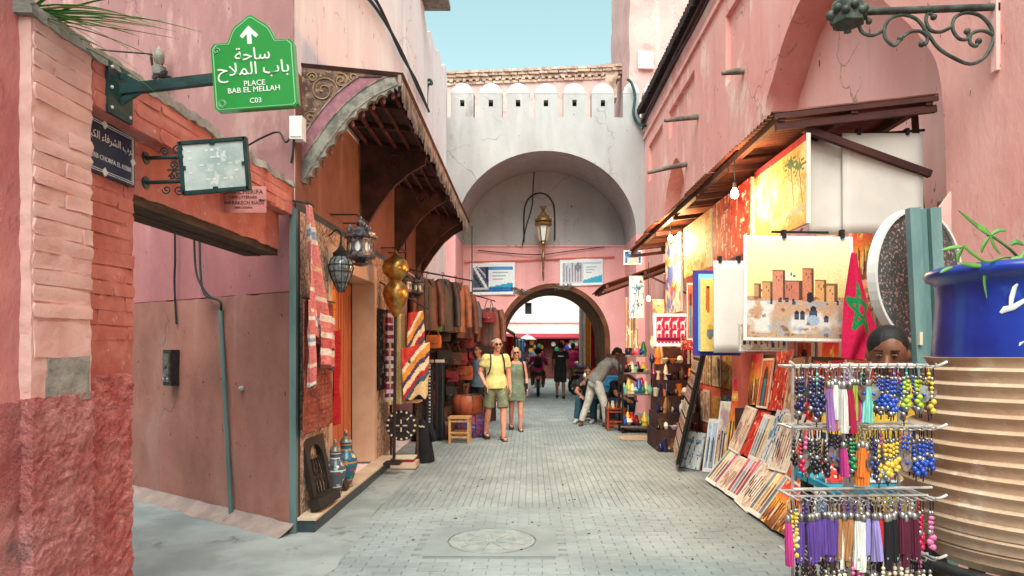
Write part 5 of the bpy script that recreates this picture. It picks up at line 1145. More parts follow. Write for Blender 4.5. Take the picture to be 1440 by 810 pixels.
wallpic(962, 1000, 2.50, 3.12, 1.93, 'gold', 'golden crowd-scene canvas hung beyond the red one', 3, (44, 30))
wallpic(936, 957, 2.1, 3.12, 1.93, 'column', 'tall pale canvas with red and blue streaks beside a bulb', 4, (26, 40))
def facepic(px0, py0, px1, py1, y_, kind, label, seed, res=(30, 30), th=.025, **k):
    p, q = at(px0, py1, y_), at(px1, py0, y_); return picture('painting', label, 'painting', p, X, Z, q.x - p.x, q.z - p.z, th, art_scene(res[0], res[1], kind, seed), 'paintings under the awning', **k)
mat('blank_canvas', (236, 230, 222), (224, 218, 212), scale=2.5, bump=.0008, bscale=200, rough=.85); mat('blue_card', (58, 60, 150), rough=.6); mat('cyan_card', (130, 206, 226), rough=.6)
def blank(px0, py0, px1, py1, y_, label, rod=True):
    p, q = at(px0, py1, y_), at(px1, py0, y_); t = T('blank_canvas', label, 'canvas', p, 'blank canvases turned to the street')
    MB().grid(lambda u_, v_: V((p.x + (q.x - p.x) * u_, y_ - .008 * sin(u_ * 6 + 1) * (1 - v_), p.z + (q.z - p.z) * v_)), 10, 10).build('cloth', M['blank_canvas'], t, smooth=True, fix=False)
    md = KIDS[t.name][-1].modifiers.new('thickness', 'SOLIDIFY'); md.thickness = .012; md.offset = 1
    if rod:
        for u_ in (.2, .8): MB().box((p.x + (q.x - p.x) * u_ - .012, y_ - .025, q.z - .012), (p.x + (q.x - p.x) * u_ + .012, y_ + .02, q.z + .035)).build('clip', M['black'], t)
    return t
blank(1136, 197, 1186, 330, 4.98, 'narrow blank canvas hanging beside the golden palm painting')
blank(1184, 188, 1297, 328, 4.94, 'wide blank canvas hanging below the awning strut')
blank(1003, 367, 1047, 496, 5.25, 'blank canvas back hanging beside the blue-bordered picture')
tag(MB().tube([at(1130, 196, 4.96), at(1300, 183, 4.96)], .01, 6).build('canvas_rod', M['black'], None), 'black rod the two white canvases are clipped to', 'rod')
# kasbah painting
a = Art(96, 92, (240, 226, 170), 8).grad((244, 238, 208), (242, 218, 140), 0, .58).blot((250, 244, 220), 4, .5, .7, .6, 0, .5)
a.grad((206, 160, 130), (198, 168, 140), .58, 1.01).blot((232, 226, 220), 5, .45, .62, .9, .62, .92).blot((160, 170, 190), 7, .6, .7, .7, .62, .95).blot((190, 130, 90), 7, .6, .7, .7, .58, 1)
tw_ = [(.09, .46, .16, .6, (206, 146, 106)), (.165, .43, .26, .6, (214, 152, 104)), (.36, .42, .53, .61, (196, 118, 96)), (.265, .33, .375, .61, (212, 136, 110)), (.535, .3, .64, .62, (206, 128, 96)), (.645, .41, .75, .62, (220, 158, 100)), (.755, .45, .85, .62, (222, 164, 110))]
for x0, y0, x1, y1, c_ in tw_:
    a.rect(x0, y0, x1, y1, c_); a.rect(x1 - .025, y0, x1, y1, tuple(int(v_ * .5) for v_ in c_)); a.rect(x0, y0, x1, y0 + .012, tuple(int(v_ * .6) for v_ in c_))
    for q in range(3): a.rect(x0 + .03 + .02 * q, y0 + .05 + .03 * (q % 2), x0 + .04 + .02 * q, y0 + .075 + .03 * (q % 2), tuple(int(v_ * .6) for v_ in c_))
a.ell(.6, .58, .03, .05, (40, 36, 50))
for x_, y_, s_ in ((.25, .62, .02), (.33, .6, .018), (.39, .6, .018), (.48, .74, .03), (.53, .74, .03), (.63, .71, .045), (.75, .77, .025), (.85, .62, .015), (.45, .62, .02)): a.ell(x_, y_, s_ * .7, s_, (44, 44, 60)); a.rect(x_ - s_ * .7, y_, x_ + s_ * .7, y_ + s_ * 1.8, (70, 76, 100))
a.ell(.63, .8, .06, .05, (170, 186, 206)); a.blot((110, 66, 40), 16, .7, .76, .6, .58, 1); a.ell(.46, .38, .012, .012, (70, 110, 60)); a.ell(.43, .365, .012, .012, (70, 110, 60))
a.edge(.028, (244, 238, 230)); a.grain(6)
p, q = at(1045, 479, 4.5), at(1199, 331, 4.5)
kp = T('kasbah_painting', 'loose canvas painted with a desert fortress and yellow sky', 'painting', p, 'paintings under the awning')
sheet('canvas', a, lambda u_, v_: V((p.x + (q.x - p.x) * u_, 4.5 - .012 * sin(u_ * 3.2) * (1 - v_) - .01 * sin(v_ * 3), p.z + (q.z - p.z) * v_ - .012 * u_)), kp, vmat('canvas_print', .8, .0012, 260), True, .006)
for u_ in (.37, .9): MB().box((p.x + (q.x - p.x) * u_ - .012, 4.48, q.z - .02), (p.x + (q.x - p.x) * u_ + .012, 4.52, q.z + .035)).build('clip', M['black'], kp)
tag(MB().tube([at(1085, 326, 4.5), at(1165, 327, 4.5)], .008, 6).bar(at(1125, 326, 4.5), at(1128, 322, 4.9), .012).build('canvas_rod', M['black'], None), 'short black rod clipped to the fortress painting', 'rod')
facepic(1040, 455, 1107, 494, 4.62, 'figures', 'white-bordered pink picture peeping out below the fortress painting', 12)
t = facepic(985, 392, 1040, 494, 5.5, 'sunset', 'yellow picture of strolling figures in a blue and cyan mount', 31)
KIDS[t.name][1].data; p, q = at(975, 500, 5.53), at(1042, 380, 5.53)
a = Art(30, 50, (244, 214, 120), 4)
for k in range(4): a.line(.18 + .2 * k, .12, .2 + .2 * k, .42, .05, (206, 110, 50)); a.ell(.2 + .2 * k, .1, .03, .03, (60, 40, 40)); a.ell(.25 + .2 * (k % 3), .7 + .05 * (k % 2), .09, .07, (120, 130, 140) if k % 2 else (236, 190, 60))
colour(KIDS[t.name][1].data, Art(30, 30, (0, 0, 0))) if False else None
me_ = KIDS[t.name][1].data; me_.color_attributes.remove(me_.color_attributes['Col']); a2 = Art(30, 30, (0, 0, 0)); a2.a = a.a[np.linspace(0, 49, 30).astype(int)]; colour(me_, a2.grain(6))
MB().box((p.x, 5.535, p.z), (q.x, 5.55, q.z)).build('blue_mount', M['blue_card'], t); MB().box((p.x + .04, 5.528, p.z + .04), (q.x - .0, 5.5345, q.z - .03)).build('cyan_mount', M['cyan_card'], t)
facepic(919, 441, 969, 487, 7.2, 'camels', 'crimson picture with rows of white camels hung below the canvases', 14, (50, 44))
facepic(966, 398, 976, 478, 6.6, 'door', 'narrow brown door picture hung beside the crimson camel picture', 15, (12, 40)); facepic(958, 472, 985, 492, 6.9, 'red', 'small red picture below the crimson camel picture', 16, (20, 14))
facepic(880, 418, 897, 489, 11.2, 'stripe_bright', 'tall bright striped picture hung on the far right wall', 17, (14, 30)); facepic(885, 388, 905, 447, 10.8, 'white_blue', 'white and blue patterned cloth picture above the far striped one', 18, (16, 30)); facepic(877, 352, 903, 372, 12.6, 'blue', 'small turquoise picture tucked under the awning end', 19, (16, 12))
facepic(918, 421, 934, 460, 9.6, 'plain', 'small buff board on the red wall beside the bulb', 20, (10, 16))
# flag
a = Art(40, 70, (206, 24, 76), 1)
star = [(.5 + .42 * sin(2 * pi * k * 2 / 5), .5 - .235 * cos(2 * pi * k * 2 / 5)) for k in range(6)]
for k in range(5): a.line(*star[k], *star[k + 1], .045, (24, 130, 72), 1., 1.75)
def flag(u_, v_):
    s_ = 1 - v_; left = at(1198 - 14 * s_ ** .7 + 0 * s_, 355 + 150 * s_, 4.3); right = at(1202 + 32 * min(1, s_ * 1.6) - 26 * max(0, s_ - .7) / .3 * .8, 355 + 150 * s_ + 12 * sin(s_ * 3), 4.3)
    p = left + (right - left) * u_; p.y += .03 * sin(u_ * 7 + s_ * 3) * min(1, s_ * 2); return p
ptop('flag', 'red flag with green star hanging beside the fortress painting', 'flag', flag, a.grain(5))
# recess wall full of pictures
kinds = ['door', 'plain', 'sunset', 'red', 'gold', 'figures', 'door', 'plain']
desc = {'door': 'orange picture of a blue doorway', 'plain': 'brown and buff picture', 'sunset': 'flame-coloured picture of a caravan', 'red': 'small scarlet picture', 'gold': 'golden crowd picture', 'figures': 'pale picture of robed figures', 'panels': 'card of four small pictures', 'white_blue': 'white and blue picture', 'blue': 'blue seascape picture', 'stripe_bright': 'bright striped picture'}
rr = random.Random(8); rows = ['at eye height', 'above eye height', 'high up']
for r_ in range(3):
    for k in range(5):
        y_ = 8.2 - k * .7; w_, h = rr.uniform(.4, .58), rr.uniform(.42, .52); kd = kinds[(r_ * 3 + k * 2) % 8]
        picture('painting', '%s %s in the shop recess, %s' % (desc[kd], rows[r_], ['farthest in', 'next to farthest', 'in the middle', 'nearer the jamb', 'by the jamb'][k]), 'painting', (XR + .34, y_, 1.2 + r_ * .56), -Y, Z, w_, h, .03, art_scene(22, 20, kd, 50 + r_ * 7 + k), 'paintings in the shop recess')
# slanting display at the foot of the wall
db = T('display_board', 'dark slanting boards carrying the pictures along the right wall', 'display', (2.5, 7, 0))
sl_ = [((2.16, .02), (2.46, .42)), ((2.44, .40), (2.66, .95)), ((2.66, .93), (2.76, 1.55))]
for (x0, z0), (x1, z1) in sl_:
    MB().hexa([(x0 + .05, 5.0, z0 - .02), (x1 + .05, 5.0, z1 - .02), (x1 + .05, 8.35, z1 - .02), (x0 + .05, 8.35, z0 - .02), (x0 + .02, 5.0, z0), (x1 + .02, 5.0, z1), (x1 + .02, 8.35, z1), (x0 + .02, 8.35, z0)]).build('board', M['canopy_wood'], db)
box('prop', (2.5, 5.02, 0), (2.86, 5.06, .9), M['canopy_wood'], db); box('prop', (2.5, 8.28, 0), (2.86, 8.32, .9), M['canopy_wood'], db)
kk = [['panels', 'figures', 'panels', 'figures', 'panels', 'sunset', 'sunset', 'blue'], ['figures', 'red', 'panels', 'white_blue', 'figures', 'door', 'figures', 'sunset'], ['sunset', 'door', 'red', 'plain', 'red', 'sunset', 'door', 'red']]
tier = ['lower slant', 'middle slant', 'upper slant']
for r_, ((x0, z0), (x1, z1)) in enumerate(sl_):
    v_ = V((x1 - x0, 0, z1 - z0)); L_ = v_.length; y_ = 8.3
    for k in range(8):
        w_ = rr.uniform(.32, .46); h = L_ * rr.uniform(.85, 1.12); kd = kk[r_][k]
        vv = (v_.normalized() + X * rr.uniform(-.05, .05) + Y * rr.uniform(-.08, .08)).normalized(); uu = (-Y + Z * rr.uniform(-.05, .05)); uu = (uu - vv * uu.dot(vv)).normalized()
        picture('painting', '%s on the %s, %s' % (desc[kd], tier[r_], ['at its far end', 'second from its far end', 'third from its far end', 'fourth from its far end', 'fourth from its near end', 'third from its near end', 'second from its near end', 'at its near end'][k]), 'painting', (x0 - .012 + rr.uniform(-.02, .01), y_, z0 + .012), uu, vv, w_, h, .014, art_scene(24, 24, kd, 100 + r_ * 10 + k), 'paintings on the slanting display')
        y_ -= w_ * rr.uniform(.92, 1.02)
picture('painting', 'white and blue painted panel leaning alone beside the picture rack', 'painting', (2.02, 9.35, .01), V((.55, -.8, 0)), V((.12, .1, .5)), .38, .5, .02, art_scene(24, 30, 'white_blue', 7), 'paintings on the slanting display')
box('red_pilaster', (2.62, 8.45, 0), (XR - .002, 8.85, 2.4), M['wall_shop'], None, label='plain red painted pilaster between the display and the picture rack', cat='pilaster')
box('red_shutter', (XR - .06, 8.87, 0), (XR - .004, 12.2, 3.2), M['wall_shop'], None, label='red painted boarding behind the picture rack', cat='boarding')
for r_ in range(4):
    for k in range(6):
        kd = ['plain', 'sunset', 'figures', 'panels', 'white_blue', 'stripe_bright', 'door', 'gold'][(r_ * 3 + k * 5) % 8]; w_, h = rr.uniform(.36, .52), rr.uniform(.4, .52)
        picture('painting', '%s on red boarding, %s, %s' % (desc[kd], ['lowest row', 'second row', 'third row', 'top row'][r_], ['nearest the archway', 'second towards the pilaster', 'third towards the pilaster', 'fourth towards the pilaster', 'fifth towards the pilaster', 'next to the pilaster'][k]), 'painting', (XR - .075, 12.1 - k * .55, .45 + r_ * .6), -Y, Z, w_, h, .02, art_scene(16, 16, kd, 500 + r_ * 7 + k), 'paintings on the red boarding')
for k, (x_, y_, kd, w_, h, lab) in enumerate(((2.40, 8.52, 'sunset', .26, 1.25, 'tall flame-coloured canvas leaning on the red pilaster'), (2.32, 8.72, 'figures', .24, .95, 'tall pale canvas of figures leaning beside the flame-coloured one'), (2.52, 8.36, 'red', .24, 1.5, 'tall scarlet canvas leaning on the pilaster edge'), (2.26, 8.95, 'panels', .26, .7, 'card strip of four pictures leaning low by the pilaster'))):
    picture('painting', lab, 'painting', (x_, y_, .01), V((.75, -.65, 0)), V((.16, .12, 1)), w_, h, .02, art_scene(14, 40, kd, 600 + k), 'tall canvases leaning by the pilaster')
# picture rack and shelves of small frames
rk = T('picture_rack', 'tall black rack packed with small framed mirrors and pictures', 'rack', (2.4, 9.6, 0))
ru, rv = V((-.18, -.98, 0)).normalized(), V((.22, 0, .97)).normalized(); ro = V((2.2, 10.4, .1)); rn = ru.cross(rv)
for k in range(5): MB().bar(ro + ru * (.36 * k), ro + ru * (.36 * k) + rv * 1.6, .03).build('upright', M['black'], rk)
for k in range(9): MB().bar(ro + rv * (.2 * k), ro + ru * 1.44 + rv * (.2 * k), .02).build('shelf', M['black'], rk)
MB().obox(ro + ru * .72 + rv * .8 - rn * .04, ru * .74, rv * .82, rn * .012).build('back', M['black'], rk)
mat('frame_dark', (70, 56, 50), (50, 42, 40), scale=12, rough=.5)
for r_ in range(8):
    for k in range(8):
        kd = ['panels', 'figures', 'white_blue', 'stripe_bright', 'plain', 'red'][(r_ * 5 + k * 3) % 6]
        picture('mounted_print', 'small %s framed in black on the rack, %s' % (desc[kd].replace('small ', '').replace('picture', 'panel').replace('pictures', 'panels'), ['bottom shelf', 'second shelf', 'third shelf', 'fourth shelf', 'fifth shelf', 'sixth shelf', 'seventh shelf', 'top shelf'][r_]), 'picture frame', ro + ru * (.02 + .178 * k) + rv * (.02 + .2 * r_) + rn * .02, ru, rv, .15, .165, .012, art_scene(8, 8, kd, r_ * 9 + k), 'small framed panels on the rack', edge='frame_dark')
# ---------------------------------------------------------------- lamp bulbs, bracket, dish, pot, keyring rack, trinkets
mat('bulb', (255, 214, 150), emit=14.)
def bulb(p, label, cord=.25, e=9.):
    p = V(p); t = T('light_bulb', label, 'bulb', p, 'bare bulbs under the awning')
    MB().lathe([(.0, -.045), (.025, -.035), (.034, -.01), (.028, .02), (.014, .04), (.013, .06)], p, 12).build('glass', M['bulb'], t, smooth=True)
    MB().lathe([(.017, .045), (.017, .09), (.008, .1)], p, 10).build('socket', M['black'], t); tube('cord', [p + Z * .1, p + Z * (.1 + cord)], .005, M['cable'], t, 5)
    l_ = bpy.data.lights.new('bulb_light', 'POINT'); l_.energy = e; l_.color = (1, .6, .26); l_.shadow_soft_size = .04
    o = bpy.data.objects.new('bulb_light', l_); C.objects.link(o); o.parent = t; o.location = (-.06, -.03, -.06)
bulb(at(1033, 272, 5.75), 'lit bare bulb hanging in front of the red canvas', .2, 22)
bulb(at(943, 335, 8.9), 'lit bare bulb hanging before the tall pale canvas', .12, 70)
bulb(at(912, 420, 11.3), 'lit bare bulb low on the wall below the short awning', .5, 30)
# iron lamp bracket high on the right wall
lb = T('lamp_bracket', 'green iron lamp bracket with scrolls high on the right wall', 'bracket', (XR, 4.19, 3.3))
yb = 4.19
def B(px, py): return at(px, py, yb)
mat('verdigris', (84, 96, 86), (50, 58, 54), scale=14, rough=.55, bump=.002, bscale=60, c3=(120, 110, 90), s3=20, lo3=.62, hi3=.7)
MB().tube([B(1205, 17), B(1400, 10)], .022, 10).build('arm', M['verdigris'], lb, smooth=True)
MB().bar(B(1401, -30), B(1402, 100), .05, .04).build('wall_bar', M['wall_recess'], lb); MB().bar(B(1400, 12), V((XR + .02, yb, B(1400, 12).z)), .05).build('fixing', M['wall_recess'], lb); MB().bar(B(1402, 95), V((XR + .02, yb, B(1402, 95).z)), .05, .02).build('fixing', M['wall_recess'], lb)
for k, pts in enumerate(([(1222, 30), (1215, 24), (1208, 32), (1212, 45), (1226, 50), (1240, 44)], [(1266, 54), (1258, 64), (1246, 55), (1244, 40), (1252, 26), (1270, 21), (1290, 28), (1305, 48), (1320, 68), (1342, 82), (1365, 90), (1385, 80), (1396, 60), (1398, 45)], [(1270, 52), (1280, 45), (1294, 44), (1304, 52), (1302, 62), (1296, 62)], [(1313, 24), (1306, 18), (1302, 28), (1308, 42), (1322, 45), (1338, 38)], [(1360, 44), (1362, 54), (1350, 55), (1340, 42), (1342, 26), (1358, 18), (1378, 22), (1392, 36), (1398, 52)], [(1398, 50), (1382, 43), (1366, 48), (1364, 60), (1372, 65), (1376, 58)])):
    tube('scroll', bez([B(*p) for p in pts], 6), .011, M['verdigris'], lb, 7)
    MB().ball(B(*pts[0] if k not in (2, 5) else pts[-1]), .02, 8, 6).build('scroll_end', M['verdigris'], lb, smooth=True)
c_ = B(1192, 18)
MB().lathe([(.0, -.13), (.025, -.12), (.02, -.1), (.07, -.085), (.1, -.07), (.1, .05), (.08, .07), (.085, .12)], c_, 6).build('lantern_base', M['verdigris'], lb)
for k in range(12): a0 = k * pi / 6; MB().ball(c_ + V((.095 * cos(a0), .095 * sin(a0), .03 * (k % 2) - .02)), .026, 7, 5).build('leaf_boss', M['verdigris'], lb, smooth=True)
MB().ball(B(1168, 22), .03, 8, 6).build('knob', M['verdigris'], lb, smooth=True); MB().bar(c_, B(1168, 22), .025).build('knob_stem', M['verdigris'], lb)
# dish, post and boards beside the stall
mat('dish_speckle', (84, 88, 86), (70, 74, 72), scale=10, rough=.7, c3=(206, 164, 160), s3=60, lo3=.54, hi3=.60); mat('dark_green_board', (96, 114, 112), (80, 98, 97), scale=4, rough=.6); mat('post_teal', (126, 158, 156), (96, 130, 130), scale=5, stretch=(1, 1, .3), rough=.55, bump=.002)
def dish(c, r_, th, m, label, rim):
    t = T('round_dish', label, 'dish', c - Z * r_); n = V((sin(th), -cos(th), 0)); u_ = V((cos(th), sin(th), 0)); N = 48
    MB().prism([(r_ * cos(2 * pi * k / N), r_ * sin(2 * pi * k / N)) for k in range(N)], c, u_, Z, -n, .03).build('face', m, t)
    b = MB(); b.prism([(r_ * 1.03 * cos(2 * pi * k / N), r_ * 1.03 * sin(2 * pi * k / N)) for k in range(N)], c + n * .014, u_, Z, -n, .05, [[(r_ * .985 * cos(2 * pi * k / N), r_ * .985 * sin(2 * pi * k / N)) for k in range(N)]]); b.build('rim', rim, t)
    return t
dish(at(1292, 388, 3.45), .33, radians(26), M['dish_speckle'], 'round speckled grey dish with white rim behind the teal post', M['white'])
dish(at(1312, 505, 3.75), .34, radians(12), M['dark_green_board'], 'plain dark green round board behind the stallkeeper', M['dark_green_board'])
po = T('teal_post', 'flaking teal metal post leaning beside the blue pot', 'post', (1.93, 3.2, 0))
pt, pb = at(1297, 293, 3.2), V((1.95, 3.2, 0.0))
for dx, w_, dy in ((-.045, .05, 0), (.005, .035, .02), (.05, .05, .0)): MB().bar(pt + X * dx + Y * dy, pb + X * dx + Y * dy, w_, .03 + abs(dx) * .3, up=(0, 1, 0)).build('angle_iron', M['post_teal'], po)
MB().bar(at(1292, 476, 3.17), at(1296, 476, 3.17), .02, .06).build('catch', M['bone'], po)
MB().prism([(0, 0), (.0, .36), (-.17, .13)], at(1338, 352, 4.15), X, Z, Y, .02).build('pink_board', mat('pale_pink_board', (232, 196, 186), (222, 180, 172), scale=6), None, label='pale pink pointed board on the wall behind the dish', cat='board')
# blue-necked pot with plant
pc = V((1.545, 2.1, 0)); mat('blue_glaze', (22, 62, 168), (14, 42, 132), scale=3.5, rough=.3, spec=.5, coat=.25, c3=(50, 96, 196), s3=5, lo3=.56, hi3=.7); mat('terracotta', (204, 176, 150), (186, 150, 122), scale=5, bump=.003, bscale=50, rough=.85, c3=(216, 196, 174), s3=9, lo3=.55, hi3=.68)
mat('terracotta', ()) if False else None
pot = T('blue_necked_pot', 'huge ribbed clay pot with glossy blue neck in an iron stand', 'pot', pc)
MB().lathe([(.24, 1.86), (.262, 1.855), (.292, 1.862), (.302, 1.876), (.296, 1.892), (.27, 1.897), (.24, 1.89), (.235, 1.8), (.235, 1.74), (.0, 1.74)][:1] + [(.27, 1.615), (.268, 1.66), (.262, 1.72), (.258, 1.79), (.26, 1.838), (.268, 1.852), (.284, 1.858), (.291, 1.872), (.284, 1.888), (.265, 1.895), (.24, 1.885), (.232, 1.8), (.0, 1.8)], pc, 64).build('blue_neck', M['blue_glaze'], pot, smooth=60)
prof = []; z = 1.03
base = [(1.0, .29), (1.1, .335), (1.2, .345), (1.3, .335), (1.4, .315), (1.5, .296), (1.62, .272)]
k = 0
while z < 1.62:
    r_ = float(np.interp(z, [b_[0] for b_ in base], [b_[1] for b_ in base])); st_ = .043
    for dz, dr in ((0, 0), (.012, .001), (.022, .006), (.029, .014), (.034, .017), (.039, .012), (.0425, .002)): prof.append((r_ + dr, min(z + dz, 1.617)))
    z += st_; k += 1
b = MB().lathe([(.0, 1.0), (.27, 1.0), (.29, 1.03)] + prof + [(.268, 1.618)], pc, 72)
for p in b.v: p += noise.noise_vector(V((p.x * 3, p.y * 3, p.z * 9))) * .0045
b.build('ribbed_body', M['terracotta'], pot, smooth=60)
MB().lathe([(.0, 1.76), (.24, 1.77)], pc, 24).build('soil', M['brown_stain'], pot)
for z_, r_ in ((1.0, .345), (.1, .3)):
    tube('stand_ring', [pc + V((r_ * cos(2 * pi * k / 36), r_ * sin(2 * pi * k / 36), z_)) for k in range(37)], .018, M['black_iron'], pot, 8)
for k in range(4): a0 = pi / 4 + k * pi / 2; tube('stand_leg', [pc + V((.345 * cos(a0), .345 * sin(a0), 1.0)), pc + V((.3 * cos(a0), .3 * sin(a0), .1)), pc + V((.34 * cos(a0), .34 * sin(a0), 0))], .018, M['black_iron'], pot, 8)
for k in range(2): a0 = k * pi / 2 + pi / 4; MB().bar(pc + V((.34 * cos(a0), .34 * sin(a0), .99)), pc - V((.34 * cos(a0), .34 * sin(a0), -.99)), .03, .02).build('stand_cross', M['black_iron'], pot)
# brush marks on the neck (flat paint on a round neck)
mat('brush_white', (236, 244, 244), rough=.3)
def neckpt(px, py):                   # point on the neck's front under a photo pixel
    k = (px - CX) / F; A = 1 + k * k; Bq = -2 * (pc.y + k * pc.x); Cq = pc.x ** 2 + pc.y ** 2 - .262 ** 2; D = max(0, Bq * Bq - 4 * A * Cq); y_ = (-Bq - sqrt(D)) / (2 * A); return at(px, py, y_)
for pts, r_ in (([(1407, 440), (1413, 435), (1425, 432), (1438, 424), (1446, 418)], [.004, .009, .008, .006, .002]), ([(1421, 432), (1423, 418), (1427, 404), (1431, 399)], [.005, .008, .007, .003]), ([(1434, 492), (1438, 484), (1446, 480)], [.006, .011, .006]), ([(1423, 494), (1424.5, 495)], [.005, .005])):
    MB().tube([neckpt(*p) for p in pts], r_, 8, flat=.35, side=None).build('painted_mark', M['brush_white'], pot, smooth=True)
pp = T('pot_plant', 'spindly green plant with lance leaves growing in the pot', 'plant', pc + Z * 1.78)
def leafy(pts, w_):
    pts = bez(pts, 5); b = MB(); n = len(pts) - 1; base_ = len(b.v)
    for i, p in enumerate(pts):
        t = i / n; d_ = (pts[min(i + 1, n)] - pts[max(0, i - 1)]).normalized(); sd = d_.cross(V((.2, -1, .3))).normalized(); ww = w_ * sin(pi * min(1, t * .95 + .05)) ** .8
        b.v += [p - sd * ww, p + V((0, -.15, -.15)) * ww, p + sd * ww]
    for i in range(n):
        for q in range(2): a0 = i * 3 + q; b.f.append((a0, a0 + 1, a0 + 4, a0 + 3)); b.mi.append(0)
    o = b.build('leaf', M['leaf'], pp, smooth=True, fix=False); md = o.modifiers.new('thickness', 'SOLIDIFY'); md.thickness = .001
def Q(px, py, y_=2.0): return at(px, py, y_)
tube('stem', bez([Q(1440, 372, 2.05), Q(1422, 352), Q(1400, 335), Q(1388, 330)], 5), .004, M['leaf'], pp, 5); tube('stem', bez([Q(1450, 385, 2.05), Q(1420, 362, 1.98), Q(1385, 368, 1.92), Q(1355, 345, 1.95)], 5), .0035, M['leaf'], pp, 5)
for pts, w_ in (([(1393, 331), (1375, 318), (1347, 295)], .007), ([(1393, 331), (1404, 324), (1417, 324)], .006), ([(1393, 331), (1382, 322), (1370, 316)], .011), ([(1393, 331), (1383, 345), (1380, 357)], .006), ([(1393, 331), (1398, 345), (1408, 358)], .006), ([(1355, 347), (1340, 348), (1323, 352)], .006), ([(1355, 347), (1348, 358), (1347, 370)], .007), ([(1355, 347), (1370, 358), (1390, 373)], .006), ([(1350, 370), (1370, 373), (1395, 374)], .008), ([(1425, 365), (1400, 372), (1385, 390), (1388, 420)], .007), ([(1340, 375), (1328, 380), (1322, 384)], .005), ([(1440, 345), (1430, 340), (1420, 345)], .008), ([(1440, 362), (1425, 366), (1410, 378)], .009), ([(1446, 350), (1438, 362), (1425, 372)], .011), ([(1440, 330), (1450, 345), (1452, 372)], .01)):
    leafy([Q(*p, 1.96) for p in pts], w_)
# ---- keyring rack
kr = T('keyring_rack', 'white wire rack hung with keyrings and tassels by the blue pot', 'rack', (.965, 2.05, 0)); mat('wire_white', (232, 230, 226), (190, 188, 186), scale=20, rough=.35, metal=.3)
KX0, KX1, KY = .765, 1.145, 2.03
tiers = [1.592, 1.415, 1.215, 1.045]
tube('pole', [(.975, 2.09, 0), (.975, 2.09, 1.6)], .016, M['wire_white'], kr, 8); MB().tube([(.975, 2.09, 0), (.975, 2.09, .03)], [.24, .22], 20).build('base', M['wire_white'], kr)
for i, z_ in enumerate(tiers):
    for y_ in (KY - .05, KY + .03): tube('bar', [(KX0 - .01, y_, z_), (KX1 + .01, y_, z_ + .004)], .0036, M['wire_white'], kr, 6)
    for k in range(15):
        x_ = KX0 + k * .027; tube('prong', bez([(x_, KY + .03, z_), (x_, KY - .09, z_ - .004), (x_, KY - .11, z_ + .01)], 3), .0022, M['wire_white'], kr, 5)
    if i < 2:
        tube('bar', [(KX0 - .01, KY - .07, z_ - .175), (KX1 + .01, KY - .07, z_ - .17)], .004, M['wire_white'], kr, 6)
    for x_ in (KX0 - .01, KX1 + .01): tube('end_wire', bez([(x_, KY + .04, z_), (x_, KY - .08, z_), (x_ + (.025 if x_ > 1 else -.02), KY - .1, z_ + .015)], 3), .004, M['wire_white'], kr, 6)
for x_ in (KX0 + .03, KX1 - .03): tube('upright', [(x_, KY + .035, .9), (x_, KY + .035, 1.6)], .005, M['wire_white'], kr, 6)
mat('silver', (196, 192, 190), (130, 126, 124), scale=40, metal=.8, rough=.35)
KC = {'magenta': (206, 60, 140), 'lilac': (170, 120, 190), 'coral': (236, 110, 90), 'white': (238, 236, 230), 'aqua': (130, 214, 200), 'crimson': (190, 30, 70), 'lime': (170, 200, 60), 'purple': (104, 72, 160), 'caramel': (186, 130, 80), 'lavender': (164, 150, 214), 'red': (206, 40, 36), 'black': (34, 32, 38), 'maroon': (98, 30, 56), 'yellow': (228, 190, 70), 'navy': (36, 40, 84), 'blue': (44, 80, 180), 'green': (40, 130, 80), 'brown': (104, 70, 48), 'pink': (224, 110, 160), 'cream': (230, 216, 190), 'orange': (240, 130, 50)}
for c_, v_ in KC.items(): mat('thread_' + c_, v_, tuple(int(q * .8) for q in v_), scale=90, stretch=(1, 1, .1), rough=.8, bump=.002, bscale=160); mat('bead_' + c_, v_, rough=.25, spec=.5)
PROTO = {}
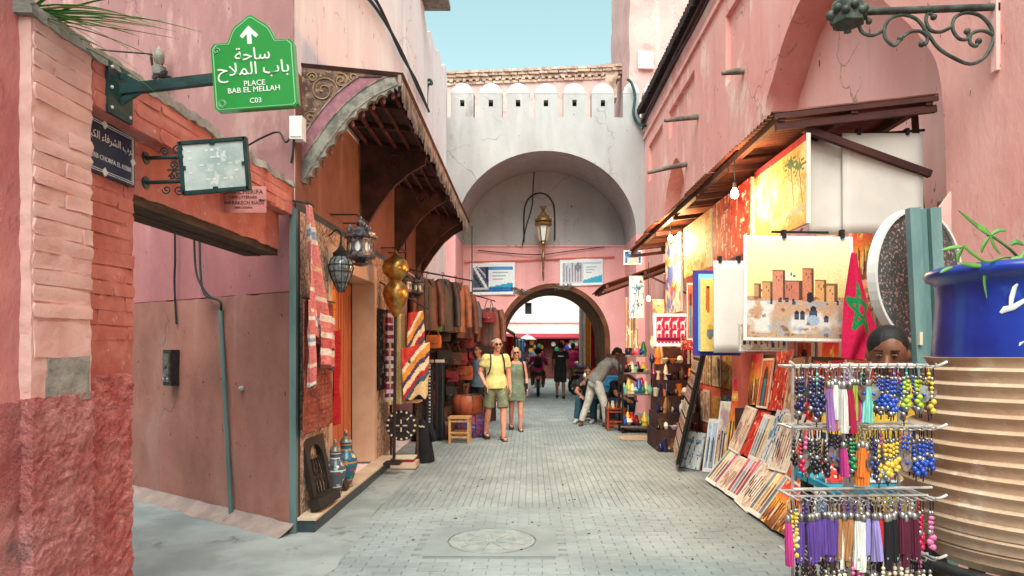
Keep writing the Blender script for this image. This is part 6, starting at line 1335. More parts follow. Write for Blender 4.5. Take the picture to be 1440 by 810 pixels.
def keyring(kind, c_, L_):
    key = (kind, c_, L_)
    t = T('keyring', 'keyring', 'keyring', (0, 0, 0))
    if kind == 'tassel':
        tube('loop', [V((.006 * cos(k * pi / 4), 0, -.006 + .006 * sin(k * pi / 4))) for k in range(9)], .0014, M['silver'], t, 5); tube('chain', [(0, 0, -.01), (0, 0, -.035)], .002, M['silver'], t, 5)
        MB().lathe([(.004, -.034), (.0085, -.038), (.009, -.052), (.007, -.054)], (0, 0, 0), 8).build('cap', M['silver'], t, smooth=True)
        MB().lathe([(.0, -L_ + .004), (.0105, -L_), (.0108, -L_ * .8), (.0095, -.075), (.007, -.054), (.0, -.052)], (0, 0, 0), 30, (.14, 10)).build('skirt', M['thread_' + c_], t, smooth=True)
    elif kind == 'beads':
        tube('cord', [(0, 0, 0), (.002, 0, -L_ * .5), (0, 0, -L_)], .0018, M['thread_' + ('black' if c_ != 'black' else 'cream')], t, 5)
        n = int((L_ - .03) / .0125)
        for k in range(n):
            big = k >= n - 4; MB().ball((.006 * (k % 2) * big - .002, -.002 * (k % 2), -.03 - k * .0125), .0085 if big else .0058, 8, 6).build('bead', M['bead_' + c_] if k % 4 else M['silver'], t, smooth=True)
    else:      # charm: small hamsa-like metal hand on a beaded cord
        tube('cord', [(0, 0, 0), (0, 0, -L_ * .45)], .0018, M['thread_' + c_], t, 5)
        for k in range(3): MB().ball((0, 0, -.02 - k * .013), .006, 7, 5).build('bead', M['bead_' + c_], t, smooth=True)
        MB().prism([(-.016, .0), (-.018, .014), (-.011, .014), (-.010, .03), (-.004, .031), (-.003, .038), (.003, .038), (.004, .031), (.010, .03), (.011, .014), (.018, .014), (.016, 0), (.008, -.014), (0, -.018), (-.008, -.014)], (0, -.002, -L_ * .45 - .035), X, Z, Y, .003).build('charm', M['silver'], t)
        MB().ball((0, -.005, -L_ * .45 - .03), .005, 6, 5).build('charm_eye', M['bead_blue'], t, smooth=True)
    return t
used = {}
tn = ['on the top tier', 'on the second tier', 'on the third tier', 'on the lowest tier']
def hang(tier_, x_, kind, c_, L_, front=True):
    key = (kind, c_, L_)
    if key not in PROTO: PROTO[key] = keyring(*key); o = PROTO[key]
    else: o = copytree(PROTO[key])
    o['label'] = {'tassel': '%s silk tassel keyring', 'beads': 'keyring strung with %s beads', 'charm': 'silver hand charm keyring on %s cord'}[kind] % c_ + ' ' + (tn[tier_] + ' of the white rack' if front else 'behind others ' + tn[tier_])
    o['category'] = 'keyring'; o['group'] = 'keyrings on the white wire rack'
    o.location = (x_, (KY - .095 if front else KY - .045) + rr.uniform(-.008, .008), tiers[tier_] - .003); o.rotation_euler = (0, rr.uniform(-.09, .09), rr.uniform(-.6, .6)); o.scale = (1, 1, rr.uniform(.86, 1.12)); o.location.x += rr.uniform(-.003, .003)
rr = random.Random(21)
seqs = [
    [('beads', 'navy', .15)] * 5 + [('tassel', c_, .165) for c_ in ('lilac', 'coral', 'white', 'white', 'crimson', 'lime', 'magenta')] + [('charm', 'black', .1), ('tassel', 'aqua', .16), ('charm', 'brown', .12)] + [('beads', 'blue', .15)] * 5 + [('beads', 'lime', .15)] * 3 + [('charm', 'brown', .11), ('beads', 'brown', .14), ('charm', 'yellow', .11), ('beads', 'yellow', .14)],
    [('beads', 'crimson', .14), ('charm', 'pink', .12)] + [('beads', 'black', .14)] * 5 + [('charm', 'black', .12)] * 2 + [('tassel', 'magenta', .14), ('beads', 'green', .15), ('beads', 'green', .15), ('tassel', 'orange', .15), ('tassel', 'orange', .15), ('charm', 'navy', .12), ('beads', 'navy', .14)] + [('beads', 'yellow', .15)] * 4 + [('charm', 'blue', .12)] * 2 + [('beads', 'blue', .14)] * 4,
    [('tassel', 'magenta', .165), ('beads', 'yellow', .16), ('beads', 'cream', .16)] + [('tassel', 'purple', .165)] * 7 + [('tassel', 'caramel', .175), ('tassel', 'white', .175), ('tassel', 'caramel', .175), ('tassel', 'white', .18), ('tassel', 'white', .18)] + [('tassel', 'lavender', .17), ('tassel', 'lavender', .17), ('tassel', 'red', .17), ('tassel', 'black', .18), ('tassel', 'black', .18)] + [('tassel', 'maroon', .17)] * 4 + [('beads', 'yellow', .14), ('beads', 'crimson', .13), ('beads', 'pink', .14), ('beads', 'pink', .14)],
    [('charm', 'black', .1)] * 4 + [('beads', 'cream', .12)] * 3 + [('charm', 'pink', .1)] * 3 + [('tassel', 'pink', .12)] + [('charm', 'cream', .1)] * 5 + [('beads', 'cream', .12)] * 3]
for ti, sq in enumerate(seqs):
    n = len(sq); x0 = KX0 - (.04 if ti == 2 else 0)
    sq = [q for k, q in enumerate(sq) for _ in range(2 if (k % 3 == 1 and q[0] != 'charm') else 1)]; n = len(sq)
    for k, (kd, c_, L_) in enumerate(sq): hang(ti, x0 + (KX1 - x0) * (k + .3) / (n - .4), kd, c_, L_)
    for k in range(20):
        kd, c_, L_ = sq[(k * 5 + 2) % n]; hang(ti, KX0 + (KX1 - KX0) * (k + .5) / 20, 'charm' if kd == 'tassel' else kd, c_, .1 if kd == 'tassel' else L_, False)
tb = T('counter_table', 'low table spread with a turquoise cloth behind the keyring rack', 'table', (1.35, 2.75, 0)); mat('turquoise', (60, 170, 196), (40, 140, 170), scale=6, rough=.8)
box('top', (1.12, 2.55, 1.1), (1.72, 2.86, 1.125), M['turquoise'], tb)
for x_ in (1.15, 1.69):
    for y_ in (2.58, 2.83): box('leg', (x_ - .02, y_ - .02, 0), (x_ + .02, y_ + .02, 1.1), M['old_wood'], tb)
for k in range(7):
    picture('postcard', '%s lying on the turquoise table behind the keyrings' % desc[['red', 'sunset', 'white_blue', 'panels', 'stripe_bright', 'figures', 'door'][k]].replace('picture', 'postcard'), 'postcard', (1.13 + .083 * k, 2.6, 1.13), X, V((0, .5, .4)), .078, .12, .004, art_scene(8, 10, ['red', 'sunset', 'white_blue', 'panels', 'stripe_bright', 'figures', 'door'][k], 300 + k), 'postcards on the table')
# ---- trinket stand and little wares near the archway
ts = T('trinket_stand', 'tiered black stand crowded with bright trinkets by the bending man', 'stand', (1.95, 13.1, 0))
for x0, x1, y0, y1, z_ in ((1.72, 2.45, 12.9, 13.5, .12), (1.74, 2.4, 13.0, 13.5, .72), (1.8, 2.35, 13.1, 13.5, 1.12), (1.85, 2.3, 13.2, 13.5, 1.45)): box('shelf', (x0, y0, z_), (x1, y1, z_ + .025), M['black'], ts); box('shelf_edge', (x0, y0 - .012, z_ - .005), (x1, y0 - .001, z_ + .03), M['silver'], ts)
for x_ in (1.76, 2.4):
    for y_ in (12.95, 13.46): box('post', (x_ - .015, y_ - .015, 0), (x_ + .015, y_ + .015, 1.5), M['black'], ts)
tcol = ['red', 'orange', 'yellow', 'pink', 'blue', 'aqua', 'green', 'white', 'maroon', 'cream', 'black', 'purple']
lev = [(.145, 1.76, 2.4, 12.95, 'bottom shelf'), (.745, 1.78, 2.36, 13.03, 'middle shelf'), (1.145, 1.83, 2.3, 13.13, 'upper shelf'), (1.475, 1.88, 2.26, 13.23, 'top shelf')]
shapes = {'bowl': [(.02, 0), (.03, .005), (.06, .05), (.057, .052), (.0, .02)], 'ball': [(.0, 0), (.035, .01), (.055, .05), (.035, .09), (.0, .1)], 'vase': [(.03, 0), (.05, .04), (.045, .09), (.02, .13), (.03, .16), (.02, .155), (.0, .1)], 'cup': [(.03, 0), (.035, .06), (.045, .1), (.04, .1), (.0, .02)], 'cone': [(.05, 0), (.04, .05), (.055, .07), (.02, .2), (.0, .22)]}
TM = {}
for z_, x0, x1, y_, wh in lev:
    for k in range(16):
        c_ = rr.choice(tcol); sh_ = rr.choice(list(shapes)); key = (c_, sh_)
        if key not in TM: me = MB().lathe(shapes[sh_], (0, 0, 0), 14).mesh(sh_, smooth=True); me.materials.append(M['bead_' + c_]); TM[key] = me
        nm_ = {'bowl': 'small_bowl', 'ball': 'lidded_jar', 'vase': 'small_vase', 'cup': 'small_cup', 'cone': 'small_tajine'}[sh_]
        o = link(nm_, TM[key], None, V((x0 + .03 + (x1 - x0 - .05) * ((k % 8) + .3) / 8, y_ + .02 + (k // 8) * .14 + rr.uniform(0, .05), z_))); o.scale = [rr.uniform(.8, 1.5)] * 3
        tag(o, '%s %s on the %s of the trinket stand' % (c_, nm_.replace('_', ' '), wh), nm_.split('_')[1], 'trinkets on the black stand')
for k in range(70):           # small pots and carvings on the steps
    c_ = rr.choice(['cream', 'brown', 'caramel', 'brown', 'maroon', 'cream', 'white', 'black', 'orange', 'navy']); r_ = k // 10; x_ = 2.05 + .064 * (k % 10) + rr.uniform(-.02, .02); y_ = 10.875 + .12 * (r_ - 1) + rr.uniform(-.02, .02) if r_ else 10.62 + rr.uniform(-.06, .05); z_ = .32 + .26 * (r_ - 1) if r_ else .0
    sh_ = rr.choice(list(shapes)); key = (c_, sh_)
    if key not in TM: me = MB().lathe(shapes[sh_], (0, 0, 0), 14).mesh(sh_, smooth=True); me.materials.append(M['bead_' + c_]); TM[key] = me
    nm_ = {'bowl': 'small_bowl', 'ball': 'lidded_jar', 'vase': 'small_vase', 'cup': 'small_cup', 'cone': 'small_tajine'}[sh_]
    o = link(nm_, TM[key], None, V((x_, y_, z_))); q_ = rr.uniform(.8, 1.5); o.scale = (q_ * .8, q_ * .8, q_ * rr.uniform(.8, 1.4)); o.rotation_euler = (rr.uniform(-.1, .1), rr.uniform(-.1, .1), 0)
    tag(o, '%s %s crowded %s of the dark stepped stand' % (c_, nm_.replace('_', ' '), ['on the paving in front', 'on the first step', 'on the second step', 'on the third step', 'on the fourth step', 'on the fifth step', 'on the top step'][r_]), nm_.split('_')[1], 'pots on the stepped stand')
box('plate_steps', (2.0, 10.7, .0), (2.7, 11.62, .06), M['old_wood'], None, label='dark stepped stand crowded with small pots beside the picture rack', cat='stand')
bs = bpy.data.objects.get('plate_steps'); bb = MB()
for k in range(6): box('step', (2.0 + .03 * k, 10.82 + .12 * k, .06 + .26 * k), (2.7, 11.62, .32 + .26 * k), M['canopy_wood'], bs)
stool((1.68, 13.45, 0), .36, .42, 'red wooden stool with little bottles, beside the trinket stand', 'red_wood')
for k in range(12):
    c_ = ['caramel', 'cream', 'maroon', 'white', 'brown', 'orange'][k % 6]; key = (c_, 'bottle')
    if key not in TM: me = MB().lathe([(.02, 0), (.022, .05), (.012, .07), (.01, .1), (.012, .11), (.0, .11)], (0, 0, 0), 10).mesh('bottle', smooth=True); me.materials.append(M['bead_' + c_]); TM[key] = me
    o = link('small_bottle', TM[key], None, V((1.54 + .09 * (k % 4), 13.32 + .11 * (k // 4), .445))); o.scale = (1, 1, rr.uniform(.8, 1.3)); tag(o, '%s glass bottle standing on the red stool' % c_, 'bottle', 'bottles on the red stool')
# ---------------------------------------------------------------- people
mat('skin_pale', (226, 160, 134), (214, 142, 118), scale=12, rough=.55); mat('skin_tan', (190, 126, 96), (176, 112, 84), scale=12, rough=.55); mat('skin_brown', (134, 88, 66), (118, 76, 56), scale=12, rough=.5)
def cloth_mat(n, c): return mat('wear_' + n, c, tuple(int(v_ * .84) for v_ in c), scale=9, rough=.9, bump=.02, bscale=11)
for n, c in dict(yellow=(246, 228, 150), olive=(132, 136, 108), sage=(128, 142, 120), black=(36, 36, 40), magenta=(196, 36, 104), khaki=(150, 126, 90), grey=(142, 140, 138), white=(216, 212, 204), denim=(44, 84, 104), navy=(40, 46, 72), red=(150, 36, 44), greyblue=(96, 116, 130), shirtyellow=(240, 196, 70), leather=(60, 44, 40), blue=(70, 160, 214), brown=(110, 78, 58)).items(): cloth_mat(n, c)
for n, c in dict(black=(30, 26, 26), grey=(196, 186, 176), blond=(196, 156, 108), dark=(46, 36, 32)).items(): mat('hair_' + n, c, tuple(int(v_ * .7) for v_ in c), scale=60, stretch=(1, 1, .3), rough=.6, bump=.004, bscale=90)
mat('eye_white_shaded', (128, 108, 98), rough=.4)  # whites darkened in colour, as if shaded by the brows
class Body:
    """soft volumes merged into one continuous surface"""
    def __init__(s): s.b = MB()
    def cap(s, p0, p1, r0, r1, flat=1., side=X, n=6):
        p0, p1 = V(p0), V(p1); d = (p1 - p0); L_ = d.length; d = d.normalized() if L_ > 1e-6 else Z; pts, rs = [], []
        for k in range(4): a = pi / 2 * k / 4; pts.append(p0 - d * r0 * min(1, flat + .15) * cos(a)); rs.append(max(.001, r0 * sin(a)))
        for k in range(n + 1): t = k / n; pts.append(p0 + d * L_ * t); rs.append(r0 + (r1 - r0) * t)
        for k in range(1, 5): a = pi / 2 * k / 4; pts.append(p1 + d * r1 * min(1, flat + .15) * sin(a)); rs.append(max(.001, r1 * cos(a)))
        s.b.tube(pts, rs, 14, True, flat, side); return s
    def tub(s, pts, rs, flat=1., side=X): s.b.tube(pts, rs, 16, True, flat, side); return s
    def ball(s, c, r): s.b.ball(c, r, 16, 11); return s
    def done(s, name, m, parent, vox=.012, smooth=4):
        me = s.b.mesh('tmp'); ob = bpy.data.objects.new('tmp', me); C.objects.link(ob)
        r = ob.modifiers.new('r', 'REMESH'); r.mode = 'VOXEL'; r.voxel_size = vox; r.use_smooth_shade = True
        if smooth: q = ob.modifiers.new('s', 'SMOOTH'); q.factor = .5; q.iterations = smooth
        bpy.context.view_layer.update()
        me2 = bpy.data.meshes.new_from_object(ob.evaluated_get(bpy.context.evaluated_depsgraph_get())); bpy.data.objects.remove(ob)
        me2.materials.clear(); me2.materials.append(m); me2.polygons.foreach_set('use_smooth', [True] * len(me2.polygons))
        o = link(name, me2, parent); ORG[o.name] = V((0, 0, 0)); KIDS.setdefault(parent.name, []).append(o); return o
def person(label, loc, rot, J=None, skin='skin_tan', top=None, sleeve=.55, bottom=None, leg=1., hair=None, shoes='black', vox=.012, h=1.75, cap=None, dress=None, glasses=False, sandals=False, hairlong=0., bare=False, seat=False):
    """figure facing local -Y; J overrides joints. Left side is +X"""
    j = dict(pel=(0, 0, .95), che=(0, 0, 1.27), nec=(0, .01, 1.47), hea=(0, -.02, 1.635), ls=(.175, .01, 1.42), rs=(-.175, .01, 1.42), le=(.225, .03, 1.14), re=(-.225, .03, 1.14), lw=(.24, -.04, .90), rw=(-.24, -.04, .90),
             lh=(.09, 0, .92), rh=(-.09, 0, .92), lk=(.10, -.02, .50), rk=(-.10, -.02, .50), la=(.10, .02, .09), ra=(-.10, .02, .09), lt=None, rt=None, look=(0, -1, 0))
    j.update(J or {}); j = {k: (V(v_) if v_ is not None else None) for k, v_ in j.items()}
    t = T('person', label, 'person', (0, 0, 0), 'people in the lane'); lk = j['look'].normalized(); sd = lk.cross(Z).normalized() * -1; up = sd.cross(lk) * -1
    if up.z < 0: up = -up
    spine = (j['nec'] - j['pel']).normalized(); tors = (j['ls'] - j['rs']).normalized()
    b = Body(); hd = j['hea']
    b.cap(j['pel'] - spine * .02, j['pel'] + spine * .1, .155, .135, .68, tors); b.cap(j['pel'] + spine * .1, j['che'], .135, .155, .66, tors); b.cap(j['che'], j['nec'] - spine * .07, .155, .12, .62, tors)
    b.cap(j['nec'] - spine * .05, hd - up * .04, .055, .052); b.ball(hd + up * .025 - lk * .005, (.076, .092, .10)); b.cap(hd - up * .03 + lk * .035, hd - up * .075 + lk * .05, .058, .035)
    b.cap(hd + lk * .085 + up * .01, hd + lk * .108 - up * .02, .008, .014)
    for s_ in (1, -1): b.ball(hd + sd * .078 * s_ - lk * .005, (.014, .022, .03))
    for s_ in 'lr':
        S0, E0, W0 = j[s_ + 's'], j[s_ + 'e'], j[s_ + 'w']
        b.cap(S0, E0, .056, .044); b.cap(E0, W0, .043, .03)
        d = (W0 - E0).normalized(); pn = j['look'] - d * j['look'].dot(d); pn = pn.normalized() if pn.length > .1 else Y; sx = d.cross(pn).normalized()
        b.cap(W0 + d * .01, W0 + d * .075, .034, .038, .5, pn)
        for f in range(4):
            q0 = W0 + d * .08 + pn * (.027 - .018 * f); L_ = (.07, .078, .072, .055)[f]; q1 = q0 + d * L_ * .55 + sx * .008; q2 = q1 + (d * .8 + sx * .5).normalized() * L_ * .5
            b.cap(q0, q1, .0105, .0095); b.cap(q1, q2, .0095, .008)
        q0 = W0 + d * .03 + pn * .032; b.cap(q0, q0 + d * .035 + pn * .024, .0125, .011); b.cap(q0 + d * .035 + pn * .024, q0 + d * .065 + pn * .028, .011, .009)
        Hh, K0, A0 = j[s_ + 'h'], j[s_ + 'k'], j[s_ + 'a']; b.cap(Hh, K0, .085, .056); b.cap(K0, K0 + (A0 - K0) * .35, .055, .056); b.cap(K0 + (A0 - K0) * .35, A0, .056, .036)
        td = j[s_ + 't'] if j[s_ + 't'] is not None else V((0, -1, 0)); td.normalize(); sh = (A0 - K0).normalized(); toe = A0 + td * .15 + V((0, 0, -.055)); heel = A0 - td * .05 + V((0, 0, -.045))
        b.cap(heel, toe, .035, .034, .8, td.cross(Z)); b.cap(A0, heel, .036, .034)
    b.done('body', M[skin], t, vox, 3)
    for s_ in (1, -1):
        e = MB().ball(hd + lk * .083 + sd * .031 * s_ + up * .02, (.0125, .011, .0055), 10, 8).build('eye', M['eye_white_shaded'], t, smooth=True); MB().ball(hd + lk * .0905 + sd * .031 * s_ + up * .02, (.007, .006, .0055), 8, 6).build('iris', M['black'], t)
        MB().bar(hd + lk * .088 + sd * .016 * s_ + up * .042, hd + lk * .08 + sd * .05 * s_ + up * .04, .012, .007).build('eyebrow', M['hair_' + (hair or 'dark')], t)
    MB().bar(hd + lk * .087 + sd * .022 - up * .048, hd + lk * .087 - sd * .022 - up * .048, .006, .01).build('mouth', mat('lips', (170, 84, 76), rough=.5), t)
    if glasses:
        for s_ in (1, -1): MB().ball(hd + lk * .096 + sd * .032 * s_ + up * .018, (.027, .012, .02), 10, 6).build('lens', M['black'], t, smooth=True)
        MB().bar(hd + lk * .1 + sd * .04 + up * .026, hd + lk * .1 - sd * .04 + up * .026, .006).build('glasses_bridge', M['black'], t)
    if hair:
        q = Body(); q.ball(hd + up * .045 - lk * .02, (.086, .094, .09)); q.ball(hd - lk * .045 + up * .0, (.08, .06, .075))
        if hairlong: q.cap(hd - lk * .055, hd - lk * .06 - up * hairlong, .075, .06); [q.cap(hd + sd * .075 * s_ - lk * .02 + up * .03, hd + sd * .08 * s_ - lk * .01 - up * hairlong * .8, .03, .03) for s_ in (1, -1)]
        q.done('hair', M['hair_' + hair], t, vox, 2)
    if cap:
        q = Body(); q.ball(hd + up * .055 - lk * .01, (.09, .1, .075)); q.cap(hd + up * .05 + lk * .06, hd + up * .045 + lk * .14, .06, .05, .15, sd); q.done('cap', M[cap], t, vox, 1)
    if top:
        q = Body(); hem = .07 if not dress else .45; e = .018
        if dress:
            mid = (j['lk'] + j['rk']) / 2; low = j['pel'] + (mid - j['pel']) * .72
            q.tub([low, j['pel'] - spine * .05, j['pel'] + spine * .12, j['che'], j['nec'] - spine * .09, j['nec'] - spine * .045], [.215, .19, .16, .168, .145, .09], .72, tors)
            for s_ in 'lr': q.cap(j[s_ + 's'] - tors * (.05 if s_ == 'l' else -.05), j['nec'] - spine * .06, .04, .04)
        else:
            q.tub([j['pel'] - spine * hem, j['pel'] + spine * .05, j['pel'] + spine * .15, j['che'], j['nec'] - spine * .07, j['nec'] - spine * .015], [.196, .19, .172, .178, .14, .07], .76, tors)
            for s_ in 'lr':
                q.cap(j['nec'] - spine * .06, j[s_ + 's'], .06, .066); E1 = j[s_ + 's'] + (j[s_ + 'e'] - j[s_ + 's']) * min(1, sleeve * 1.15); q.tub([j[s_ + 's'], (j[s_ + 's'] + E1) / 2, E1], [.072, .07, .07 if sleeve < .9 else .056])
                if sleeve >= 1: q.cap(j[s_ + 'e'], j[s_ + 'e'] + (j[s_ + 'w'] - j[s_ + 'e']) * .9, .058, .046)
        q.done('dress' if dress else 'shirt', M[top], t, vox, 3)
    if bottom:
        q = Body(); q.cap(j['pel'] - spine * .04, j['pel'] + spine * .06, .168, .165, .72, tors)
        for s_ in 'lr':
            Hh, K0, A0 = j[s_ + 'h'], j[s_ + 'k'], j[s_ + 'a']; q.cap(j['pel'] - spine * .02, Hh, .1, .105)
            if leg < .6: E1 = Hh + (K0 - Hh) * (leg * 2 * .98); q.tub([Hh, (Hh + E1) / 2, E1], [.108, .1, .1])
            else: q.cap(Hh, K0, .106, .08); q.tub([K0, K0 + (A0 - K0) * .5, K0 + (A0 - K0) * (.97 if leg >= 1 else leg)], [.08, .07, .062])
        q.done('shorts' if leg < .6 else 'trousers', M[bottom], t, vox, 3)
    for s_ in 'lr':
        A0 = j[s_ + 'a']; td = (j[s_ + 't'] if j[s_ + 't'] is not None else V((0, -1, 0))).normalized(); toe = A0 + td * .16 + V((0, 0, -.058)); heel = A0 - td * .06 + V((0, 0, -.05)); q = Body()
        if sandals:
            MB().obox((toe + heel) / 2 - Z * .03, (toe - heel) / 2 + td * .035, td.cross(Z) * .045, Z * .014).build('sandal_sole', M['wear_' + shoes], t)
            for k_ in (.35, .7): p = heel + (toe - heel) * k_; tube('sandal_strap', bez([p + td.cross(Z) * .042 - Z * .03, p + Z * .032, p - td.cross(Z) * .042 - Z * .03], 4), .012, M['wear_' + shoes], t, 6)
            tube('sandal_strap', bez([heel + td.cross(Z) * .04, heel + td * .07 + Z * .06, heel - td.cross(Z) * .04], 4), .011, M['wear_' + shoes], t, 6)
        else:
            q.cap(heel, toe, .042, .042, .85, td.cross(Z)); q.cap(A0 - Z * .015, heel, .044, .042); q.done('shoe', M['wear_' + shoes], t, vox, 2)
    s_ = h / 1.75; t.scale = (s_, s_, s_); t.location = loc; t.rotation_euler.z = rot
    return t, j
# couple walking towards us
t, j = person('bald man in yellow T-shirt and olive shorts walking beside the poufs', (-.60, 12.1, 0), .25, dict(re=(-.27, .06, 1.16), rw=(-.20, -.08, .95), le=(.235, .05, 1.14), lw=(.245, -.02, .88), rk=(-.12, .05, .52), ra=(-.14, .2, .12), lk=(.11, -.1, .51), la=(.10, -.16, .085), hea=(.02, -.04, 1.63)), 'skin_pale', 'wear_yellow', .5, 'wear_olive', .46, None, 'leather', .009, 1.79, glasses=True, sandals=True)
MB().ball(V((0, .02, 1.685)), (.082, .09, .05), 14, 8).build('hair', M['hair_grey'], t, smooth=True)
for s_ in (1, -1): tube('rucksack_strap', bez([(.1 * s_, .1, 1.46), (.1 * s_, -.02, 1.5), (.115 * s_, -.13, 1.36), (.13 * s_, -.13, 1.22), (.16 * s_, -.02, 1.1)], 4), .013, M['wear_black'], t, 6)
t, j = person('woman in sage green sleeveless dress with sunglasses walking behind the bald man', (-.27, 13.4, 0), .1, dict(le=(.22, .05, 1.12), lw=(.235, -.02, .87), re=(-.2, .06, 1.12), rw=(-.2, -.02, .88), lk=(.09, -.06, .5), la=(.09, -.06, .085), rk=(-.09, .05, .51), ra=(-.09, .2, .13), ls=(.155, .01, 1.41), rs=(-.155, .01, 1.41)), 'skin_pale', 'wear_sage', 0, None, 1, 'blond', 'leather', .009, 1.62, dress=True, glasses=True, sandals=True, hairlong=.1)
tube('bag_strap', bez([(.13, .08, 1.44), (.14, -.06, 1.44), (.17, -.1, 1.2), (.19, 0, .98)], 4), .014, M['wear_black'], t, 6); MB().box((.16, -.05, .82), (.25, .1, 1.0)).build('shoulder_bag', M['wear_black'], t)
# half hidden shopper behind them
person('shopper in grey-blue top half hidden behind the bald man', (-1.02, 13.6, 0), -.6, dict(), 'skin_tan', 'wear_greyblue', .6, 'wear_black', 1, 'dark', 'black', .014, 1.66)
# beyond the arch
t, j = person('man in black T-shirt, black shorts and red cap walking away under the arch', (.97, 21.6, 0), pi + .05, dict(lk=(.1, -.1, .52), la=(.1, -.05, .11), rk=(-.09, .02, .5), ra=(-.09, .12, .09)), 'skin_brown', 'wear_black', .6, 'wear_black', .5, 'black', 'black', .014, 1.78, cap='wear_red')
MB().box((-.09, .142, 1.30), (.09, .16, 1.335)).build('shirt_print', M['wear_white'], t)
person('man in magenta top and khaki trousers standing by the hanging cloths', (1.58, 25.0, 0), pi * .75, dict(le=(.24, -.08, 1.16), lw=(.16, -.28, 1.2), re=(-.23, -.06, 1.15), rw=(-.12, -.26, 1.18)), 'skin_brown', 'wear_magenta', .6, 'wear_khaki', 1, 'black', 'black', .014, 1.76)
person('distant walker in grey-blue shirt beyond the motorcycle', (.2, 29.0, 0), .2, dict(), 'skin_tan', 'wear_greyblue', .6, 'wear_black', 1, 'dark', 'black', .016, 1.7)
person('distant walker in blue shirt beside the man in black', (1.3, 28.5, 0), pi, dict(), 'skin_tan', 'wear_blue', .6, 'wear_denim', 1, 'dark', 'black', .016, 1.72)
# rider
t, j = person('motorcyclist in magenta jacket with black rucksack riding away', (.28, 23.2, 0.0), pi, dict(pel=(0, 0, .86), che=(0, -.06, 1.14), nec=(0, -.12, 1.34), hea=(0, -.16, 1.5), ls=(.18, -.11, 1.29), rs=(-.18, -.11, 1.29), le=(.3, -.25, 1.08), re=(-.3, -.25, 1.08), lw=(.3, -.48, 1.05), rw=(-.3, -.48, 1.05), lh=(.1, -.02, .84), rh=(-.1, -.02, .84), lk=(.2, -.4, .72), rk=(-.2, -.4, .72), la=(.18, -.25, .33), ra=(-.18, -.25, .33)), 'skin_tan', 'wear_magenta', 1, 'wear_brown', 1, None, 'black', .014, 1.72, cap=None)
MB().ball((0, -.16, 1.53), (.13, .14, .13), 14, 10).build('helmet', M['wear_black'], t, smooth=True); q = Body(); q.cap((0, .12, 1.02), (0, .06, 1.25), .14, .12, .5); q.done('rucksack', M['wear_black'], t, .014)
mat('bike_black', (34, 34, 38), rough=.3, spec=.5)
def bike(loc, rot, label, col='bike_black'):
    m = T('motorcycle', label, 'motorcycle', (0, 0, 0), 'motorcycles')
    for y_ in (.62, -.65):
        MB().tube([(0 + .05 * 0, y_ + .27 * cos(2 * pi * k / 24), .3 + .27 * sin(2 * pi * k / 24)) for k in range(25)], .045, 8, False).build('wheel', M['black'], m, smooth=True); MB().tube([(-.03, y_, .3), (.03, y_, .3)], .12, 12).build('hub', M['silver'], m)
        for k in range(6): MB().bar((0, y_, .3), (0, y_ + .25 * cos(k * pi / 3), .3 + .25 * sin(k * pi / 3)), .012).build('spoke', M['silver'], m)
    q = Body(); q.cap((0, .55, .78), (0, -.1, .76), .12, .1, .6); q.done('seat', M['leather_dark'], m, .02); q = Body(); q.cap((0, -.15, .72), (0, -.35, .82), .13, .12, .8); q.done('tank', M[col], m, .02)
    MB().box((-.12, -.3, .25), (.12, .1, .55)).build('engine', M['silver'], m); MB().bar((0, .62, .3), (0, -.1, .45), .06).build('swing_arm', M[col], m); MB().bar((-.08, -.65, .3), (-.08, -.4, .98), .04).build('fork', M['silver'], m); MB().bar((.08, -.65, .3), (.08, -.4, .98), .04).build('fork', M['silver'], m)
    MB().bar((-.36, -.36, 1.02), (.36, -.36, 1.02), .03).build('handlebar', M['black'], m); MB().ball((0, -.52, .9), .1, 10, 8).build('headlight', M['lamp_glass'], m, smooth=True); MB().box((-.06, .72, .6), (.06, .78, .68)).build('tail_light', M['bead_red'], m); MB().box((-.09, .78, .48), (.09, .79, .58)).build('number_plate', M['white'], m)
    MB().tube([(.14, .0, .28), (.16, .7, .34)], .045, 10).build('exhaust', M['silver'], m, smooth=True); MB().prism([(.45, .58), (.85, .5), (.9, .56), (.5, .68)], (-.07, 0, 0), Y, Z, X, .14).build('rear_mudguard', M[col], m)
    for s_ in (-1, 1): MB().bar((s_ * .3, -.36, 1.02), (s_ * .36, -.38, 1.2), .012).build('mirror_stem', M['black'], m); MB().ball((s_ * .37, -.38, 1.22), (.06, .015, .04), 8, 6).build('mirror', M['silver'], m)
    m.location = loc; m.rotation_euler.z = rot; return m
bike((.28, 23.15, 0), pi, 'dark motorcycle carrying the rider in magenta'); bike((2.05, 22.9, 0), .9, 'black motorcycle parked beyond the arch by the magenta man'); bike((1.72, 18.0, 0), -.5, 'black motorcycle parked against the arch pier behind the seated men')
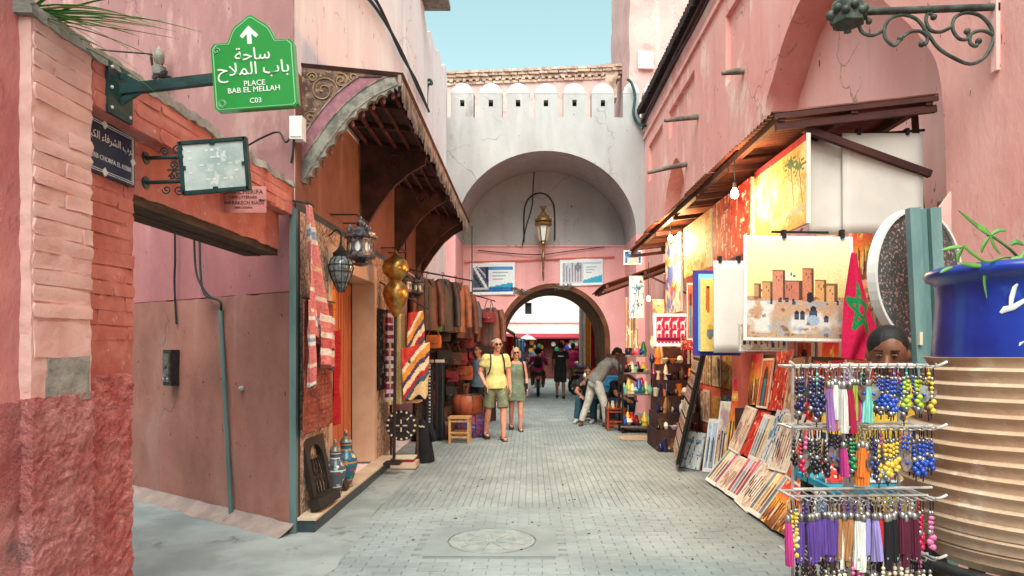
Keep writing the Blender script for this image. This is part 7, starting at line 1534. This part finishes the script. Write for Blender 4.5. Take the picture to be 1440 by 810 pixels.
# bending man and the seated men
person('man in grey T-shirt and pale trousers bending to reach the trinket stand', (1.44, 14.1, 0), 0, dict(pel=(-.08, 0, .93), che=(.12, 0, 1.22), nec=(.26, 0, 1.36), hea=(.36, -.02, 1.47), ls=(.27, -.12, 1.32), rs=(.2, .16, 1.33), le=(.47, -.2, 1.1), lw=(.68, -.2, .96), re=(-.08, .2, 1.12), rw=(-.28, .14, .92), lh=(-.06, -.09, .9), rh=(-.12, .09, .9), lk=(.08, -.16, .48), la=(.12, -.12, .085), rk=(-.22, .1, .5), ra=(-.36, .14, .085), lt=(.6, -.6, 0), rt=(-.2, -1, 0), look=(.85, -.3, -.35)), 'skin_brown', 'wear_grey', .6, 'wear_white', 1, 'black', 'brown', .01, 1.78, cap='wear_black')
person('seated man in black shirt and jeans leaning over beside the red stool', (1.82, 14.75, 0), .5, dict(pel=(0, .05, .46), che=(0, -.12, .74), nec=(0, -.26, .92), hea=(0, -.36, 1.03), ls=(.18, -.2, .86), rs=(-.18, -.2, .86), le=(.24, -.42, .64), lw=(.12, -.6, .55), re=(-.24, -.42, .64), rw=(-.12, -.62, .55), lh=(.1, .02, .45), rh=(-.1, .02, .45), lk=(.18, -.42, .5), rk=(-.18, -.42, .5), la=(.16, -.38, .09), ra=(-.16, -.38, .09), look=(0, -.8, -.6)), 'skin_tan', 'wear_black', .6, 'wear_denim', 1, 'black', 'white', .012, 1.75)
person('seated man in black T-shirt and jeans with white trainers, behind the bending man', (1.34, 15.1, 0), -.3, dict(pel=(0, .05, .46), che=(0, -.08, .76), nec=(0, -.16, .96), hea=(0, -.22, 1.1), ls=(.18, -.13, .9), rs=(-.18, -.13, .9), le=(.24, -.3, .66), lw=(.1, -.5, .58), re=(-.26, -.25, .66), rw=(-.1, -.48, .58), lh=(.1, .02, .45), rh=(-.1, .02, .45), lk=(.16, -.42, .5), rk=(-.16, -.42, .5), la=(.14, -.42, .09), ra=(-.2, -.5, .09), look=(.2, -.9, -.3)), 'skin_tan', 'wear_black', .55, 'wear_denim', 1, 'black', 'white', .012, 1.75)
stool((1.83, 14.8, 0), .3, .36, 'low dark stool under the seated man in jeans', 'old_wood'); stool((1.33, 15.15, 0), .3, .36, 'low dark stool under the man with white trainers', 'old_wood')
bag((1.85, 15.5, .62), .36, .36, .2, 'grey', 'light blue rucksack on the bench behind the seated men', .1, 0, True, 'bags by the seated men')
KIDS_ = [x for x in bpy.data.objects if x.get('label') == 'light blue rucksack on the bench behind the seated men'][0]
for ch in KIDS[KIDS_.name][:2]: ch.data.materials.clear(); ch.data.materials.append(M['wear_blue'])
box('bench', (1.6, 15.35, 0), (2.2, 15.7, .62), M['old_wood'], None, label='dark wooden chest behind the seated men', cat='chest')
# stallkeeper behind the keyrings
t, j = person('stallkeeper in yellow T-shirt peering over the keyring rack', (1.615, 3.12, 0.0), -.12, dict(hea=(.0, -.05, 1.60), nec=(0, .0, 1.44), look=(-.42, -1, -.26), le=(.24, -.02, 1.14), lw=(.2, -.2, .98), re=(-.23, -.02, 1.14), rw=(-.16, -.22, 1.0)), 'skin_brown', 'wear_shirtyellow', .6, 'wear_navy', 1, 'black', 'black', .0075, 1.76)
for s_, w_ in (('l', 'lw'), ('r', 'rw')):
    S0, E0 = j[s_ + 's'], j[s_ + 'e']; p = S0 + (E0 - S0) * .66; d_ = (E0 - S0).normalized(); MB().tube([p, p + d_ * .025], [.074, .074], 16).build('sleeve_cuff', M['wear_navy'], t, smooth=True)
# ---------------------------------------------------------------- beyond the arch
eb = T('end_building', 'pale pink house closing the lane beyond the arch', 'house', (.5, 36, 0))
MB().prism([(-8, 0), (9, 0), (9, 9), (-8, 9)], (0, 36, 0), X, Z, Y, .5, [[(-.25, 3.35), (.1, 3.35), (.1, 3.95), (-.25, 3.95)]]).build('wall', M['wall_far'], eb)
box('window_back', (-.3, 36.2, 3.3), (.15, 36.25, 4.0), M['black'], eb); box('string_course', (-8, 35.93, 2.9), (9, 36.02, 3.0), M['wall_far'], eb)
MB().hexa([(-1.5, 35.2, 2.05), (5, 35.2, 2.05), (5, 36, 2.25), (-1.5, 36, 2.25), (-1.5, 35.2, 2.12), (5, 35.2, 2.12), (5, 36, 2.32), (-1.5, 36, 2.32)]).build('shop_awning', M['maroon'], eb)
box('shop_front', (-1.5, 35.9, 0), (4, 35.99, 2.05), M['canopy_red'], eb)
rr = random.Random(77)
for k in range(70):
    c_ = rr.choice(['crimson', 'yellow', 'green', 'white', 'orange', 'magenta', 'cream', 'blue', 'maroon', 'maroon']); x_ = -1.3 + 5 * rr.random(); z_ = .3 + 1.6 * rr.random()
    tag(MB().lathe([(.0, 0), (.1, .02), (.14, .12), (.1, .24), (.0, .26)], (x_, 35.6 + .2 * rr.random(), z_), 10).build('hanging_ware', M['bead_' + c_], None, smooth=True), '%s ware hanging in the far shop front, %s' % (c_, 'low down' if z_ < .8 else 'at mid height' if z_ < 1.4 else 'under the red awning'), 'ware', 'wares in the far shop')
for nm_, x0, x1, lab in (('lane_wall', -5, -1.7, 'shaded pink wall left of the lane beyond the arch'), ('lane_wall', 2.9, 6, 'shaded pink wall right of the lane beyond the arch')):
    t = T(nm_, lab, 'wall', ((x0 + x1) / 2, 29, 0)); box('wall', (x0, 22.65, 0), (x1, 36, 4.6 if x0 < 0 else 5.2), M['wall_far'], t)
    for k in range(3): box('shutter', ((x1 - .02) if x0 < 0 else x0 - .03, 24 + k * 3.4, .1), ((x1 + .03) if x0 < 0 else x0 + .02, 25.8 + k * 3.4, 2.3), M['canopy_wood'], t)
# awnings and stalls behind the arch
t = T('market_awning', 'white cloth awning over the stall left beyond the arch', 'awning', (-1, 25, 2)); mat('awning_white', (226, 224, 214), (206, 204, 194), scale=3)
MB().grid(lambda u_, v_: (-1.75 + 1.25 * u_, 23.2 + 3.2 * v_, 2.85 - .75 * u_ - .1 * sin(pi * v_)), 8, 8).build('cloth', M['awning_white'], t, smooth=True, fix=False); KIDS[t.name][-1].modifiers.new('s', 'SOLIDIFY').thickness = .02
for y_ in (23.25, 26.35): MB().bar((-.52, y_, 0), (-.52, y_, 2.1), .05).build('post', M['old_wood'], t); MB().bar((-.52, y_, 2.1), (-1.75, y_, 2.84), .03).build('rafter', M['old_wood'], t)
t = T('market_umbrella', 'small white parasol over a stall down the far lane', 'parasol', (-.1, 30, 0)); MB().lathe([(.4, 1.95), (.2, 2.08), (.0, 2.18), (.0, 2.15), (.2, 2.05), (.39, 1.93)], (-.1, 30, 0), 8).build('canopy', M['awning_white'], t); tube('pole', [(-.1, 30, 0), (-.1, 30, 2.12)], .03, M['old_wood'], t)
for k, (x0, x1, y_, z_, L_, c1, c2, lab) in enumerate(((1.75, 2.1, 24.2, 3.2, 2.3, (226, 222, 214), (170, 90, 110), 'white and mauve striped cloth hanging tall beyond the arch'), (2.0, 2.35, 24.0, 3.2, 2.4, (240, 150, 30), (246, 180, 70), 'bright orange cloth hanging tall beyond the arch'), (2.25, 2.7, 23.8, 3.1, 2.5, (232, 228, 222), (196, 190, 196), 'pale grey striped cloth hanging right of the orange one'), (2.05, 2.3, 22.85, 2.6, 1.9, (180, 24, 70), (150, 20, 60), 'crimson cloth hanging just inside the arch'), (-.95, -.6, 24.4, 2.0, 1.3, (200, 40, 40), (220, 80, 60), 'red cloth hanging at the stall under the white awning'), (-.6, -.3, 25.2, 1.9, 1.2, (60, 150, 170), (230, 226, 214), 'turquoise cloth hanging at the stall under the white awning'), (-1.2, -.9, 23.9, 2.1, 1.6, (140, 90, 60), (180, 130, 90), 'tan cloth hanging at the stall under the white awning'), (-.45, -.2, 26.5, 1.9, .9, (60, 110, 190), (150, 180, 220), 'blue cloth hanging farther down the left stalls'))):
    a = stripes(12, 24, [(3, c1), (1, c2), (2, c1), (1.5, c2), (2, c1)], k, True)
    ptop('hanging_cloth', lab, 'textile', drape((x0, y_, z_), (x1, y_ - .1, z_), L_, 2, .04, k), a, group='cloths hung beyond the arch')
tag(MB().tube([(1.7, 24.3, 3.22), (2.95, 23.6, 3.15)], .02, 6).build('cloth_rail', M['black_iron'], None), 'iron rail the tall cloths hang from beyond the arch', 'rail')
tag(MB().tube([(-1.7, 23.6, 2.12), (-.2, 26.8, 1.92)], .02, 6).build('cloth_rail', M['black_iron'], None), 'iron rail of the stall beyond the arch on the left', 'rail')
t = T('market_stall', 'dark stall counter under the white awning beyond the arch', 'stall', (-1.2, 25, 0)); box('counter', (-1.68, 23.4, 0), (-.95, 28.5, .8), M['canopy_wood'], t); box('top', (-1.69, 23.35, .8), (-.9, 28.55, .84), M['old_wood'], t)
for k in range(16):
    c_ = rr.choice(['crimson', 'yellow', 'white', 'orange', 'cream', 'blue', 'green']); p = V((-1.5 + .45 * rr.random(), 23.5 + .3 * k, .84))
    o = link('bundle', TM.setdefault((c_, 'bundle'), MB().lathe([(.06, 0), (.14, .03), (.15, .12), (.1, .2), (.0, .22)], (0, 0, 0), 12).mesh('bundle', smooth=True)), None, p)
    if not o.data.materials: o.data.materials.append(M['thread_' + c_])
    tag(o, '%s cloth bundle on the stall counter beyond the arch' % c_, 'bundle', 'bundles on the far stall')
# dark plinth of the arch pier, plant bits over the arch
box('pier_plinth', (2.14, 18.62, 0), (2.64, 18.99, 1.45), M['dark_beam'], None, label='dark red lower dado box against the arch pier', cat='plinth')
for k, (px_, py_) in enumerate(((733, 407), (790, 402))):
    t = T('dried_bouquet', 'dried grey sprig caught %s the small archway' % ('left above' if k == 0 else 'right above'), 'sprig', at(px_, py_ + 4, GB - .05), 'sprigs over the arch'); p = at(px_, py_ + 6, GB - .05)
    for q in range(14): a0 = rr.uniform(.2, 2.9); tube('twig', [p + X * rr.uniform(-.25, .25), p + V((rr.uniform(-.3, .3), -.03, .08 + .12 * rr.random()))], .012, M['spout'], t, 4)
